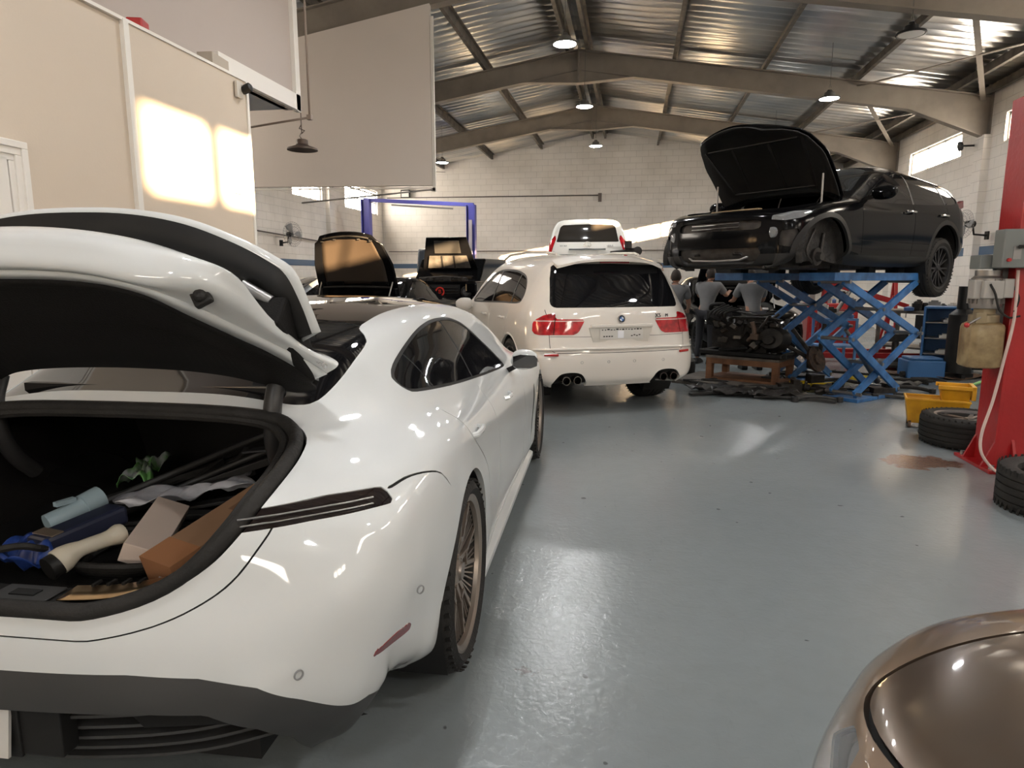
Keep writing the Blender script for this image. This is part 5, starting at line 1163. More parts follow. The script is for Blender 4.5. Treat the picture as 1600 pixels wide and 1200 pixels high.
pp = box('number_plate', mat('old_plate_sheet'), (0,-.975,1.06), (.50,.01,.15), LX); text_obj('plate_text', '1 2091', .10, pt, pp, (0,-.0005-.006+.0,0), (PI/2,0,0), .001)
MB().lathe([(.055,-.004),(.075,-.004),(.075,.008),(.055,.008)], 24, Matrix.Translation((0,-.925,1.29)) @ Matrix.Rotation(PI/2,4,'X') @ Matrix.Diagonal((1.25,.9,1,1)), close=True).bar((-.02,-.93,1.32),(-.03,-.93,1.27),.015,.01).bar((-.03,-.93,1.27),(.05,-.93,1.275),.012,.01).build('oval_badge', chrome, LX)
text_obj('model_lettering', 'LEXUS', .05, mat('dark_lettering'), LX, (.52,-.915,1.26), (PI/2,0,0), .004); text_obj('model_lettering', 'GX 460', .05, mat('dark_lettering'), LX, (-.55,-.915,1.26), (PI/2,0,0), .004)
lf = empty('two_post_lift', (-.97, 18.0, 0), 0, 'lift carrying the white SUV before the far wall', 'car lift')
MB().box((0,.2,1.22),(.8,3.2,.06)).build('lift_platform', purlin_m, lf); MB().box((-.2,0,.6),(.2,.3,1.2)).box((.2,0,.6),(.2,.3,1.2)).box((0,0,.02),(1,1.2,.04)).build('lift_ram', purlin_m, lf)
js = empty('motor_unit', at(992,391,Y=15.6), 0, 'black motor and drum unit sticking out right of the raised white SUV', 'motor')
MB().box((-.15,0,.12),(.16,.2,.18)).tube([(-.2,0,0),(.05,0,0)], .05, 12).lathe([(0,-.06),(.10,-.06),(.10,.06),(0,.06)], 20, Matrix.Translation((.06,-.02,-.02)) @ Matrix.Rotation(PI/2,4,'X')).tube([(-.55,.1,-.05),(-.1,0,0)], .04, 8).build('motor_body', iron, js, .01)
# ------------------------------------------------------------------ sedans with open hoods (background)
def sedan(name, loc, rz, label, paint, ang, inner, bay=True, hw=.78):
    e = empty(name, loc, rz, label, 'car')
    net = [
     [(.6,-1.0,.3),(.72,-1.05,.32),(.78,-1.08,.38),(.78,-1.1,.45),(.72,-1.13,.5),(.55,-1.16,.5),(.3,-1.18,.5),(0,-1.18,.5)],
     [(.78,-.8,.28),(.88,-.9,.38),(.9,-.96,.6),(.87,-1.0,.82),(.78,-1.04,.92),(.58,-1.07,.94),(.3,-1.09,.94),(0,-1.1,.94)],
     row(-.5, [(.80,.24),(.90,.35),(.92,.62),(.89,.88),(.80,.98),(.62,1.02),(.32,1.04),(0,1.05)]),
     row(.0, [(.80,.24),(.90,.35),(.925,.62),(.90,.88),(.80,1.0),(.62,1.20),(.32,1.27),(0,1.28)]),
     row(.6, [(.80,.22),(.90,.32),(.92,.60),(.90,.88),(.80,1.10),(.62,1.38),(.34,1.43),(0,1.44)]),
     row(1.2, [(.80,.22),(.90,.32),(.92,.60),(.90,.88),(.81,1.12),(.64,1.39),(.35,1.44),(0,1.45)]),
     row(1.7, [(.80,.22),(.90,.32),(.92,.60),(.90,.87),(.84,1.0),(.72,1.16),(.38,1.22),(0,1.23)]),
     row(2.1, [(.80,.24),(.91,.34),(.93,.60),(.90,.84),(.82,.93),(.68,.96),(.36,.99),(0,1.0)]),
     row(2.9, [(.80,.26),(.91,.36),(.93,.58),(.89,.80),(.80,.87),(.64,.90),(.34,.92),(0,.93)]),
     row(3.4, [(.76,.24),(.86,.32),(.88,.50),(.84,.70),(.74,.78),(.6,.81),(.32,.83),(0,.84)], [0,0,0,0,.03,.08,.12,.14]),
     row(3.55, [(.68,.22),(.76,.27),(.77,.38),(.73,.5),(.66,.56),(.55,.59),(.3,.61),(0,.61)], [0,0,0,0,.03,.08,.13,.16]),
     row(3.5, [(.6,.2),(.68,.21),(.69,.24),(.66,.27),(.6,.29),(.5,.3),(.28,.3),(0,.3)], [0,0,0,0,.03,.08,.13,.16]),
    ]
    s_ = make_shell(net, 5, 5)
    s_.cut(arch_fn(0,.34,.37,.6), 6); s_.cut(arch_fn(2.8,.34,.37,.6), 6)
    if bay: s_.cut(gate(lambda p: sdpoly(p[:, :2], closed_curve([(-.66,2.02),(-hw,2.3),(-hw+.03,3.0),(-.55,3.32),(0,3.45),(.55,3.32),(hw-.03,3.0),(hw,2.3),(.66,2.02)], 3)), lambda p: p[:, 2] > .68), 6, {0})
    s_.cut(gate(lambda p: sdpoly(p[:, :2], [(-.58,1.22),(-.74,1.85),(.74,1.85),(.58,1.22)]), lambda p: p[:, 2] > .99), 1, {0})
    s_.cut(gate(lambda p: sdpoly(yz(p), [(-.3,1.06),(.3,1.28),(.7,1.36),(1.2,1.36),(1.75,1.02),(1.7,.97),(-.2,.99)]), lambda p: (np.abs(p[:, 0]) > .6) & (p[:, 2] > .93)), 1, {0})
    u2 = lambda p: np.stack([np.abs(p[:, 0])-.9*(p[:, 1]-3.3), p[:, 2]], 1); fc = lambda p: (p[:, 1] > 3.0) & (p[:, 2] > .2)
    s_.cut(gate(lambda p: sdpoly(u2(p), [(.52,.62),(.50,.74),(.9,.76),(1.0,.68),(.85,.62)]), fc), 3, {0}); s_.cut(gate(lambda p: sdpoly(u2(p), [(-.5,.42),(.30,.42),(.36,.70),(-.5,.72)]), fc), 10, {0})
    s_.part({0}, 'body', paint, e, rim=.02); s_.part({1}, 'window_glass', glass, e, inset=.005); s_.part({3}, 'head_lamp', lamp_glass, e, rim=.02); s_.part({10}, 'grille', iron, e, inset=.02); s_.bm.free()
    for x, y, s in ((-.78,0,-1),(.78,0,1),(-.78,2.8,-1),(.78,2.8,1)): wheel(e, (x,y,.33), .33, .23, .22, s, 'seven', dk_alloy)
    box('underbody', blk, (0,1.2,.3), (1.3,4.0,.16), e)
    if bay:
        rnd = random.Random(len(label)); mb = MB().box((0,2.7,.5),(1.3,1.1,.3))
        for k in range(24): mb.box((rnd.uniform(-.58,.58), rnd.uniform(2.2,3.15), rnd.uniform(.66,.84)), (rnd.uniform(.08,.35), rnd.uniform(.06,.3), rnd.uniform(.05,.16)), (0,0,rnd.uniform(-.3,.3)))
        for k in range(7): mb.tube(cr([(rnd.uniform(-.6,.6), rnd.uniform(2.2,3.1), rnd.uniform(.8,.9)) for _ in range(3)], 5), rnd.uniform(.012,.025), 6)
        mb.build('engine_bay', iron, e, .008)
        mb = MB()
        for k in range(6): mb.box((rnd.uniform(-.5,.5), rnd.uniform(2.3,3.1), .85), (rnd.uniform(.06,.2), rnd.uniform(.05,.12), .04))
        mb.build('engine_covers', steel, e, .006)
        H = Matrix.Translation((0, 2.04, .98)) @ Matrix.Rotation(R(ang), 4, 'X')
        def hp_(u, v, dz, f=1): w = f*np.interp(v, [0,.1,.55,.85,1], [hw*.94, hw, hw*.96, hw*.80, hw*.62]); return H @ Vector((u*w, v*1.36-.06*u*u*(v > .9), dz+.05*math.sin(PI*v)-.05*u*u))
        gr = lambda dz, f, v0=0, v1=1, u0=-1, u1=1: np.array([[tuple(hp_(u, v, dz, f)) for u in np.linspace(u0, u1, 13)] for v in np.linspace(v0, v1, 12)])
        h_ = MB().grid(gr(.03, 1)).build('hood', paint, e, thick=.01)
        # underside frame: cross bars and edges round two recessed insulation panels
        MB().grid(gr(-.0, .985, 0, .22)).grid(gr(-.0, .985, .22, 1, .80, 1)).grid(gr(-.0, .985, .22, 1, -1, -.80)).grid(gr(-.0, .985, .90, 1, -.8, .8)).grid(gr(-.0,.985,.22,.30,-.8,-.35)).grid(gr(-.0,.985,.22,.30,.35,.8)).build('hood_frame', black_paint, h_, thick=.02)
        MB().grid(gr(.012, .97, .26, .92, -.82, .82)).build('hood_insulation', inner, h_, thick=.006)
        mb = MB()
        for u in (-.8, -.4, .4, .8): mb.box(tuple(hp_(u, .91, -.015)), (.05,.02,.02))
        mb.tube([tuple(hp_(u, .95, -.02)) for u in np.linspace(-.8,.8,9)], .015, 6).tube([tuple(hp_(u, .23, -.02)) for u in np.linspace(-.85,.85,9)], .02, 6).build('hood_seal', rubber, h_)
        MB().tube([tuple(hp_(-.9,.3,0)), (-.70,2.45,.86)], .012, 6).tube([tuple(hp_(.9,.3,0)), (.70,2.45,.86)], .012, 6).build('gas_strut', steel, h_)
    return e
tan_panel = mat('hood_panel_brown_sheen', (.036,.026,.018), .45, .1, bump=(20,.1)); dark_panel = mat('hood_panel_dark', (.02,.018,.016), .6)
sedan('sedan_car', (-4.82, 13.95, .0), PI-.10, 'black sedan with raised hood showing its brown panel, behind the foreground car roof', black_paint, 68, tan_panel, hw=.83)
sedan('sedan_car', (-7.1, 16.6, 0), PI-.75, 'dark silver sedan with raised black hood far left', silver_paint, 48, dark_panel)
sd_ = sedan('sedan_car', (1.62, 15.9, 0), PI+.16, 'black car with raised hood that the grey-shirted mechanics work on', black_paint, 55, dark_panel)
pp = box('number_plate', mat('plate_white'), (.42, 3.66, .60), (.46,.012,.12), sd_, (0,0,-.25)); text_obj('plate_text', '1 704', .08, mat('plate_red', (.5,.05,.04), .5), pp, (0,.007,0), (PI/2,0,PI), .001)
wl = empty('work_lamp', (2.62, 12.9, 1.12), 0, 'lit round work lamp over the engine bay of the black car', 'work lamp')
MB().lathe([(0,.05),(.06,.05),(.09,.0),(.085,0)], 20, Matrix.Rotation(R(100),4,'X')).tube([(0,.0,.0),(0,.3,.5),(.1,.4,.75)], .01, 6).build('lamp_head', blk, wl)
MB().lathe([(0,-.002),(.08,-.002)], 20, Matrix.Rotation(R(100),4,'X')).build('lamp_lens', mat('work_lamp_lit', (1,1,1), .5, emit=((1,.98,.95), 40)), wl)

# ------------------------------------------------------------------ black boxy off-roader, hood open
gw = empty('off_road_car', (-4.62, 15.6, 0), -.03, 'black boxy off-roader with open hood and red round grille badge', 'car')
MB().prism([(-.88,.62),(.88,.62),(.90,1.28),(.86,1.36),(-.86,1.36),(-.90,1.28)], .25, 1.6, 'y').box((0,.16,.66),(1.86,.36,.24)).box((0,1.3,.75),(1.78,2.6,.5)).build('body', black_paint, gw, .03)
MB().prism([(.75,1.36),(1.35,1.92),(3.8,1.95),(4.1,1.3),(4.2,.6),(1.0,.6)], -.86, .86, 'x').build('cabin', black_paint, gw, .04)
MB().prism([(.93,1.46),(1.30,1.84),(1.29,1.86),(.92,1.48)], -.76, .76, 'x').build('windscreen', glass, gw)
for s in (1, -1):
    box('wing', black_paint, (s*.80,.75,1.20), (.28,1.3,.24), gw, bevel=.04)
    hl = MB().lathe([(.0,.0),(.115,.0),(.135,.01),(.14,.05),(.10,.06)], 28, Matrix.Translation((s*.66,.235,1.10)) @ Matrix.Rotation(PI/2,4,'X')).build('head_lamp_ring', blk, gw)
    MB().lathe([(0,.03),(.06,.025),(.105,.005)], 24, Matrix.Translation((s*.66,.215,1.10)) @ Matrix.Rotation(PI/2,4,'X')).build('head_lamp', lamp_glass, hl)
    for k in range(3): MB().lathe([(0,.02),(.028,.01),(.03,0)], 12, Matrix.Translation((s*(.60+.065*k),.21,.90)) @ Matrix.Rotation(PI/2,4,'X')).build('small_lamp', lamp_glass, hl)
    box('bumper_pod', dred_lens if 0 else red_tool, (s*.86,.12,.70), (.22,.3,.22), gw, bevel=.03) if s > 0 else box('bumper_pod', blk, (s*.84,.06,.66), (.3,.3,.24), gw, bevel=.03)
    wheel(gw, (s*.80,1.0,.40), .40, .27, .24, s, 'ten', dk_alloy); wheel(gw, (s*.80,3.7,.40), .40, .27, .24, s, 'ten', dk_alloy)
mb = MB()
for k in range(4): mb.bar((-.46,.20,.98+.075*k),(.46,.20,.98+.075*k),.03,.028)
mb.build('grille_bar', mat('grille_dark_chrome', (.12,.12,.12), .25, .9), gw, .004); box('grille_back', gap, (0,.24,1.09), (.98,.03,.36), gw)
bd = MB().lathe([(.085,0),(.115,0),(.115,.02),(.085,.02)], 30, Matrix.Translation((0,.19,1.10)) @ Matrix.Rotation(PI/2,4,'X'), close=True).build('round_badge', mat('badge_red', (.6,.03,.02), .3), gw)
text_obj('badge_letter', 'B', .14, mat('badge_red'), bd, (0,.175,1.10), (PI/2,0,0), .006)
pp = box('number_plate', mat('plate_white'), (0,-.045,.76), (.50,.012,.12), gw); text_obj('plate_text', 'AA 95 309', .075, pt, pp, (0,-.007,0), (PI/2,0,0), .001)
rnd = random.Random(8); mb = MB()
for k in range(22): mb.box((rnd.uniform(-.6,.6), rnd.uniform(.35,1.1), rnd.uniform(1.36,1.42)), (rnd.uniform(.08,.3), rnd.uniform(.08,.2), rnd.uniform(.05,.12)), (0,0,rnd.uniform(-.3,.3)))
mb.tube([(-.6,.4,1.42),(0,.5,1.46),(.6,.45,1.42)], .03, 8).build('engine_bay', iron, gw, .008)
H = Matrix.Translation((0,1.15,1.38)) @ Matrix.Rotation(R(-68),4,'X')
hd = MB().add([H @ Vector(p) for p in ((-.78,0,0),(.78,0,0),(.52,-1.12,0),(-.52,-1.12,0))], [(0,1,2,3)]).build('hood', black_paint, gw, thick=.03)
MB().add([H @ Vector(p) for p in ((-.56,-.34,-.02),(.56,-.34,-.02),(.48,-.66,-.02),(-.48,-.66,-.02))], [(0,1,2,3)]).build('hood_pale_panel', mat('pale_insulation', (.075,.066,.057), .6, noise=(9,.3,(.04,.036,.03))), hd, thick=.03)
MB().add([H @ Vector(p) for p in ((-.34,-.72,-.02),(.34,-.72,-.02),(.32,-1.04,-.02),(-.32,-1.04,-.02))], [(0,1,2,3)]).build('hood_dark_panel', dark_panel, hd, thick=.03)
mb = MB()
for u in (-.16, .16): mb.bar(H @ Vector((u,-.33,-.05)), H @ Vector((u,-.66,-.05)), .04, .02)
mb.build('hood_rib', blk, hd)
tag(MB().prism([(-.3,.8),(-.1,1.55),(.25,1.6),(.8,1.3),(.9,.8)], -.6, .6, 'x', Matrix.Translation((-5.9,20.0,.75)) @ Matrix.Rotation(0,4,'Z')).build('covered_car', dark_grey_paint, None, .06), 'dark car top seen between the two open hoods by the far wall', 'car')
tag(MB().box((-5.9,22.4,.55),(.5,.5,1.1)).box((-5.9,22.3,1.2),(.4,.3,.2)).build('tool_trolley', red_tool, None, .02), 'red tool trolley by the far wall beside the blue post', 'tool trolley')

# ------------------------------------------------------------------ people
def skinned(name, chains, m, parent, sub=1, branch=None):
    """chains: lists of (point, radius); points shared between chains are joined"""
    vs = []; es = []; rs = []; idx = {}
    for ch in chains:
        prev = None
        for p, r in ch:
            k = tuple(round(c, 4) for c in p)
            if k not in idx: idx[k] = len(vs); vs.append(p); rs.append(r)
            i = idx[k]
            if prev is not None: es.append((prev, i))
            prev = i
    me = bpy.data.meshes.new(name); me.from_pydata(vs, es, []); o = bpy.data.objects.new(name, me); COL.objects.link(o)
    md = o.modifiers.new('skin', 'SKIN'); md.use_smooth_shade = True; md2 = o.modifiers.new('sub', 'SUBSURF'); md2.levels = sub; md2.render_levels = sub
    sv = me.skin_vertices[0].data
    for i, r in enumerate(rs): sv[i].radius = r if isinstance(r, tuple) else (r, r); sv[i].use_root = False
    # one root for every island
    seen = set(); adj = {i: [] for i in range(len(vs))}
    for a_, b_ in es: adj[a_].append(b_); adj[b_].append(a_)
    for i in range(len(vs)):
        if i in seen: continue
        sv[i].use_root = True; st = [i]
        while st:
            j = st.pop()
            if j in seen: continue
            seen.add(j); st += adj[j]
    dg = bpy.context.evaluated_depsgraph_get(); me2 = bpy.data.meshes.new_from_object(o.evaluated_get(dg)); COL.objects.unlink(o); bpy.data.objects.remove(o)
    for p in me2.polygons: p.use_smooth = True
    me2.materials.clear(); me2.materials.append(m); me2.name = name; q = bpy.data.objects.new(name, me2); return link(q, parent)
def person(loc, rz, label, lean=.25, head_turn=0, H=1.70, armL=.5, armR=.5, drop=0, shirt_m=None, short=1.0):
    """faces +y. lean: hip bend in radians"""
    k = H/1.75; e = empty('person', loc, rz, label, 'person')
    hip = Vector((0, 0, .93*k-drop)); L = Matrix.Rotation(-lean, 4, 'X')
    def T(x, y, z): return hip+(L @ Vector((x, y, z)))*k
    sp1, sp2, ch, nk, hd0 = T(0,0,.12), T(0,.0,.26), T(0,0,.42), T(0,.01,.55), T(0,.03,.66)
    knee = .48*k-drop*.5; fwd = drop*.9
    chains = [[(hip,.12*k),(sp1,(.12*k,.095*k)),(sp2,(.13*k,.10*k)),(ch,(.15*k,.10*k)),(nk,.052*k),(T(0,.02,.60),.05*k)]]
    cloth_t = [[(T(0,.0,-.08),(.135*k,.12*k)),(sp1,(.135*k,.115*k)),(sp2,(.15*k,.115*k)),(ch,(.17*k,.125*k)),(T(0,-.005,.48),(.12*k,.115*k)),(T(0,.005,.56),(.062*k,.06*k))]]
    hands = []
    for s, a in ((-1, armL), (1, armR)):
        sh_ = T(s*.185,0,.47); el = sh_+Vector((s*.06, math.sin(a)*.27, -math.cos(a)*.27))*k
        wr = el+Vector((-s*.03, math.sin(a+.9)*.24, -math.cos(a+.9)*.24))*k; d = (wr-el).normalized()
        chains.append([(ch,(.15*k,.10*k)),(sh_,.062*k),(el,.042*k),(wr,.028*k),(wr+d*.05*k,.034*k),(wr+d*.09*k,.030*k)])
        cloth_t.append([(ch,(.165*k,.115*k)),(sh_,.085*k),(sh_.lerp(el,.75),.075*k)])
        side_ = Vector((1,0,0)); pal = wr+d*.07*k
        for j, (o_, ln) in enumerate(((-.028,.062),(-.009,.075),(.010,.070),(.028,.055))):
            b_ = pal+side_*o_*k; m1 = b_+d*.045*k; m2 = m1+(d+Vector((0,.0,-.55))).normalized()*ln*.5*k
            chains.append([(b_,.010*k),(m1,.009*k),(m2,.008*k)])
        tb = wr+d*.03*k-side_*s*.025*k; chains.append([(tb,.011*k),(tb-side_*s*.03*k+d*.02*k,.010*k),(tb-side_*s*.035*k+d*.05*k,.008*k)])
        hp0 = hip+Vector((s*.09*k,0,-.02)); kn = Vector((s*.11*k, fwd*.5+.02, knee)); an = Vector((s*.12*k, -.02, .09*k)); 
        chains.append([(hip,.12*k),(hp0,.088*k),(kn,.056*k),(an,.036*k),(an+Vector((0,.10*k,-.055*k)),.035*k)])
    body = skinned('body', chains, skin, e)
    # head with face, joined to the neck
    hm = MB(); HM_ = Matrix.Translation(hd0+Vector((0,.01,.02))) @ Matrix.Rotation(head_turn, 4, 'Z') @ Matrix.Rotation(-lean*.5, 4, 'X')
    def hp(t, ph): # t azimuth, ph polar: skull with jaw, brow, nose
        x, y, z = math.sin(ph)*math.sin(t), math.sin(ph)*math.cos(t), math.cos(ph)
        w = .076; dpt = .098; X_, Y_, Z_ = x*w, y*dpt, z*.118
        if z < 0: X_ *= 1-.32*abs(z); Y_ = Y_*(1-.12*abs(z))+(.012 if y > 0 else -.0)
        if y > .8 and -.35 < z < .15: Y_ += .022*(1-abs(x)/.35 if abs(x) < .35 else 0)*(1-abs(z+.12)/.3)
        if y > .5 and .0 < z < .2 and .2 < abs(x) < .55: Y_ -= .008
        return (HM_ @ Vector((X_, Y_, Z_)))*1
    G_ = np.array([[tuple(hp(t, ph)) for t in np.linspace(0, 2*PI, 25)] for ph in np.linspace(.02, PI-.02, 17)])
    hm.grid(G_)
    for s in (1, -1): hm.lathe([(0,.012),(.022,.01),(.028,0),(.0,-.004)], 12, HM_ @ Matrix.Translation((s*.076,-.005,-.005)) @ Matrix.Rotation(s*PI/2,4,'Y') @ Matrix.Diagonal((1.2,.8,1,1)))
    hdo = hm.build('head', skin, body)
    for s in (1, -1): MB().lathe([(0,.011),(.008,.007),(.011,0)], 10, HM_ @ Matrix.Translation((s*.03,.083,.012)) @ Matrix.Rotation(-PI/2,4,'X')).build('eye', mat('eye_dark', (.03,.02,.015), .2), hdo)
    MB().bar(HM_ @ Vector((-.024,.091,-.062)), HM_ @ Vector((.024,.091,-.062)), .008, .006).build('mouth', mat('lip', (.28,.11,.09), .6), hdo)
    G_ = []
    for ph in np.linspace(.02, PI*.66, 12):
        r_ = []
        for t in np.linspace(0, 2*PI, 25):
            front = math.cos(t) > .35; p2 = min(ph, 1.0) if front else ph; v = HM_.inverted() @ Vector(hp(t, p2)); v *= 1.09+.01*math.sin(9*t+7*ph); r_.append(tuple(HM_ @ v))
        G_.append(r_)
    MB().grid(np.array(G_)).build('hair', hair_m, body, thick=.004)
    skinned('tshirt', cloth_t, shirt_m or shirt, body)
    leg = [[(hip+Vector((0,0,.02)),(.135*k,.12*k))]]
    lc = []
    for s in (1, -1):
        hp0 = hip+Vector((s*.09*k,0,-.03)); kn = Vector((s*.11*k, fwd*.5+.02, knee)); an = Vector((s*.12*k,-.02,.10*k))
        lc.append([(hip+Vector((0,0,.03)),(.14*k,.12*k)),(hp0,.10*k),(kn,.075*k),(an,.06*k)])
    skinned('trousers', lc, pants, body)
    for s in (1, -1):
        MB().prism([(-.10,0),(.17,0),(.18,.03),(.12,.06),(.02,.10),(-.08,.10),(-.11,.04)], s*.12*k-.045, s*.12*k+.045, 'x').build('shoe', blk, body, .012)
    return e
person((.66,11.05,0), -.15, 'person from behind in grey T-shirt just right of the white SUV', .24, .1, 1.60, .5, .2)
person((1.22,11.6,0), -.45, 'person from behind in grey T-shirt, middle of the group, arms over the engine bay', .22, .5, 1.64, .8, .9)
person((1.88,11.0,0), .12, 'person from behind in grey T-shirt, rightmost, bending over the engine bay', .40, .0, 1.66, .6, .6)
person((.42,13.9,0), -1.35, 'person with short hair facing right behind the white SUV corner', .05, 0, 1.76, .3, .3, 0, mat('pale_tshirt', (.55,.52,.48), .9))

# ------------------------------------------------------------------ engine on wooden table and parts round it
tb = empty('wooden_table', (1.62, 9.55, 0), -.52, 'low brown wooden table carrying the greasy engine', 'table')
MB().box((0,0,.37),(1.0,.66,.035)).build('table_top', wood2, tb, .004)
MB().box((0,-.31,.32),(.98,.035,.085)).box((0,.31,.32),(.98,.035,.085)).box((-.48,0,.32),(.035,.6,.085)).box((.48,0,.32),(.035,.6,.085)).build('apron', wood, tb, .003)
for x in (-.45,.45):
    for y in (-.28,.28): box('leg', wood, (x,y,.20), (.085,.085,.33), tb, bevel=.004)
box('lower_shelf', wood, (.02,0,.075), (1.02,.66,.03), tb)
pal = empty('timber_slab', (1.45, 9.45, 0), -.52, 'grey dirty timber slab under the wooden table', 'timber'); MB().box((0,0,.03),(1.5,.95,.06)).build('slab', wood2, pal, .006)
en = empty('engine', (1.62, 9.6, .39), -.52, 'black greasy engine with gearbox standing on the low wooden table', 'engine')
en.scale = (1, 1, .8)
rnd = random.Random(11)
mb = MB().box((0,0,.30),(.62,.50,.46)).box((.05,0,.58),(.42,.36,.16)).box((-.36,.05,.28),(.28,.34,.34))
for k in range(30): mb.box((rnd.uniform(-.42,.42), rnd.uniform(-.34,.30), rnd.uniform(.08,.66)), (rnd.uniform(.05,.2), rnd.uniform(.05,.16), rnd.uniform(.05,.18)), (rnd.uniform(0,1),rnd.uniform(0,1),rnd.uniform(0,3)))
for k in range(12): mb.tube(cr([(rnd.uniform(-.5,.45), rnd.uniform(-.38,.2), rnd.uniform(.1,.75)) for _ in range(3)], 6), rnd.uniform(.01,.03), 7)
mb.build('engine_block', iron, en, .01)
mb = MB(); rnd = random.Random(21)
for k in range(16): mb.box((rnd.uniform(-.40,.42), rnd.uniform(-.40,-.22), rnd.uniform(.10,.60)), (rnd.uniform(.03,.12), rnd.uniform(.04,.10), rnd.uniform(.03,.10)), (rnd.uniform(0,1),rnd.uniform(0,1),rnd.uniform(0,3)))
mb.build('cast_fittings', mat('dull_cast_fittings', (.10,.085,.07), .45, .5), en, .006)
MB().lathe([(0,.26),(.16,.24),(.19,.14),(.20,0),(.13,-.06),(0,-.06)], 28, Matrix.Translation((.40,-.16,.30)) @ Matrix.Rotation(R(80),4,'X')).lathe([(0,.06),(.07,.06),(.08,0)], 20, Matrix.Translation((.40,-.42,.32)) @ Matrix.Rotation(R(80),4,'X')).build('bell_housing', iron, en)
MB().bar((-.56,-.30,.05),(.56,-.34,.05),.12,.07).bar((-.56,-.30,.05),(-.50,.3,.05),.10,.07).bar((.56,-.34,.05),(.55,.3,.05),.10,.07).bar((-.3,-.32,.10),(.1,-.32,.16),.1,.05).bar((.1,-.33,.08),(.3,-.42,.30),.08,.05).build('subframe', blk, en, .012)
mb = MB()
for k in range(5): mb.tube(cr([(-.42+.05*k,-.2,.45),(-.46+.05*k,-.32,.70),(-.34+.05*k,-.1,.86-.02*k)], 5), .022, 8)
mb.build('intake_hose', rubber, en)
MB().box((-.46,.0,.62),(.26,.3,.26)).tube(cr([(-.55,-.1,.75),(-.5,-.15,.85),(-.35,-.1,.86)],5),.035,10).build('air_box', blk, en, .02)
MB().tube(cr([(.10,-.36,.28),(.20,-.42,.42),(.16,-.40,.60)],4),.03,10).box((.2,-.40,.36),(.10,.08,.10)).build('turbo_pipe', mat('warm_cast_metal', (.16,.11,.08), .5, .6), en, .008)
# brake assembly and arms leaning by the table
hb = empty('hub_carrier', (2.42, 9.35, .05), .3, 'rusty brake disc and hub leaning beside the engine table', 'car part')
MB().lathe([(0,.05),(.07,.05),(.08,.02),(.17,.02),(.17,-.015),(.05,-.02),(0,-.02)], 32, Matrix.Translation((0,0,.32)) @ Euler((R(70),0,R(25))).to_matrix().to_4x4()).build('brake_disc', rust, hb)
MB().box((.0,.08,.34),(.12,.08,.30)).bar((.0,.05,.3),(-.40,.12,.52),.06,.05).bar((-.05,.05,.4),(-.25,.2,.72),.05,.05).tube([(.1,.1,.3),(.18,.15,.78)],.03,10).box((.02,.02,.06),(.2,.14,.12)).build('hub_knuckle', iron, hb, .01)
# parts strewn on the floor
def part_on_floor(kind, px, py, rz, label, sc=1, m=iron, seed=0, cat='car part'):
    p = at(px, py, Z=0); rnd = random.Random(seed+int(px)); mb = MB(); ml = mat('scuffed_black_trim')
    if kind == 'arm':
        pts = cr([(-.28*sc,0,.03),(-.1*sc,.06,.05),(.1*sc,.03,.05),(.28*sc,-.05,.03)], 5); mb.tube(pts, .026, 8); mb.lathe([(.018,-.03),(.045,-.03),(.045,.03),(.018,.03)], 14, Matrix.Translation((-.28*sc,0,.035)), close=True).lathe([(.018,-.03),(.04,-.03),(.04,.03),(.018,.03)], 14, Matrix.Translation((.28*sc,-.05,.035)), close=True)
    elif kind == 'strip':
        pts = cr([(-.5*sc,0,.02),(-.2*sc,.06,.03),(.2*sc,.05,.03),(.5*sc,-.03,.02)], 5)
        for a_, b_ in zip(pts[:-1], pts[1:]): mb.bar(a_, b_, .07, .03, ext=.004)
        m = ml
    elif kind == 'hose': mb.tube(cr([(rnd.uniform(-.35,.35)*sc, rnd.uniform(-.16,.16)*sc, rnd.uniform(.02,.09)) for _ in range(7)], 6), .018, 7); m = rubber
    elif kind == 'strut': mb.tube([(-.30*sc,0,.05),(0,0,.05)], .045, 12).tube([(0,0,.05),(.30*sc,.02,.04)], .018, 8).lathe([(.06,-.01),(.075,-.01),(.075,.01),(.06,.01)], 14, Matrix.Translation((-.05,0,.06)) @ Matrix.Rotation(PI/2,4,'Y'), close=True)
    elif kind == 'box':
        mb.box((0,0,.06*sc),(.30*sc,.20*sc,.12*sc)).box((.08,0,.14*sc),(.10*sc,.12*sc,.06)).tube([(-.16*sc,0,.07),(-.26*sc,.03,.05)], .025, 8)
    elif kind == 'shield':
        G_ = [[(u*.32*sc, v*.2*sc, .03+.05*math.sin(3*u+2*v)**2+.02*rnd.random()) for u in np.linspace(-1,1,9)] for v in np.linspace(-1,1,6)]; mb.grid(np.array(G_))
    o = mb.build('car_part', m, None, .004 if kind != 'shield' else 0, thick=.006 if kind == 'shield' else 0); o.location = p; o.rotation_euler = (0,0,rz); return tag(o, label, cat)
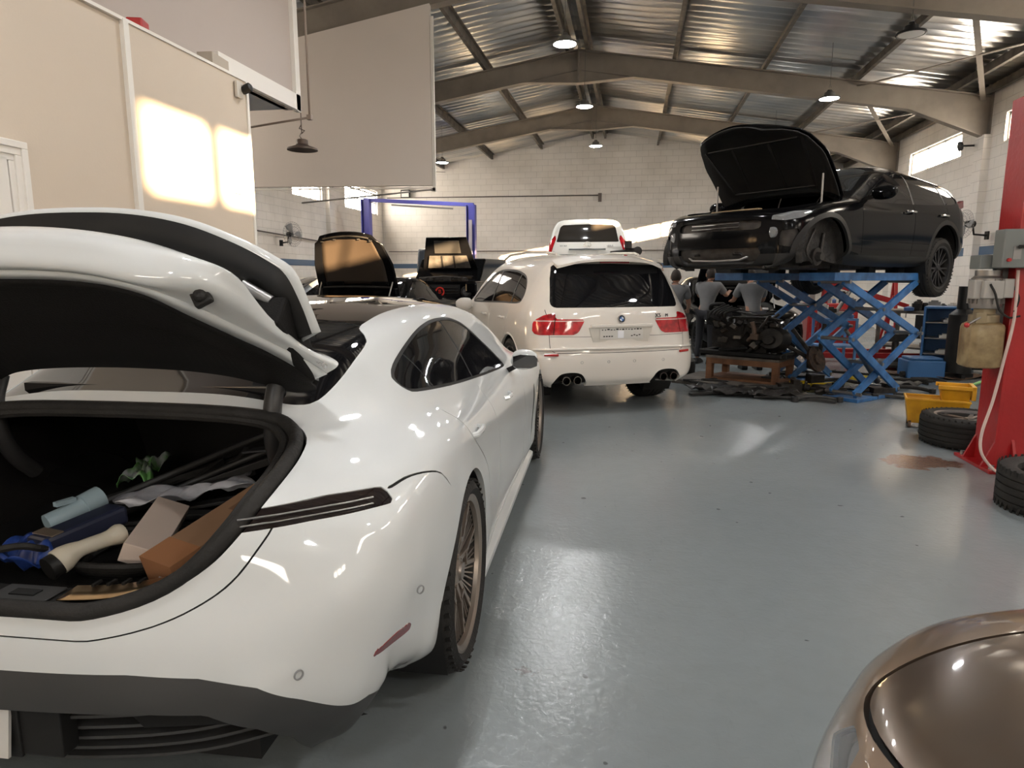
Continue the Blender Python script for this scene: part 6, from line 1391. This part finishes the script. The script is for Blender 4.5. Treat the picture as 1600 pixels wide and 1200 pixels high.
FL = [('strip',1165,612,-.1,'long black trim strip on the floor before the wooden table'),('arm',1120,600,.3,'dark suspension arm by the left edge of the timber slab'),('shield',1215,622,.2,'crumpled dark shield on the floor right of the wooden table'),
 ('hose',1180,622,0,'black hose loop lying before the timber slab'),('strut',1265,612,-.4,'black damper strut on the floor left of the yellow tray'),('hose',1235,590,.3,'tangled black hoses between engine table and blue lift'),
 ('arm',1330,622,.1,'dark control arm on the floor before the blue lift'),('box',1300,618,.5,'small dark metal unit on the floor before the blue lift'),('strip',1355,622,.05,'black plastic strip on the floor under the blue lift'),
 ('shield',1395,605,.4,'crumpled dark cover right of the blue lift feet'),('arm',1420,612,-.3,'dark arm on the floor near the mop bucket'),('hose',1445,600,.2,'coil of dark hose on the floor behind the mop bucket'),
 ('box',1205,600,1.0,'dark metal casting next to the wooden table leg'),('strut',1290,585,.8,'damper lying between the two lift halves'),('hose',1330,590,-.2,'tangle of black cable under the blue lift'),('strip',1240,626,-.2,'scuffed black strip nearest the camera in the parts heap'),
 ('box',1375,618,.2,'round-edged dark unit beside the lift foot'),('shield',1150,618,.0,'dark cloth-like cover under the front of the timber slab'),('arm',1275,628,.2,'thin dark arm lying before the yellow tray'),('strut',1440,590,.1,'dark strut behind the cardboard sheet')]
FL += [('hose',1100,602,.1,'black hose crossing the left corner of the timber slab'),('shield',1110,612,.4,'dark crumpled cover at the left end of the parts heap'),('strip',1135,618,.2,'short black strip before the left table leg'),
 ('arm',1190,612,-.4,'dark bracket arm before the right table leg'),('hose',1210,612,.6,'knot of black cable right of the wooden table'),('box',1232,612,.2,'small dark casting beside the yellow tray'),('strut',1222,600,.9,'short dark rod leaning toward the engine table'),
 ('shield',1255,590,.7,'black sheet under the rusty brake disc'),('hose',1290,606,.3,'black cable loop on the left yellow tray'),('arm',1312,600,-.2,'dark arm between the feet of the blue lift'),('hose',1350,612,.8,'coiled hose before the right lift foot'),
 ('strip',1400,620,-.15,'thin black strip at the right end of the parts heap'),('strut',1385,598,.5,'dark rod beside the right yellow tray'),('hose',1415,600,.0,'black hose in front of the cardboard sheet'),('shield',1310,612,.1,'flat dark plate before the left lift foot')]
for i, (k_, px, py, rz, lb) in enumerate(FL): part_on_floor(k_, px, py, rz, lb, 1.0 if py < 600 else .9, iron if i % 3 else mat('black_cast', (.018,.017,.017), .45), i)
tag(MB().bar(at(1080,590,Z=.02), at(1180,612,Z=.02), .03, .015).build('chrome_strip', chrome), 'thin bright strip on the floor before the timber slab', 'car trim')
for px, py, rz, lb in ((1268,605,.5,'yellow plastic tray on the floor left of the lift foot'),(1352,597,-.4,'yellow plastic tray behind the blue lift foot')):
    p = at(px, py, Z=0); o = MB().box((0,0,.02),(.52,.26,.03)).box((0,.12,.05),(.52,.02,.05)).box((0,-.12,.05),(.52,.02,.05)).build('yellow_tray', mat('bright_yellow', (.75,.55,.02), .4), None, .006); o.location = p; o.rotation_euler = (0,0,rz); tag(o, lb, 'tray')
p = at(1432,583,Z=0)
for dx, dy, rz, lb in ((-.05,.0,.1,'flattened brown cardboard sheet on the floor behind the bucket'),(.40,-.25,.5,'smaller torn cardboard sheet beside the larger one')):
    o = MB().grid(np.array([[(u*.5, v*.33, .02+.02*math.sin(4*u)) for u in np.linspace(-1,1,9)] for v in (-1,0,1)])).build('cardboard_sheet', mat('dirty_cardboard', (.16,.095,.06), .8, noise=(5,.3,(.09,.055,.035))), None, thick=.008); o.location = p+Vector((dx,dy,0)); o.rotation_euler = (0,0,rz); tag(o, lb, 'cardboard')
for px, py, lb in ((1130,545,'black tyre standing in the dark behind the engine table'),):
    pass
o = MB().lathe([(.22,-.1),(.30,-.12),(.34,-.09),(.345,0),(.34,.09),(.30,.12),(.22,.1),(.20,0)], 40, close=True).build('loose_tyre', rubber); o.location = (.62, 10.3, .12); tag(o, 'loose black tyre lying left of the wooden table', 'tyre')

# ------------------------------------------------------------------ red engine crane, trolley, benches on the right
ec = empty('engine_crane', (4.0, 12.8, 0), .1, 'red engine crane behind the blue scissor lift', 'engine crane')
MB().bar((-.75,-.35,.10),(.95,-.35,.10),.08,.09).bar((-.75,.35,.10),(.95,.35,.10),.08,.09).bar((-.75,-.4,.10),(-.75,.4,.10),.09,.09).build('base_leg', red_lift, ec, .004)
MB().bar((-.70,0,.1),(-.62,0,1.35),.09,.10,up=(0,1,0)).bar((-.70,-.3,.1),(-.64,0,.9),.05,.05).bar((-.70,.3,.1),(-.64,0,.9),.05,.05).build('mast', red_lift, ec, .004)
MB().bar((-.66,0,1.38),(.55,0,1.02),.08,.09).bar((.45,0,1.05),(.80,0,.94),.06,.07).build('boom', red_lift, ec, .004)
MB().tube([(-.58,0,.55),(-.2,0,1.22)], .035, 10).build('ram', steel, ec); MB().tube([(.78,0,.94),(.78,0,.74)], .008, 6).build('hook_chain', steel, ec)
sf = empty('steel_stand', (4.95, 14.0, 0), 0, 'tall red A-shaped steel stand right of the engine crane', 'stand')
MB().bar((0,-.3,0),(0,0,1.62),.05,.05).bar((0,.3,0),(0,0,1.62),.05,.05).bar((-.25,0,0),(.0,0,1.1),.04,.04).bar((0,-.2,.5),(0,.2,.5),.04,.04).build('frame', red_lift, sf, .003)
tc_ = empty('tool_chest', (4.0, 14.7, 0), 0, 'red tool chest with a heap of parts on top behind the crane', 'tool chest')
MB().box((0,0,.52),(.95,.5,.80)).build('cabinet', red_tool, tc_, .01)
for k in range(4): dr_ = box('drawer', red_tool, (0,-.262,.25+.17*k), (.86,.02,.15), tc_, bevel=.005); box('drawer_handle', steel, (0,-.28,.29+.17*k), (.7,.015,.015), dr_)
bt = empty('parts_trolley', (3.25, 11.6, 0), .1, 'light blue steel trolley frame under the lifted black SUV', 'trolley')
lb_ = mat('light_blue_steel', (.10,.25,.50), .4)
box('shelf', lb_, (0,0,.78), (.55,.45,.03), bt); box('shelf', lb_, (0,0,.35), (.55,.45,.03), bt)
for x in (-.26,.26):
    for y in (-.21,.21): box('leg', lb_, (x,y,.40), (.035,.035,.80), bt)
def clutter(name, loc, n, ext, label, cat, mats, seed, parent=None):
    rnd = random.Random(seed)
    for i in range(n):
        k_ = rnd.choice('bcb'); w, d, h = rnd.uniform(.08,.2), rnd.uniform(.06,.16), rnd.uniform(.06,.22); mb = MB()
        if k_ == 'b': mb.box((0,0,h/2),(w,d,h)).box((0,0,h+.012),(w*.6,d*.6,.024))
        else: mb.lathe([(0,0),(w*.4,0),(w*.4,h*.8),(w*.15,h),(w*.15,h*1.1),(0,h*1.1)], 16)
        o = mb.build(name, rnd.choice(mats), None, .004); o.location = Vector(loc)+Vector(((i+.5)/n*ext[0]-ext[0]/2, rnd.uniform(-.5,.5)*ext[1], 0)); o.rotation_euler = (0,0,rnd.uniform(-.5,.5)); tag(o, label % ('first','second','third','fourth','fifth','sixth','seventh','eighth','ninth','tenth')[i], cat, name.replace('_',' ')+'s in the row')
cm = [iron, blk, red_tool, mat('pale_tin', (.5,.48,.45), .5), mat('dull_blue_tin', (.05,.12,.3), .5), steel]
clutter('parts_bin', (3.25,11.6,.797), 4, (.5,.2), '%s bin from the left on the light blue trolley', 'bin', cm, 3)
clutter('parts_bin', (4.0,14.7,.925), 6, (.85,.3), '%s bin from the left on the red tool chest', 'bin', cm, 5)
# dark workbench along the right wall with shelf, cabinet and drums
wb = empty('workbench', (5.05, 12.4, 0), -.9, 'dark steel workbench at the right wall behind the lift', 'workbench')
MB().box((0,0,.86),(1.7,.65,.05)).build('bench_top', purlin_m, wb, .005); MB().box((-.3,.0,.25),(1.1,.6,.03)).build('lower_shelf', purlin_m, wb)
for x in (-.8,.8):
    for y in (-.28,.28): box('leg', purlin_m, (x,y,.42), (.05,.05,.84), wb)
MB().box((.1,-.28,.62),(.5,.03,.40)).build('drawer_front', blk, wb, .005)
clutter('tool_tin', (4.98,12.5,.887), 8, (.8,.3), '%s tin or tool from the left on the dark workbench', 'tin', cm, 7)
clutter('tool_tin', (5.1,12.4,.28), 5, (.6,.3), '%s box from the left under the dark workbench', 'box', cm, 9)
bc = empty('blue_cabinet', (4.82, 11.3, 0), -.45, 'blue steel shelf cabinet with papers right of the workbench', 'cabinet')
MB().box((-.32,0,.5),(.03,.45,1.0)).box((.32,0,.5),(.03,.45,1.0)).box((0,.21,.5),(.66,.03,1.0)).box((0,0,.99),(.66,.45,.03)).box((0,0,.05),(.66,.45,.10)).build('carcass', mat('cabinet_blue', (.03,.12,.30), .45), bc, .004)
for k in range(3): box('shelf', steel, (0,0,.28+.24*k), (.6,.42,.015), bc)
for k in range(3): tag(MB().box((0,0,.02),(.30,.20,.04)).box((.02,.0,.05),(.26,.18,.02)).build('paper_stack', mat('paper_white', (.6,.6,.58), .7)), ('lowest','middle','highest')[k]+' stack of papers in the blue cabinet', 'papers')
for k, o in enumerate([o for o in COL.objects if o.name.startswith('paper_stack')]): o.location = (4.80+.03*k, 11.25, .288+.24*k); o.rotation_euler = (0,0,-.45+.1*k)
for x, y, h, r_, lb in ((5.35,11.3,1.35,.20,'tall black cylinder standing right of the blue cabinet'),(4.62,10.45,1.32,.17,'black bin-like drum in front of the right wall')):
    e_ = empty('oil_drainer', (x,y,0), 0, lb, 'drum'); MB().lathe([(0,.1),(r_,.1),(r_,h*.7),(r_*.5,h*.76),(r_*.5,h),(0,h)], 28).build('drum', blk, e_)
    MB().box((0,0,.06),(r_*2.4,.05,.05)).box((0,0,.06),(.05,r_*2.4,.05)).build('drum_base', blk, e_); MB().tube([(r_*.6,-r_*.6,h*.5),(r_*.6,-r_*1.1,h*.75),(r_*.2,-r_*.6,h)], .012, 6).build('drum_handle', steel, e_)
be = empty('bench_grinder_base', (4.15,11.5,0), .2, 'low dark wheeled base with a lamp arm before the workbench', 'tool base')
MB().lathe([(0,.05),(.34,.05),(.34,.09),(.08,.12),(.05,.2),(.05,.45),(0,.45)], 28).box((0,0,.5),(.3,.16,.12)).build('base_plate', iron, be, .005)
for x, y in ((-.25,-.2),(.25,-.2),(-.25,.2),(.25,.2)): MB().lathe([(0,-.02),(.03,-.02),(.03,.02),(0,.02)], 12, Matrix.Translation((x,y,.03)) @ Matrix.Rotation(PI/2,4,'Y')).build('caster', rubber, be)
ot = at(1476,575,Z=0); tag(MB().tube(cr([(ot.x-.1,ot.y,.02),(ot.x-.25,ot.y+.4,.5),(ot.x+.1,ot.y+.8,.9),(ot.x+.4,ot.y+.9,.8)],6),.012,6).build('air_hose', mat('grey_hose', (.2,.2,.2), .5)), 'grey air hose arching from the floor to the workbench', 'hose')
tag(MB().box((4.2,10.6,.13),(.5,.4,.26)).box((4.2,10.6,.28),(.44,.34,.04)).build('blue_crate', mat('cabinet_blue'), None, .02), 'dark blue crate on the floor before the cabinet', 'crate')
# ------------------------------------------------------------------ yellow mop bucket, loose wheels
mbk = empty('mop_bucket', (2.93, 6.98, 0), -.30, 'yellow wheeled mop bucket with wringer', 'mop bucket')
def tubbox(x0, x1, y0, y1, z0, z1, tp=.04):
    v = [(x0+tp,y0+tp,z0),(x1-tp,y0+tp,z0),(x1-tp,y1-tp,z0),(x0+tp,y1-tp,z0),(x0,y0,z1),(x1,y0,z1),(x1,y1,z1),(x0,y1,z1)]
    return v, [(0,3,2,1),(0,1,5,4),(1,2,6,5),(2,3,7,6),(3,0,4,7)]
v, f = tubbox(-.30,.30,-.17,.17,.07,.34); MB().add(v,f).build('bucket', yellow, mbk, thick=.012, off=1)
MB().box((0,-.175,.34),(.63,.02,.025)).box((0,.175,.34),(.63,.02,.025)).box((-.305,0,.34),(.02,.35,.025)).box((.305,0,.34),(.02,.35,.025)).build('bucket_rim', yellow, mbk, .004)
v, f = tubbox(.02,.32,-.15,.15,.26,.50,.05); MB().add(v,f).box((.17,-.155,.49),(.34,.02,.03)).box((.17,.155,.49),(.34,.02,.03)).box((.33,0,.44),(.03,.33,.14)).build('wringer', yellow, mbk, .004, thick=.01, off=1)
for x in (-.25,.25):
    for y in (-.13,.13): MB().lathe([(0,-.015),(.035,-.015),(.035,.015),(0,.015)], 14, Matrix.Translation((x,y,.036)) @ Matrix.Rotation(PI/2,4,'Y')).box((x,y,.07),(.03,.02,.04)).build('caster', mat('caster_brown', (.09,.05,.03), .6), mbk)
mbk.scale = (.85, .85, .85)
h0 = at(1490,612,Y=7.0); h1 = at(1552,590,Y=7.6); tag(MB().tube([h0, h1+(h1-h0)*.6], .014, 8).build('mop', mat('green_handle', (.16,.36,.12), .45)), 'green mop handle leaning out of the yellow bucket', 'mop')
LW = empty('spare_alloy', (2.93, 6.32, .135), 0, 'car wheel with dark alloy rim lying flat before the yellow bucket', 'wheel')
w_ = wheel(LW, (0,0,0), .37, .26, .25, 1, 'five', mat('mid_alloy', (.16,.15,.15), .35, .8), disc=False, name='tire'); w_.rotation_euler = (0, -PI/2, .5)
o = MB(); h_ = .13
prof = [(.27,-h_*.86),(.33,-h_*1.02),(.365,-h_*.93)]
for k in (-.55,-.18,.18,.55): prof += [(.378,h_*(k-.13)),(.378,h_*(k-.03)),(.368,h_*(k-.025)),(.368,h_*(k+.025)),(.378,h_*(k+.03)),(.378,h_*(k+.13))]
prof += [(.365,h_*.93),(.33,h_*1.02),(.27,h_*.86),(.262,h_*.6),(.30,0),(.262,-h_*.6)]
o = o.lathe(prof, 72, close=True)
for k in range(48):
    a = 2*PI*k/48
    for s in (1,-1): o.box((0,0,0),(.006,.016,.05), M=Matrix.Rotation(a,4,'Z') @ Matrix.Translation((.374,0,s*h_*.84)) @ Matrix.Rotation(.3*s,4,'X'))
o = o.build('loose_tyre', rubber); o.location = (2.72, 4.55, .135); tag(o, 'bare tyre without rim lying flat at the right edge', 'tyre')

# ------------------------------------------------------------------ red lift column, pump and control box
rc_ = empty('lift_column', (2.90, 5.62, 0), 0, 'tall red lift column at the right edge of the picture', 'car lift')
MB().box((0,-.14,1.37),(.30,.02,2.74)).box((-.155,.0,1.37),(.025,.30,2.74)).box((.155,0,1.37),(.025,.30,2.74)).box((-.12,.15,1.37),(.09,.02,2.74)).box((.12,.15,1.37),(.09,.02,2.74)).build('column', red_lift, rc_, .006)
MB().box((.05,0,.012),(.60,.56,.024)).build('base_plate', red_lift, rc_, .003)
for y in (-.14,.14): MB().prism([(-.165,.02),(-.25,.02),(-.165,.22)], y-.01, y+.01, 'y').build('gusset', red_lift, rc_)
MB().prism([(-.15,.02),(-.25,.02),(-.15,.24)], -.06, -.04, 'x').build('gusset', red_lift, rc_)
MB().box((0,.05,1.1),(.20,.22,.5)).build('carriage', purlin_m, rc_, .01)
for x, y in ((-.21,-.22),(.28,-.22),(-.21,.22),(.28,.22)): MB().lathe([(0,.055),(.02,.055),(.022,.024)], 6, Matrix.Translation((x,y,0)), smooth=False).build('anchor_bolt', steel, rc_)
cbx = empty('control_box', (2.72, 5.40, 1.50), 0, 'grey electric control box on the red column with a yellow and red switch', 'control box')
MB().box((-.02,0,.15),(.26,.14,.27)).build('housing', mat('control_grey', (.17,.18,.17), .45), cbx, .008)
box('switch_plate', mat('switch_yellow', (.6,.42,.03), .4), (.045,-.074,.22), (.07,.006,.07), cbx); MB().lathe([(0,.03),(.02,.03),(.025,0)], 16, Matrix.Translation((.045,-.077,.22)) @ Matrix.Rotation(PI/2,4,'X')).build('switch_knob', red_tool, cbx)
MB().lathe([(0,.02),(.012,.02),(.014,0)], 12, Matrix.Translation((-.11,-.07,.07)) @ Matrix.Rotation(PI/2,4,'X')).build('push_button', red_tool, cbx); box('info_plate', steel, (-.06,-.072,.12), (.05,.002,.09), cbx)
MB().bar((.08,.05,.15),(.14,.10,.15),.1,.2).build('bracket', red_lift, cbx)
pu = empty('hydraulic_pump', (2.60, 5.56, 0), 0, 'grey motor over a yellowed oil tank on the side of the red column', 'pump')
mb = MB()
rp_ = [(0,.78),(.11,.78),(.125,.80)]
G_ = [];
for z, r_ in ((.775,.09),(.785,.118),(.80,.125),(1.08,.125),(1.10,.12),(1.12,.09)):
    G_.append([((r_+(.004*math.sin(12*t) if .79 < z < 1.09 else 0))*np.sign(math.cos(t))*abs(math.cos(t))**.6, (r_)*np.sign(math.sin(t))*abs(math.sin(t))**.6, z) for t in np.linspace(0,2*PI,97)])
mb.grid(np.array(G_)); mb.add([(0,0,.775)],[]); mb.build('oil_tank', mat('yellowed_tank', (.36,.27,.14), .45, 0, .1, noise=(9,.3,(.17,.11,.05))), pu)
MB().lathe([(0,1.115),(.1,1.115),(.1,1.17),(.07,1.18),(.07,1.22),(0,1.22)], 24).box((-.06,-.07,1.15),(.07,.06,.08)).build('pump_block', mat('pump_tan', (.30,.24,.15), .4, .5), pu, .004)
mt_ = mat('motor_aluminium', (.33,.31,.29), .35, .8)
mb = MB().lathe([(0,1.22),(.10,1.22),(.105,1.25),(.105,1.44),(.085,1.46),(.085,1.50),(0,1.50)], 28)
for k in range(20): a = 2*PI*k/20; mb.box((0,0,0),(.014,.004,.18), M=Matrix.Rotation(a,4,'Z') @ Matrix.Translation((.111,0,1.345)))
mb.build('motor', mt_, pu); MB().box((-.02,-.12,1.36),(.13,.06,.13)).box((.09,-.10,1.37),(.07,.05,.14)).build('terminal_box', mat('terminal_grey', (.38,.36,.33), .4), pu, .008)
box('capacitor_cover', mat('terminal_grey'), (-.10,-.05,1.36), (.06,.10,.14), pu, bevel=.01); MB().box((-.02,.0,1.56),(.16,.16,.10)).box((.1,.03,1.3),(.1,.06,.5)).build('mount_bracket', mat('control_grey'), pu, .006)
MB().tube([(-.06,-.09,1.16),(-.15,-.12,1.11)], .009, 8).build('release_lever', steel, pu); MB().lathe([(0,-.02),(.014,-.014),(.02,0),(.014,.014),(0,.02)], 14, Matrix.Translation((-.165,-.125,1.10))).build('lever_knob', red_tool, pu)
MB().tube(cr([(-.05,-.15,1.40),(-.02,-.17,1.33),(.02,-.16,1.22),(.10,-.14,1.16),(.18,-.12,1.17)],5),.008,6).tube(cr([(.12,-.10,1.40),(.15,-.14,1.30),(.13,-.14,1.20)],5),.007,6).build('motor_cable', rubber, pu)
tag(MB().tube(cr([(2.73,5.43,1.50),(2.735,5.42,1.15),(2.70,5.42,.85),(2.66,5.42,.55),(2.60,5.40,.30),(2.60,5.38,.16),(2.66,5.36,.06),(2.70,5.30,.02)],6),.011,8).build('white_hose', mat('pinkish_white_hose', (.62,.47,.42), .5)), 'pinkish white hose hanging down the red column', 'hose')
tag(MB().tube(cr([(6.3,10.0,1.62),(5.0,8.0,1.72),(3.4,6.0,1.70),(2.66,5.30,1.66)],5),.014,6).build('dangling_cable', rubber), 'black cable running from the right wall to the control box', 'cable')
tag(MB().box((2.20,3.72,.02),(.20,.14,.04)).lathe([(0,.05),(.05,.05),(.06,.04)],16,Matrix.Translation((2.20,3.72,0))).build('lift_pad', red_lift, None, .01), 'small red lift pad on the floor at the right edge', 'lift pad')

# ------------------------------------------------------------------ bronze car corner, bottom right
BC = empty('bronze_car', (1.18, 1.55, 0), .08, 'bronze metallic car cropped at the bottom right corner', 'car')
netb = [
 row(-2.0, [(.80,.22),(.92,.34),(.95,.55),(.93,.76),(.86,.90),(.72,.98),(.5,1.02),(.25,1.04),(0,1.05)]),
 row(-1.3, [(.80,.22),(.92,.34),(.955,.55),(.945,.71),(.885,.81),(.75,.86),(.52,.90),(.26,.915),(0,.92)]),
 row(-.9, [(.80,.22),(.92,.34),(.955,.54),(.945,.69),(.885,.79),(.75,.84),(.53,.87),(.27,.89),(0,.895)]),
 row(-.6, [(.79,.22),(.91,.34),(.945,.52),(.94,.66),(.88,.77),(.75,.82),(.54,.85),(.28,.865),(0,.87)]),
 row(-.42, [(.77,.22),(.88,.33),(.905,.49),(.895,.63),(.84,.745),(.74,.79),(.54,.825),(.28,.84),(0,.845)], [0,0,0,0,0,.03,.06,.08,.09]),
 row(-.30, [(.74,.21),(.84,.31),(.86,.46),(.85,.59),(.80,.70),(.71,.75),(.53,.79),(.28,.805),(0,.81)], [0,0,0,0,.01,.06,.12,.16,.18]),
 row(-.22, [(.70,.20),(.79,.29),(.81,.42),(.80,.53),(.76,.63),(.68,.69),(.52,.73),(.28,.745),(0,.75)], [0,0,0,0,.02,.08,.16,.21,.23]),
 row(-.18, [(.66,.18),(.74,.24),(.76,.34),(.75,.43),(.71,.51),(.64,.56),(.5,.59),(.27,.60),(0,.60)], [0,0,0,0,.02,.09,.18,.24,.26]),
 row(-.2, [(.60,.16),(.68,.18),(.70,.22),(.69,.27),(.66,.31),(.6,.34),(.47,.35),(.26,.36),(0,.36)], [0,0,0,0,.02,.09,.18,.24,.26]),
]
sh = make_shell(netb, 9, 9)
f_hood = lambda p: sdpoly(p[:, :2], closed_curve([(-.82,-2.2),(-.825,-1.5),(-.83,-1.0),(-.855,-.68),(-.845,-.47),(-.76,-.33),(-.5,-.24),(0,-.19),(.5,-.24),(.76,-.33),(.845,-.47),(.855,-.68),(.83,-1.0),(.825,-1.5),(.82,-2.2),(0,-2.6)], 5))
f_hood2 = gate(f_hood, lambda p: p[:, 2] > .55)
sh.cut(f_hood2, 5, {0}); sh.line(gate(lambda p: f_hood(p)+.005, lambda p: p[:, 2] > .55), .0045, 4, {5})
uB = lambda p: np.stack([np.abs(p[:, 0])-1.0*(p[:, 1]+.45), p[:, 2]], 1)
f_hl = gate(lambda p: sdpoly(uB(p), [(.80,.69),(.84,.745),(.93,.755),(.98,.735),(.92,.69)]), lambda p: (p[:, 1] > -1.0) & (np.abs(p[:, 0]) > .4)); sh.cut(f_hl, 3, {0})
seam3(sh, [(-.86,.36),(-.84,.55),(-.80,.70),(-.80,.80)], yz, lambda p: np.abs(p[:, 0]) > .8, .004)
sh.cut(arch_fn(-1.35, .35, .39, .6), 6)
sh.part({0}, 'body', mat('bronze_wing_paint', (.27,.19,.13), .32, .5, 1), BC, rim=.02); sh.part({5}, 'hood', brown_paint, BC, rim=.02); sh.part({3}, 'head_lamp', lamp_glass, BC, rim=.004); sh.part({3}, 'head_lamp_back', steel, BC, inset=.05); sh.part({4}, 'shut_line', gap, BC, inset=.012); sh.bm.free()
for s in (1,-1): wheel(BC, (s*.80,-1.35,.35), .35, .24, .24, s, 'seven', dk_alloy)
box('underbody', blk, (0,-1.2,.35), (1.4,2.0,.2), BC)
